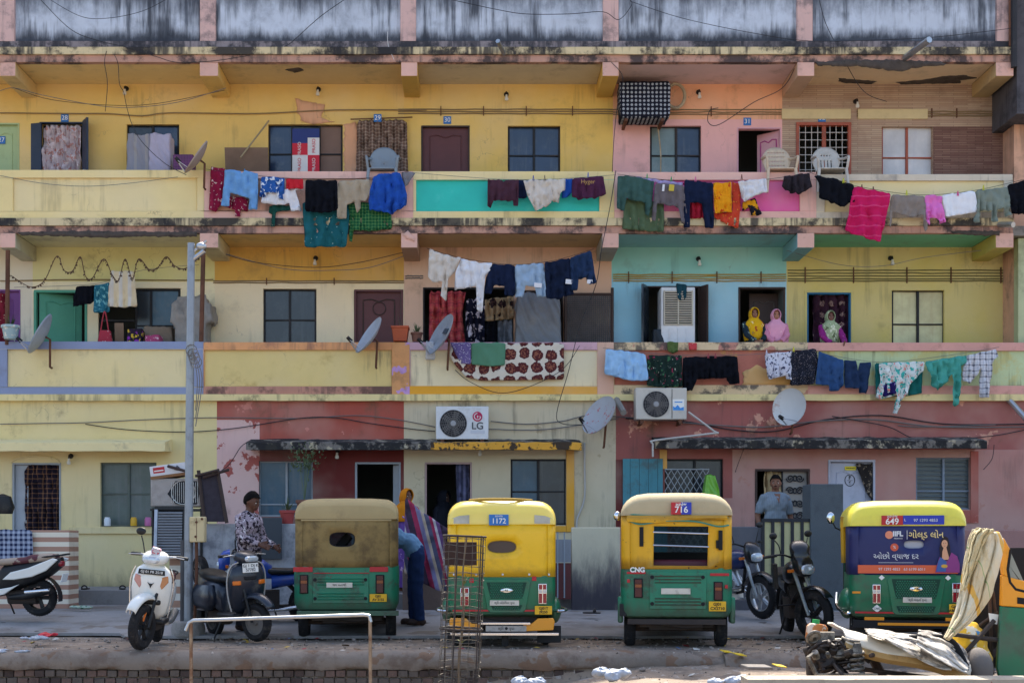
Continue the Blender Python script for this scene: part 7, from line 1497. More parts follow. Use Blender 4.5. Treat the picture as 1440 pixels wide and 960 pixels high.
    MB().loft([[(x, .62+(r+.05)*cos(a), r+(r+.05)*sin(a)) for x in (-.07, .07)] for a in [radians(d) for d in range(-10, 75, 12)]], closed=False).build('rear_mudguard', M_black, t)
    MB().rbox((0, .98, .52), (.18, .01, .12), (-.3, 0, 0)).build('number_plate', M_wht, t)
    MB().tube([(-.08, .1, .3), (-.2, .16, .01)], .012, 6).build('side_stand', M_black, t)
    for fn in o.get('extra', ()): fn(t)
    return t
def slab(name, m, pts, y, d, curve=0., z0=0): return lambda t: MB().prism(pts, y, y+d).build(name, m, t, bev=.004)
M_pearl = mat('pearl_white_paint', 'dfe0da', .25, var=.03, sc=3, dirt=.15, dsc=4, dcol='a39c8c', coat=.6); M_dblue = mat('dark_blue_paint', '1c2432', .38, var=.1, sc=3, dirt=.75, dsc=4, dcol='5f5e5c', coat=.4); M_trim = simple('silver_trim', 'b8bcc0', .3, .7)
def lens(s, z, m): return lambda t: MB().prism([(s*.105, z+.075), (s*.175, z+.10), (s*.185, z+.03), (s*.12, z-.055), (s*.10, z-.02)], -.555, -.48).build('indicator', m, t, bev=.008)
scooter(211, 907, 14.9, 7, 6, 'white scooter with black front wheel parked beside the street pole', dict(body=M_pearl, steer=-22, spokes=6, rim=M_black, mirrors=(-1,), sw=1.02, fork=M_black, seat=simple('maroon_seat', '4c2a2e', .6),
    extra=(lens(-1, .72, mat('pink_lens', 'c08a80', .2, coat=.5)), lens(1, .72, mat('dull_orange_lens', 'b87a4c', .2, coat=.5)), lambda t: MB().prism([(-.145, .82), (.145, .82), (.14, .875), (-.14, .875)], -.587, -.578).build('number_plate', M_black, t, bev=.003), tx('GJ 01 PR 2518', .04, 0, .848, M_wht, -.589), lambda t: MB().prism([(-.035, .735), (-.012, .70), (0, .672), (.012, .70), (.035, .735), (.014, .722), (-.014, .722)], -.577, -.565).build('emblem', M_black, t),
           lambda t: MB().tube(crom([(-.2, -.42, .36), (-.225, -.43, .55), (-.232, -.46, .76), (-.19, -.48, .90)], 4), .008, 6).build('shield_trim', M_chrome, t), lambda t: MB().tube(crom([(.2, -.42, .36), (.225, -.43, .55), (.232, -.46, .76), (.19, -.48, .90)], 4), .008, 6).build('shield_trim', M_chrome, t), lambda t: MB().box(-.12, .12, -.52, -.4, .49, .55).build('air_intake', M_black, t, bev=.02), lambda t: MB().rbox((-.02, -.64, .36), (.02, .02, .1), (0, .2, 0)).build('reflector', M_orange, t),
           lambda t: MB().box(-.26, -.2, .1, .22, .27, .30).build('foot_peg', M_chrome, t), lambda t: MB().rbox((.02, -.56, 1.08), (.09, .06, .07), (.3, .2, .4)).build('sticker_roll', cm('red_white_paper', 'c8c4cc', p_blob([(22, .55, 'b83a44')])), t))))
o = scooter(330, 897, 16.1, 33, -3, 'old dark blue scooter with orange indicators and a spare wheel', dict(body=M_dblue, r=.225, steer=20, spokes=0, rim=simple('dusty_rim', '6d6863', .6, dirt=.4), sw=1.08, dark=1, mirrors=(), seat=M_black, fender=M_dblue,
    extra=(lambda t: MB().prism([(-.10, .82), (.10, .82), (.10, .93), (-.10, .93)], -.592, -.582).build('number_plate', M_wht, t, bev=.003), tx('GJ 1 DJ K', .05, 0, .9, M_blk, -.594), tx('57782', .05, 0, .85, M_blk, -.594), *[(lambda s_: lambda t: MB().rbox((s_*.155, -.525, .70), (.10, .05, .05), (0, 0, s_*.55)).build('indicator', M_orange, t, bev=.01))(s_) for s_ in (-1, 1)], lambda t: MB().prism([(-.07, .73), (.07, .73), (.085, .775), (-.085, .775)], -.575, -.56).build('grille', M_cover, t, bev=.01),
           *[(lambda s_: lambda t: MB().tube(crom([(s_*.19, -.40, .36), (s_*.235, -.42, .55), (s_*.245, -.45, .76), (s_*.2, -.48, .90), (s_*.12, -.52, .945)], 4), .009, 6).build('shield_trim', simple('pale_trim', 'a8a8a6', .4), t))(s_) for s_ in (-1, 1)], lambda t: wheel(t, (.0, 1.02, .80), .205, .10, simple('dusty_rim', '', .6), spokes=6, name='spare'), *[(lambda s_: lambda t: MB().loft([curve_sec(s_*.17, .5, z, w_, d) for z, w_, d in ((.34, .05, .2), (.42, .10, .32), (.55, .11, .34), (.66, .06, .28))]).build('side_cowl', M_dblue, t, ang=60))(s_) for s_ in (-1, 1)], lambda t: MB().rbox((.165, .12, .62), (.02, .09, .2), (0, .1, 0)).build('red_flash', simple('dull_red', '8a3a34', .5), t))))
scooter(-5, 865, 17.9, -97, 2, 'white and black scooter with maroon and beige seat parked at the left edge', dict(body=M_pearl, r=.25, tail=M_black, rim=M_black, spokes=5, dark=1, seat=mat('two_tone_seat', 'a08e7e', .6, pat=p_blob([(5., .5, '5a2c34')])), mirrors=(-1, 1),
    extra=(*[(lambda s_: lambda t: MB().add([(s_*x_, y_, z_) for x_ in (.155, .19) for y_, z_ in ((.18, .50), (.30, .60), (.55, .66), (.90, .79), (.97, .77), (.8, .62), (.6, .54), (.35, .50))], [tuple(range(8)), tuple(range(15, 7, -1))]+[(i, (i+1) % 8, 8+(i+1) % 8, 8+i) for i in range(8)]).build('side_panel', M_pearl, t, bev=.012))(s_) for s_ in (-1, 1)],
           *[(lambda s_: lambda t: MB().add([(s_*x_, y_, z_) for x_ in (.15, .185) for y_, z_ in ((-.42, .29), (-.1, .25), (.2, .30), (.42, .44), (.3, .40), (.0, .35), (-.4, .37))], [tuple(range(7)), tuple(range(13, 6, -1))]+[(i, (i+1) % 7, 7+(i+1) % 7, 7+i) for i in range(7)]).build('floor_panel', M_pearl, t, bev=.01))(s_) for s_ in (-1, 1)], lambda t: MB().tube([(.17, .5, .33), (.17, .85, .36)], .03, 10).build('exhaust_guard', M_chrome, t), lambda t: MB().box(-.13, -.19, .5, .72, .33, .38).build('exhaust_guard', M_chrome, t))))
def motorbike(x, y, Y, rz, tilt, label, o):
    t = thing('motorcycle', P(x, y, Y), label, 'motorcycle', 'parked two wheelers'); spin(t, rz, tilt)
    steer = radians(o.get('steer', 0)); SM = Matrix.Translation((0, -.5, 0)) @ Matrix.Rotation(steer, 4, 'Z') @ Matrix.Translation((0, .5, 0)); r = .30; bm_ = o['body']
    wheel(t, (0, -.66, r), r, .085, o.get('rim', M_black), M=SM, spokes=5); wheel(t, (0, .62, r), r, .10, o.get('rim', M_black), spokes=5)
    k = MB().xf(SM); [k.tube([(s*.085, -.66, r), (s*.08, -.45, .86)], [.02, .024], 8) for s in (-1, 1)]; k.build('fork', o.get('fork', M_steel), t, merge=False)
    k = MB().xf(SM); secs = []
    for d in range(35, 160, 10): a = radians(d); rr = r+.03; w_ = .065; secs.append([(w_*cos(q), -.66-rr*cos(a), r+rr*sin(a)+.022*sin(q)) for q in [radians(g) for g in range(0, 181, 30)]])
    k.loft(secs, closed=False); solid(k.build('front_mudguard', o.get('fender', bm_), t, ang=60), .006)
    k = MB().xf(SM); k.loft([ysec(yy, w_, z0, z1) for yy, w_, z0, z1 in ((-.62, .07, .78, .90), (-.6, .11, .76, .98), (-.54, .13, .76, 1.04), (-.46, .10, .80, 1.06))]); k.build('headlight_cowl', bm_, t, ang=60)
    k = MB().xf(SM); k.loft([ysec(yy, w_, z0, z1) for yy, w_, z0, z1 in ((-.645, .05, .80, .88), (-.635, .085, .785, .90), (-.61, .10, .78, .91))]); k.build('headlight', bpy.data.materials['headlight_glass'], t)
    MB().xf(SM).tube(crom([(-.37, -.28, 1.02), (-.2, -.40, 1.04), (0, -.43, .98), (.2, -.40, 1.04), (.37, -.28, 1.02)], 5), .012, 8).build('handlebar', M_black, t)
    for s in (-1, 1): MB().xf(SM).tube([(s*.25, -.37, 1.035), (s*.38, -.275, 1.02)], .018, 8).build('grip', M_black, t); MB().xf(SM).rbox((s*.17, -.5, .84), (.07, .04, .035)).build('indicator', M_orange, t)
    for s in (-1, 1): m_ = mirror(t, s*.24, -.38, 1.05); m_.matrix_basis = SM @ m_.matrix_basis
    MB().loft([ysec(yy, w_, z0, z1) for yy, w_, z0, z1 in ((-.42, .06, .74, .86), (-.36, .13, .68, .92), (-.2, .16, .66, .95), (-.02, .14, .66, .92), (.1, .09, .66, .84))]).build('fuel_tank', o.get('tank', bm_), t, ang=60)
    MB().loft([ysec(yy, w_, z0, z1, 3) for yy, w_, z0, z1 in ((.0, .09, .74, .82), (.1, .13, .72, .81), (.35, .14, .72, .80), (.65, .12, .76, .85), (.85, .07, .80, .86))]).build('seat', M_black, t, ang=60)
    MB().loft([ysec(yy, w_, z0, z1) for yy, w_, z0, z1 in ((.1, .11, .52, .72), (.4, .12, .58, .75), (.75, .09, .68, .80), (.92, .04, .72, .80))]).build('side_panel', bm_, t, ang=60)
    k = MB(); k.box(-.12, .12, -.2, .2, .25, .50); k.tube([(0, -.22, .42), (0, -.1, .66)], .09, 10); [k.tube([(-.1, -.2+.02*i, .46+.025*i), (.1, -.2+.02*i, .46+.025*i)], .07-.003*i, 8) for i in range(6)]; k.tube([(.13, -.05, .34), (.15, -.05, .34)], .1, 14); k.build('engine', M_steel if o.get('bright') else M_chs, t, merge=False)
    k = MB(); k.tube([(0, -.42, .86), (0, -.3, .36), (0, .1, .28), (0, .62, .3)], .025, 8); k.tube([(0, .2, .7), (0, .62, .3)], .03, 8); k.build('frame', M_black, t); MB().tube(crom([(.06, -.24, .42), (.12, -.28, .26), (.15, .1, .24), (.16, .5, .3), (.16, .9, .38)], 4), [.018]*10+[.03]*3+[.045]*4, 10).build('exhaust', M_chrome, t)
    MB().tube([(-.2, -.25, .62), (-.26, -.30, .42), (.26, -.30, .42), (.2, -.25, .62)], .012, 8).build('leg_guard', M_steel if o.get('bright') else M_black, t); MB().tube([(-.1, .1, .3), (-.2, .2, .0)], .012, 6).build('side_stand', M_black, t)
    MB().loft([[(x_, .62+.35*cos(a), r+.35*sin(a)) for x_ in (-.07, .07)] for a in [radians(d) for d in range(0, 100, 14)]], closed=False).build('rear_mudguard', M_black, t); MB().ball((0, .95, .76), (.06, .03, .04), 10, 6).build('tail_light', M_lensr, t)
    for fn in o.get('extra', ()): fn(t)
    return t
M_dk = mat('black_gloss_paint', '15181f', .3, var=.1, dirt=.3, dsc=4, dcol='4c4a48', coat=.4); M_bl = mat('blue_bike_paint', '1f4aa8', .35, var=.08, dirt=.3, dsc=4, dcol='45506c', coat=.4)
motorbike(1122, 895, 16.3, -3, -4, 'black motorcycle with dark visor parked nearest the kerb before the barred gate', dict(body=M_dk, steer=34, extra=(lambda t: MB().loft([ysec(yy, w_, z0, z1) for yy, w_, z0, z1 in ((-.60, .09, .98, 1.08), (-.52, .12, .98, 1.17), (-.44, .11, 1.0, 1.20))]).build('visor', M_dk, t, ang=60), lambda t: MB().rbox((-.26, -.2, .78), (.05, .1, .3), (.1, 0, 0)).build('guard_bag', M_black, t))))
motorbike(1024, 866, 18.6, 36, -5, 'black motorcycle with grey alloy wheels half hidden behind the rickshaw numbered 716', dict(body=M_dk, rim=M_steel, steer=-8, bright=1, tank=mat('navy_tank', '24305c', .3, coat=.4)))
motorbike(372, 881, 17.9, -84, 4, 'blue motorcycle parked across behind the dark blue scooter', dict(body=M_bl, rim=M_black, steer=5))
# ================================================================ street furniture
t = thing('street_pole', P(265, 893, 16.5), 'tall galvanised street pole with cream junction box between the scooters', 'pole')
zt_ = ZZ(342, 16.5)-ZZ(893, 16.5); MB().tube([(0, 0, 0), (0, 0, .9), (0.035, 0, zt_)], [.058, .055, .046], 14).build('shaft', mat('dull_galvanised', '8f969e', .5, .6, var=.15, dirt=.5, dcol='5f5b58', dsc=4), t); MB().tube([(-.075, .02, 0), (-.07, .02, 1.2)], .035, 8).build('sleeve', mat('sooty_steel', '4e4f53', .6, .5, var=.2, dirt=.4), t)
MB().lathe([(.21, 0), (.215, .1), (.19, .17), (.17, .18), (.001, .18)], 9).build('base', M_conc, t)
bx = MB().box(.03, .22, -.09, .05, 1.17, 1.49).build('junction_box', mat('cream_steel_box', 'cbb98e', .6, var=.06, dirt=.45, dsc=6, dcol='7a6848'), t, bev=.012); k = MB(); [k.cyl((x, -.1, z), (x, -.088, z), .016, n=8) for x, z in ((.11, 1.24), (.12, 1.42), (.19, 1.46))]; k.build('screw', M_rust, bx, merge=False); MB().box(.118, .124, -.093, -.088, 1.19, 1.47).build('lid_seam', M_rust, bx)
MB().tube(crom([(.1, 0, 1.18), (.1, .0, .7), (.07, 0, .1)], 5), .022, 6).build('conduit', M_rust, t)
MB().tube([(.05, 0, zt_-.12), (.23, 0, zt_+.03)], .016, 8).build('arm', M_steel, t); MB().tube([(.06, 0, zt_-.2), (.2, -.02, zt_-.1)], .03, 8).build('arm', M_steel, t); MB().ball((.16, 0, zt_-.04), (.07, .05, .05), 10, 8).build('insulator', M_steel, t)
k = MB(); R = random.Random(2)
for i in range(4): q = [(.05+.07*cos(a*.6+i)+.02*i, -.06, zt_-1.35-.05*i+.07*sin(a*.6+i)) for a in range(11)]; k.tube(q, .006, 5)
for i in range(3): k.tube(crom([(.06, -.06, zt_-1.35), (.12+.03*i, -.05, zt_-1.7), (.1, -.05, zt_-2.1-.1*i)], 5), .006, 5)
k.build('cable_tangle', M_wireg, t, merge=False)
# tube railing in the foreground
Yr = 13.1; t = thing('tube_railing', P(268, 1010, Yr), 'bent steel tube railing with rusty legs in the foreground', 'railing')
o0 = P(268, 1010, Yr); q = [P(x, y, Yr)-o0 for x, y in ((263, 884), (268, 874), (274, 871.5))]
MB().tube([P(x, y, Yr)-o0 for x, y in ((261, 886), (266, 875), (272, 871.5), (300, 871), (400, 867.5), (512, 864), (519, 865), (521.5, 874))], .019, 10).build('rail', M_steel, t)
mrl = mat('rusting_tube', '96826c', .55, .5, var=.2, sc=6, dirt=.8, dsc=6, dcol='6b4630', dth=(.42, .6))
for x, y in ((268.5, 876), (520.5, 872)): MB().tube([P(x, y, Yr)-o0, P(x+.6, 1010, Yr)-o0], .0175, 10).build('leg', mrl, t)
# wire tree guard
Yc = 13.45; t = thing('tree_guard', P(644, 1000, Yc), 'tall rusty wire mesh tree guard standing in the foreground', 'tree guard'); o0 = P(644, 1000, Yc); t.rotation_euler = (0, radians(2.2), 0)
hh = ZZ(752, Yc)-ZZ(1000, Yc); rc = .212; k = MB(); n = 16
for j in range(n): a = 2*pi*j/n; k.tube([(rc*cos(a)+.006*sin(i*1.3+j), rc*sin(a), hh*i/12) for i in range(13)], .003, 4)
z = .02; i = 0
while z < hh: k.tube([(rc*cos(b*pi/14)*(1+.02*sin(b+i)), rc*sin(b*pi/14), z+.006*sin(b*.9+i)) for b in range(28)], .0032, 4, closed=True); z += .07; i += 1
k.build('wire_mesh', mat('rusty_mesh', '6e685e', .6, .4, var=.3, sc=8, dirt=.7, dsc=8, dcol='4a3a30', dth=(.42, .58)), t, merge=False)
for z in (hh-.01, hh*.47): MB().tube([(rc*1.02*cos(b*pi/16), rc*1.02*sin(b*pi/16), z) for b in range(32)], .011, 8, closed=True).build('hoop', M_chs, t)
for a in (.5, 2.4, 4.4, 5.6): MB().tube([(rc*1.03*cos(a), rc*1.03*sin(a), 0), (rc*1.03*cos(a), rc*1.03*sin(a), hh)], .0075, 6).build('upright', M_chs, t)
t2 = thing('sapling', P(648, 1000, Yc), 'thin bare sapling stem inside the wire tree guard', 'sapling'); MB().tube(crom([(.0, 0, 0), (-.02, 0, .5), (.03, .02, 1.0), (.02, 0, 1.4), (.06, 0, 1.78)], 6), [.014]*12+[.009]*13, 6).build('stem', mat('grey_bark', '6d5c48', .9, var=.2), t2); k = MB(); leafs(k, (.03, 0, 1.3), 5, .12, .9, .012, random.Random(4)); leafs(k, (.01, 0, .7), 3, .1, .9, .01, random.Random(6)); k.build('foliage', mat('dry_green_leaf', '6b7048', .8, var=.2), t2, recalc=False)
k = MB().rbox((0, 0, 0), (.33, .012, .24)); tag(k.build('notice_board', mat('dark_brown_card', '3b2822', .8, var=.2), None, bev=.004), 'dark brown board tied inside the wire tree guard', 'board').location = P(648, 778, Yc+.08)
# old junk piled behind the street pole
Yj = 19.5; t = thing('carton', P(212, 672, Yj), 'long white carton with red label on top of the junk pile', 'carton'); t.rotation_euler = (0, -.13, 0)
MB().box(0, .54, 0, .4, .02, .17).build('box', simple('white_carton', 'd8d6d8', .7, dirt=.2), t, bev=.006); MB().box(0, .54, -.004, .4, -.02, .019).build('base_flap', simple('brown_carton', '8a6240', .8), t); MB().box(.05, .22, -.006, -.001, .06, .145).build('label', M_red, t); MB().box(.065, .205, -.009, -.0065, .085, .10).build('label_stripe', M_wht, t); MB().prism([(.36, .08), (.41, .06), (.45, .1), (.41, .14)], -.006, -.001).build('logo', simple('logo_grey', '', .5), t)
t = thing('old_cooler_shell', P(211, 712, Yj), 'battered grey cooler shell with round fan grille on the junk pile', 'air cooler'); w_ = XX(282, Yj)-XX(211, Yj); h_ = ZZ(672, Yj)-ZZ(712, Yj)
MB().box(0, w_, .02, .4, 0, h_).build('casing', mat('battered_grey', 'a49c96', .7, var=.15, dirt=.5, dcol='6c645c', bump=.3), t, bev=.02)
k = MB(); k.prism([(w_*.34, h_*.45), (w_*.5, h_*.9), (w_*.92, h_*.9), (w_*.98, h_*.5), (w_*.92, h_*.08), (w_*.5, h_*.1)], .012, .021); k.build('fan_opening', M_dark, t); k = MB(); k.tube([(w_*.66+h_*.42*cos(a*pi/16), .006, h_*.5+h_*.42*sin(a*pi/16)) for a in range(32)], .008, 6, closed=True)
for i in range(14): x = w_*(.42+.04*i); k.tube([(x, .008, h_*.14), (x, .008, h_*.86)], .004, 4)
k.build('fan_guard', M_steel, t, merge=False)
t = thing('cooler_panel', P(216, 785, Yj-.1), 'tall slatted grey cooler panel leaning under the junk pile', 'panel'); t.rotation_euler = (-.1, 0, 0); w_ = .42; h_ = ZZ(716, Yj)-ZZ(785, Yj)
k = MB()
for i in range(17): k.rbox((w_/2+.02, .0, .03+(h_-.08)*i/16), (w_*.86, .03, .018), (.6, 0, 0))
k.build('slats', simple('grey_slat', '8d8f94', .6, dirt=.4), t, merge=False); MB().box(0, .045, -.02, .04, 0, h_).build('rail', simple('pale_steel_strip', 'b4bcc8', .5, dirt=.3), t); MB().box(w_, w_+.05, .0, .08, 0, h_).build('rail', M_black, t); MB().box(0, w_+.05, -.01, .06, h_, h_+.05).build('top', M_black, t); MB().box(.03, w_, .03, .05, 0, h_).build('backing', M_dark, t)
t = thing('junk_stand', P(214, 860, Yj+.02), 'dark iron stand carrying the old cooler shell', 'stand')
k = MB()
for x in (.0, .72): 
    for y in (.05, .4): MB().tube([(x, y, 0), (x, y, ZZ(712, Yj)-ZZ(860, Yj)-.02)], .022, 6).build('leg', M_black, t)
zz = ZZ(712, Yj)-ZZ(860, Yj)-.03; k.box(-.03, .76, 0, .44, zz-.03, zz); k.build('top', M_black, t, merge=False)
t = thing('folded_cot', P(300, 735, Yj-.02), 'folded cot frame with dark webbing leaning on the blotchy grey wall', 'cot'); MB().tube([(-.13, 0, .0), (-.22, 0, .78)], .03, 6).build('rail', M_woodb, t); MB().tube([(.2, 0, 0), (.06, 0, .80)], .03, 6).build('rail', M_woodb, t); MB().add([(-.12, .01, .02), (.17, .01, .02), (.04, .01, .76), (-.2, .01, .74), (-.12, .03, .02), (.17, .03, .02), (.04, .03, .76), (-.2, .03, .74)], [(0, 1, 2, 3), (7, 6, 5, 4), (0, 4, 5, 1), (2, 6, 7, 3), (1, 5, 6, 2), (0, 3, 7, 4)]).build('webbing', mat('dark_webbing', '3a343c', .9, var=.3, sc=12), t)
for a, b, lb in (((286, 671), (322, 660), 'thick dark pole jutting from the junk pile, lower and longer of two'), ((275, 669), (306, 661), 'thick dark pole jutting from the junk pile, upper and shorter of two'), ((236, 655), (268, 664), 'dark stick crossing the long white carton')): pole('wooden_pole', a, b, Yj-.05, Yj-.12, .022, M_woodb, lb, 'pole', 'poles of the junk pile')
k = MB().loft([curve_sec(0, 0, z, w_, d) for z, w_, d in ((0, .14, .1), (.1, .17, .12), (.26, .12, .09), (.3, .02, .02))]); tag(k.build('black_helmet_bag', M_black, None), 'black bag on the ledge by the curtained doorway at the left edge', 'bag').location = P(4, 722, 19.9)
tag(MB().box(0, .32, 0, .03, 0, .62).build('metal_sheet', simple('dark_slate_sheet', '3c4248', .7, dirt=.3), None, bev=.01), 'dark metal sheet leaning on the grey front wall behind the man', 'panel').location = P(366, 786, 19.5)
# slippers and litter
def slipper(x, y, Y, rz, label, col='26262a'):
    t = thing('slipper', P(x, y, Y), label, 'slipper', 'slippers left on the steps and road', radians(rz)); MB().loft([[(a, b, z) for a, b in oval(0, 0, .05, .13, 16, 2.4)] for z in (0, .018)]).build('sole', simple('slipper_'+col, col, .8), t, bev=.004); MB().tube([(.045*cos(a), -.04, .02+.04*sin(a)) for a in [i*pi/8 for i in range(9)]], .012, 6).build('strap', M_black, t)
slipper(103, 828, 21.25, 10, 'black slipper on the yellow house step, left one'); slipper(120, 828, 21.25, -6, 'black slipper on the yellow house step, right one'); slipper(172, 828, 21.25, 20, 'black slipper on the step behind the white scooter'); slipper(832, 862, 18.2, 70, 'black slipper lying on the road before the damp wall'); slipper(1002, 866, 18.0, 50, 'dark slipper lying behind the barred rickshaw', '3a302c')
def crumple(x, y, Y, sx, sy, sz, m, label, cat='litter', seed=1, name='litter'):
    k = MB(); R = random.Random(seed)
    for i in range(6): k.ball((R.uniform(-.5, .5)*sx, R.uniform(-.5, .5)*sy, sz*R.uniform(.2, .5)), (sx*R.uniform(.2, .4), sy*.4, sz*R.uniform(.3, .5)), 8, 6)
    o = k.build(name, m, None); remesh(o, min(.014, sx*.09), 1)
    for v in o.data.vertices:
        c = v.co; n = abs(noise.noise(V((c.x*20+seed, c.y*20, c.z*20))))*.04+.5*noise.noise(V((c.x*11, c.y*11+seed, c.z*11)))*.03; v.co = V((c.x+n*.6, c.y-n, max(0, c.z*(1+n*2)+n*.5)))
    o.location = P(x, y, Y); return tag(o, label, cat, 'litter along the street')
M_poly = mat('white_polythene', 'a4abb6', .4, var=.08, sc=8); M_ypap = simple('yellow_wrapper', 'd9b81e', .5, var=.1)
crumple(862, 955, 13.2, .3, .2, .14, M_poly, 'white plastic bag on the lower ground right of the tree guard', 'plastic bag', 1); crumple(1022, 962, 12.6, .3, .2, .1, M_poly, 'white plastic bag at the bottom edge below the barred rickshaw', 'plastic bag', 2); crumple(742, 966, 13., .22, .16, .12, M_poly, 'white plastic bag at the bottom edge left of centre', 'plastic bag', 3)
crumple(66, 896, 15.2, .16, .1, .07, simple('red_wrapper', 'c22a38', .5), 'red wrapper on the kerb at left', 'wrapper', 4); crumple(48, 899, 15.1, .26, .12, .05, M_poly, 'clear plastic scrap beside the red wrapper', 'plastic scrap', 5); crumple(112, 856, 19.2, .35, .12, .06, cm('green_white_litter', 'a8b8a8', p_blob([(18, .55, '3f7a5c'), (22, .6, 'd8c84a')])), 'green and white crumpled litter by the yellow house step', 'litter', 6); crumple(10, 918, 14.35, .4, .16, .05, M_poly, 'white plastic sheet scrap on the kerb at the left edge', 'plastic scrap', 7)
for x, y, Y, lb in ((1040, 922, 14.1, 'large yellow wrapper on the kerb below the barred rickshaw'), (1022, 918, 14.25, 'small yellow wrapper on the kerb below the barred rickshaw'), (1096, 938, 13.3, 'yellow wrapper near the wrecked engine parts')): o = MB().rbox((0, 0, .02), (.13, .09, .008), (.2, .15, .5)).build('wrapper', M_ypap, None); o.location = P(x, y, Y); tag(o, lb, 'wrapper', 'litter along the street')
o = MB().rbox((0, 0, .02), (.26, .2, .03), (.06, .03, .2)).build('stone_slab', simple('grey_slab', '77716c', .9, dirt=.3), None, bev=.008); o.location = P(1064, 940, 13.1); tag(o, 'flat grey stone slab on the lower ground', 'stone')
R = random.Random(12); prot = []
for i in range(5):
    k = MB().ball((0, 0, .3), (1, .8, .55), 9, 7); o = k.build('stone', mat('rubble_stone', '8a8078', .95, var=.25, sc=9, bump=.5) if i == 0 else bpy.data.materials['rubble_stone'], None, smooth=False)
    for v in o.data.vertices: v.co *= 1+.35*noise.noise(v.co*1.7+V((i*5, 0, 0)))
    prot.append(o)
for i in range(150):
    x = R.uniform(-5.4, 6.2); u = R.random(); y = R.uniform(14.35, 16.2) if u < .62 else R.uniform(12.2, 13.9)
    if y < 14 and x < 1.2: continue
    o = prot[i % 5] if i < 5 else prot[i % 5].copy()
    if i >= 5: COL.objects.link(o)
    s_ = R.choice((.012, .016, .02, .03, .045 if y < 14 else .02)); o.scale = (s_,)*3; o.rotation_euler = (0, 0, R.uniform(0, 6)); z = .004 if y > 14.2 else -.62+.40*max(0, min(1, (x+.6)/2.4))+.03*noise.noise(V((x*.8, y*.8, 1)))+.018*noise.noise(V((x*3.1, y*3.1, 2)))+max(0, y-12.5)*.04
    o.location = (x, y, z); tag(o, 'small loose pebble among the rubble on the dusty ground', 'pebble', 'pebbles strewn along the street edge')
k = MB(); R = random.Random(31)
for i in range(2600):
    x = R.uniform(-5.6, 6.4); y = R.choice((R.gauss(14.45, .16), R.uniform(14.2, 16.3), R.gauss(16.25, .12), R.uniform(12.4, 13.9)))
    if y < 14.1 and x < .8: continue
    z = 0. if y > 14.1 else -.62+.40*max(0, min(1, (x+.6)/2.4))+.03*noise.noise(V((x*.8, y*.8, 1)))+max(0, y-12.5)*.04
    s_ = R.uniform(.006, .022); p = [V((x+s_*cos(a+R.random())*R.uniform(.6, 1.2), y+s_*sin(a+R.random()), z-.004)) for a in (0, 2.1, 4.2)]; q = V((x+R.uniform(-.3, .3)*s_, y, z+s_*R.uniform(.4, .9))); k.mat(R.choice((0, 0, 1, 2))); k.add(p+[q], [(0, 1, 3), (1, 2, 3), (2, 0, 3)])
tag(k.build('gravel', [bpy.data.materials['rubble_stone'], simple('pale_grit', 'b3aaa0', .95), simple('dark_grit', '4c443e', .95)], None, smooth=False, merge=False), 'fine gravel and grit scattered along the kerb and lower ground', kind='stuff')
k = MB()
for i in range(120):
    x = R.uniform(-5.6, 6.2); y = R.choice((R.gauss(14.6, .25), R.gauss(16.2, .2), R.uniform(12.6, 13.9), R.uniform(14.4, 16.2)))
    if y < 14.2 and x < .9: continue
    z = .012 if y > 14.2 else -.60+.40*max(0, min(1, (x+.6)/2.4))+.03*noise.noise(V((x*.8, y*.8, 1)))+max(0, y-12.5)*.04
    s_ = R.uniform(.012, .045); a = R.uniform(0, 6); u = V((cos(a), sin(a), R.uniform(-.2, .3)))*s_; w_ = V((-sin(a), cos(a), R.uniform(0, .5)))*s_*R.uniform(.4, 1); c = V((x, y, z)); k.mat(R.choice((0, 0, 0, 1, 2, 3, 4, 4))); k.add([c-u-w_, c+u-w_*.8, c+u*.9+w_, c-u+w_, c+V((0, 0, s_*.3))], [(0, 1, 4), (1, 2, 4), (2, 3, 4), (3, 0, 4)])
tag(k.build('litter_scraps', [simple('paper_scrap', 'b8b4ac', .8), simple('red_scrap', '8e3438', .6), simple('yellow_scrap', 'b89a3a', .6), simple('blue_scrap', '4a6a94', .6), simple('brown_leaf_scrap', '5e4a38', .9)], None, smooth=False, merge=False), 'tiny paper and leaf scraps scattered along the dusty verge', kind='stuff')
for o in prot:
    if not o.get('label'): bpy.data.objects.remove(o)
# ================================================================ wrecked rickshaw and scrap at the lower right
Yw = 12.35
t = thing('wrecked_rickshaw', P(1400, 948, Yw), 'sunlit green and yellow rickshaw cab shell cut off by the right edge', 'auto rickshaw'); o0 = P(1400, 948, Yw); L = lambda x, y, d=0: P(x, y, Yw+d)-o0
def plate(name, pts, m, y0, d, par, bev=.01): k = MB(); k.prism([(L(a, b).x, L(a, b).z) for a, b in pts], y0, y0+d); return k.build(name, m, par, bev=bev)
M_wor = mat('sun_orange_paint', 'e8991c', .4, var=.04, dirt=.25, dsc=4, dcol='8a5a1c', coat=.3)
plate('door_panel', [(1408, 852), (1500, 858), (1500, 952), (1405, 950), (1402, 938)], M_gbody, 0, .05, t); plate('waist_panel', [(1409, 808), (1500, 832), (1500, 857.5), (1408, 851.5)], M_wor, -.005, .06, t); plate('front_pillar', [(1403, 762), (1412, 756), (1421, 772), (1418, 800), (1420, 812), (1410, 808)], M_wor, -.003, .055, t)
plate('window_glass', [(1420, 770), (1450, 838), (1450, 834), (1424, 826), (1419, 812), (1417, 790)], simple('hazy_glass', '8f9186', .25, dirt=.4), .02, .01, t, 0)
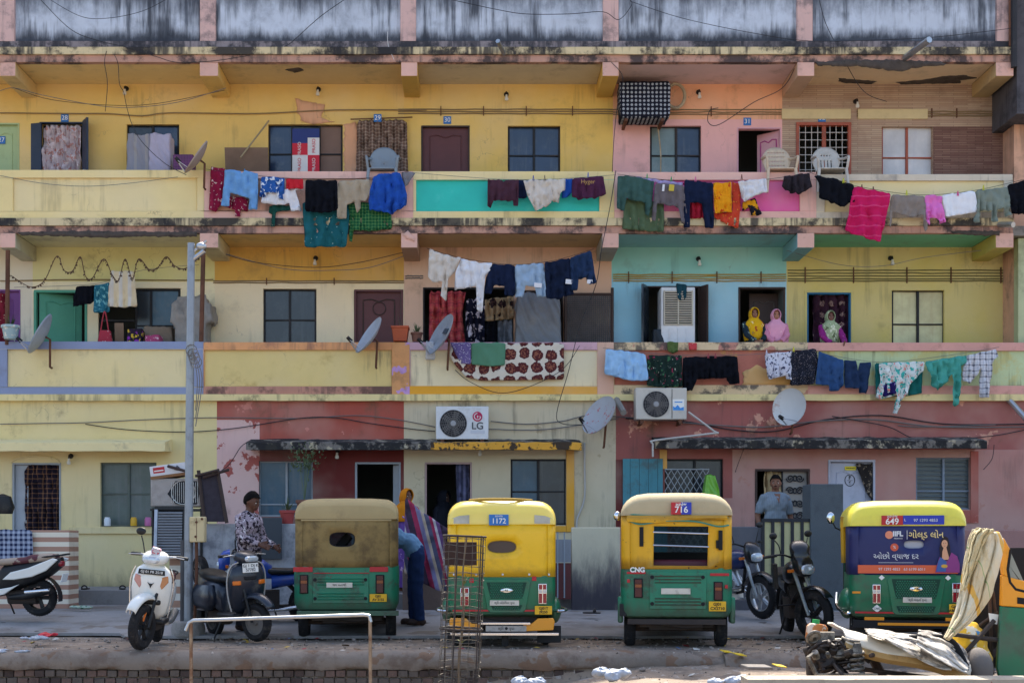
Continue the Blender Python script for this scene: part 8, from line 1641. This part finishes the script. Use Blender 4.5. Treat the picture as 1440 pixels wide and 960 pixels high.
MB().tube([L(x, y)+V((0, .0, 0)) for x, y in ((1421, 772), (1417, 800), (1420, 818), (1428, 828), (1460, 836))], .014, 8).build('window_rubber', M_cover, t); plate('logo_plate', [(1430, 839), (1445, 841), (1445, 850), (1430, 848)], M_cover, -.012, .006, t, .002)
k = MB(); [k.tube([L(a, b, .3)-V((0, 0, 0)), L(c, d, .25)], .018, 8) for a, b, c, d in ((1388, 760, 1396, 948), (1396, 830, 1405, 905), (1376, 880, 1404, 860))]; k.tube([L(1385, 930, .3), L(1440, 880, .6)], .03, 8); k.build('inner_frame', M_chs, t, merge=False)
MB().tube(crom([L(1398, 790, .1), L(1394, 800, .06), L(1396, 812, .05), L(1402, 806, .08), L(1400, 790, .1)], 5), .010, 6).build('hook', M_chrome, t); plate('grey_hatch', [(1392, 785), (1404, 782), (1404, 812), (1386, 812)], simple('pale_steel', 'a8b4bc', .5), .12, .02, t); plate('torn_card', [(1394, 862), (1408, 864), (1406, 878), (1396, 876)], M_wht, .06, .01, t, .002)
MB().box(L(1390, 0).x, .72, .5, .56, L(0, 945).z, L(0, 770).z).build('far_side_panel', M_cover, t)
def drape(name, le, ri, m, Yd, label, n=9, amp=.035, dy=0., ty=0., bow=.10):
    k = MB(); le = crom([(x, 0, y) for x, y in le], 5); ri = crom([(x, 0, y) for x, y in ri], 5); S1 = []; nn = len(le)
    for i in range(nn):
        v = i/(nn-1); row = []
        for j in range(61):
            u = j/60; x = le[i].x+(ri[i].x-le[i].x)*u; y = le[i].z+(ri[i].z-le[i].z)*u
            q = (u+.11*noise.noise(V((u*4, 0, 9))))*n*2*pi+1.4*sin(v*4)+1.6*noise.noise(V((u*3, v*3, 1)))
            d = amp*(sin(q)+.4*sin(q*2.1+v*5))*(1-.35*v)+.03*noise.noise(V((u*7, v*9, 4)))-dy*v
            row.append(P(x+1.2*noise.noise(V((u*9, v*7, 2))), y+1.2*noise.noise(V((u*8, v*9, 7))), Yd+d-bow*sin(pi*u)+ty*(1-u)+.012*noise.noise(V((u*22, v*26, 5)))))
        S1.append(row)
    k.loft(S1, closed=False); o = k.build(name, m, None, org=S1[0][0], ang=80, recalc=False); solid(o, .01); return tag(o, label, 'canvas')
mcv = mat('dirty_canvas', 'd3c4a2', .9, var=.14, sc=4, dirt=.55, dsc=4, dcol='9c865a', bump=.4, bsc=90, pat=p_stripe([('d8ccb0', 5), ('dba21e', 1.3), ('d0bd98', 4), ('7c9a5c', .25), ('d2c29c', 3)], .5, 'x', .38))
drape('canvas_hood', [(1367, 744), (1359, 770), (1354, 798), (1350, 826), (1345, 850), (1338, 873), (1327, 896)], [(1405, 748), (1411, 763), (1407, 790), (1400, 815), (1391, 842), (1368, 872), (1334, 900)], mcv, Yw-.1, 'dirty cream and yellow canvas hood draped down from the wrecked cab', 3, .03, .15)
drape('canvas_flap', [(1374, 742), (1366, 752), (1362, 775), (1356, 800), (1352, 830)], [(1398, 744), (1388, 758), (1380, 780), (1372, 800), (1360, 826)], mat('tan_canvas', 'c8b88e', .9, var=.14, sc=4, dirt=.5, dsc=5, dcol='8c7a50', bump=.4, bsc=90), Yw-.2, 'torn tan canvas flap hanging in front of the draped hood', 3, .03)
# bent cream panel with crumpled vinyl
def scrap_panel():
    t = thing('car_wreckage', P(1190, 905, 12.2), 'long dented cream and tan roof panel with crumpled vinyl lying on scrap', 'panel'); o0 = P(1190, 905, 12.2); n = 26; S1 = []
    top = lambda u: P(1186+176*u, 880+46*u+6*sin(u*5), 12.2)-o0; bot = lambda u: P(1188+176*u, 904+46*u+3*sin(u*7), 12.05)-o0
    k = MB()
    for i in range(n+1):
        u = i/n; a = top(u); b = bot(u); row = []
        for j in range(9):
            v = j/8; p = a.lerp(b, v)+V((0, -.10*sin(pi*v)+.55*(1-v)**2+.03*noise.noise(V((u*9, v*4, 1))), .045*sin(pi*min(1, v*1.1))+.03*noise.noise(V((u*7, v*5, 7))))); row.append(p)
        S1.append(row)
    k.loft(S1, closed=False); solid(k.build('panel', mat('dented_cream_paint', 'd9d2c2', .45, var=.06, sc=4, dirt=.55, dsc=3, dcol='7c6f60', dth=(.52, .66)), t, ang=70), .02)
    k = MB(); k.loft([[bot(u/12)+V((0, -.02, .02)), bot(u/12)+V((0, -.05, -.03)), bot(u/12)+V((0, .0, -.07)), bot(u/12)+V((0, .04, -.02))] for u in range(13)]); k.build('tan_edge', mat('tan_edge_paint', 'b8925a', .6, var=.12, dirt=.6, dsc=5, dcol='5c4a38'), t)
    k = MB(); [k.tube(crom([top(.55+.03*i)+V((0, .1, .08)), top(.75)+V((.1, -.05, .10-.03*i)), bot(.95)+V((.02, -.05, .09-.02*i))], 6), .014, 6) for i in range(3)]; k.build('rubber_seal', M_cover, t, merge=False)
scrap_panel()
mv = mat('torn_vinyl', 'c6beb2', .65, var=.1, sc=6, dirt=.8, dsc=5, dcol='5a534c', dth=(.48, .6), bump=.3, bsc=40)
for le, ri, Yd, n, am, lb in (([(1236, 889), (1262, 890), (1292, 893), (1318, 899), (1342, 910)], [(1246, 899), (1268, 912), (1292, 926), (1316, 938), (1338, 942)], 11.9, 2, .03, 'crumpled dirty white vinyl spread along the dented cream panel'), ([(1292, 885), (1312, 888), (1334, 896), (1352, 908), (1364, 926)], [(1288, 905), (1306, 918), (1326, 930), (1346, 940), (1360, 946)], 11.82, 2.5, .035, 'crumpled dirty white vinyl nearest the draped canvas hood'), ([(1216, 884), (1240, 885), (1262, 890), (1280, 897)], [(1222, 892), (1243, 899), (1263, 908), (1278, 916)], 11.95, 1.5, .02, 'small torn vinyl piece at the upper left of the cream panel')):
    drape('vinyl_sheet', le, ri, mv, Yd, lb, n, am, 0, .45, .03)['category'] = 'vinyl sheet'
t = thing('engine_scrap', P(1172, 945, 12.2), 'heap of dismantled engine parts with springs and rings beside the cream panel', 'scrap heap'); R = random.Random(21); M_al = mat('greasy_alloy', '8c857a', .5, .5, var=.25, sc=12, dirt=.8, dsc=9, dcol='2a2522', dth=(.42, .6)); M_grs = mat('greasy_iron', '3a3431', .6, .4, var=.3, sc=12, dirt=.5, dcol='6a4a38')
k = MB(); [k.rbox((R.uniform(-.22, .3), R.uniform(-.1, .25), R.uniform(.05, .22)), (R.uniform(.08, .2), R.uniform(.08, .18), R.uniform(.06, .14)), (R.uniform(-.6, .6), R.uniform(-.6, .6), R.uniform(0, 3))) for i in range(9)]; k.build('housing', M_grs, t, bev=.012, merge=False)
for i, (x, y, z, r_, a) in enumerate(((-.12, -.05, .2, .12, .4), (.02, -.1, .22, .09, -.3), (-.05, .05, .1, .15, .2), (.12, -.12, .3, .07, .9), (.05, -.2, .0, .14, 1.2), (-.2, -.1, .32, .06, .3))):
    M_ = Matrix.Translation((x, y, z)) @ Matrix.Rotation(a, 4, 'Z') @ Matrix.Rotation(a*2, 4, 'X'); k = MB().xf(M_); k.tube([(r_*cos(b*pi/14), 0, r_*sin(b*pi/14)) for b in range(28)], .014, 8, closed=True); k.lathe([(r_*.3, -.02), (r_*.8, -.01), (r_*.8, .01), (r_*.3, .02)], 20, (0, 0, 0), 'y', cap=False); k.build('ring', M_al if i % 2 else M_grs, t, merge=False)
k = MB(); k.tube([(.14+.055*cos(a*.5), -.25+.055*sin(a*.5), -.02+.0035*a) for a in range(70)], .012, 6); k.build('spring', M_al, t); MB().cyl((.14, -.25, .2), (.14, -.25, .28), .05, .03).build('damper', M_al, t); MB().cyl((.14, -.25, -.04), (.14, -.25, .0), .09, .08).build('spring_seat', M_al, t)
k = MB(); [k.tube(crom([(R.uniform(-.25, .3), R.uniform(-.2, .1), R.uniform(0, .3)) for q in range(4)], 6), R.uniform(.005, .012), 6) for i in range(14)]; k.build('hose', M_grs, t, merge=False); MB().tube([(-.22, -.3, .0), (-.30, -.3, .16), (-.22, -.25, .2)], .02, 6).build('bracket', M_al, t); MB().box(-.22, .3, -.32, -.27, -.04, .02).build('cross_bar', M_al, t); MB().box(-.16, .0, -.05, .02, .26, .36).build('valve_cover', M_al, t)
[MB().cyl(V((x_, y_, z_)), V((x_+R.uniform(-.04, .04), y_-.05, z_+R.uniform(-.03, .05))), r_, r_*.8, 8).build('fitting', M_al if i % 2 else M_grs, t, bev=.004) for i, (x_, y_, z_, r_) in enumerate([(R.uniform(-.25, .35), R.uniform(-.25, .2), R.uniform(.0, .3), R.uniform(.02, .045)) for _ in range(22)])]; t.scale = (1.05, 1, 1.05)
t = thing('plastic_jar', P(1147, 900, 12.5), 'orange filled plastic jar with green cap standing on the scrap heap', 'jar'); t.rotation_euler = (0, .12, 0); MB().loft([curve_sec(0, 0, z, w_, .07) for z, w_ in ((0, .09), (.02, .10), (.13, .10), (.16, .07))]).build('body', mat('amber_plastic', 'c9783a', .3, var=.15, sc=14, pat=p_blob([(9, .55, 'd8c0a8')])), t, bev=.006); MB().cyl((-.02, 0, .16), (-.02, 0, .2), .035).build('cap', simple('green_cap', '1f9a4c', .4), t)
tag(MB().box(-.06, .06, .02, .14, -.35, -.01).build('scrap_block', M_grs, None, bev=.02), 'greasy block under the orange filled jar', 'scrap').location = P(1147, 900, 12.42)
o = MB().ball((0, 0, .1), (.12, .2, .2), 16, 12).build('rubber_boot', mat('dusty_rubber', '6a6460', .85, var=.2, bump=.2), None); o.location = P(1376, 955, 12.2); tag(o, 'dusty grey rubber lump below the wrecked cab', 'rubber')
k = MB(); k.ball((0, 0, .24), (.17, .16, .22), 12, 9); k.ball((.07, 0, .1), (.15, .15, .14), 10, 8); o = k.build('oil_sack', mat('yellow_sack', 'dcae1c', .5, var=.08, dirt=.4, dcol='6a4a2a', pat=p_blob([(6, .57, '3f8ac0'), (8, .62, 'd8d4c0')])), None); remesh(o, .02, 4); o.location = P(1362, 940, 12.5); tag(o, 'yellow printed plastic sack wedged under the wrecked cab', 'sack')
for v in o.data.vertices: v.co += V((1, 0, .5))*.02*noise.noise(v.co*14)
for i, (a, b, lb) in enumerate((((1330, 890), (1408, 900), 'bent dark tube across the yellow sack'), ((1350, 925), (1398, 872), 'dark tube leaning over the yellow sack'), ((1210, 940), (1330, 955), 'rusty tube lying under the cream panel'), ((1222, 915), (1245, 958), 'brown timber prop under the cream panel'))): pole('scrap_tube', a, b, 12.3, 12.4, .022 if i < 3 else .045, M_chs if i != 3 else M_woodb, lb, 'tube', 'scrap tubes by the wrecked cab')
tag(MB().rbox((0, 0, -.25), (1.5, .8, .5)).build('scrap_crate', M_grs, None, bev=.03), 'dark greasy crate mass under the cream panel', 'scrap').location = P(1290, 950, 12.8)
k = MB(); secs = []
for i in range(50):
    x = XX(1052, 11.3)+i*.1; n1 = .008*noise.noise(V((x*3, 1, 0))); secs.append([(x, 11.32+n1, .008+n1), (x, 11.62, .012), (x, 11.62, -.5), (x, 11.3+n1, -.5)])
tag(k.loft(secs).build('concrete_kerb', mat('sunlit_cement', 'a69c8b', .9, var=.1, dirt=.4, dsc=7, dcol='7c6f60', bump=.4, pat=p_blob([(16, .66, '8c4a3a')])), None, ang=30), 'pale concrete kerb block at the lower right edge', 'kerb')
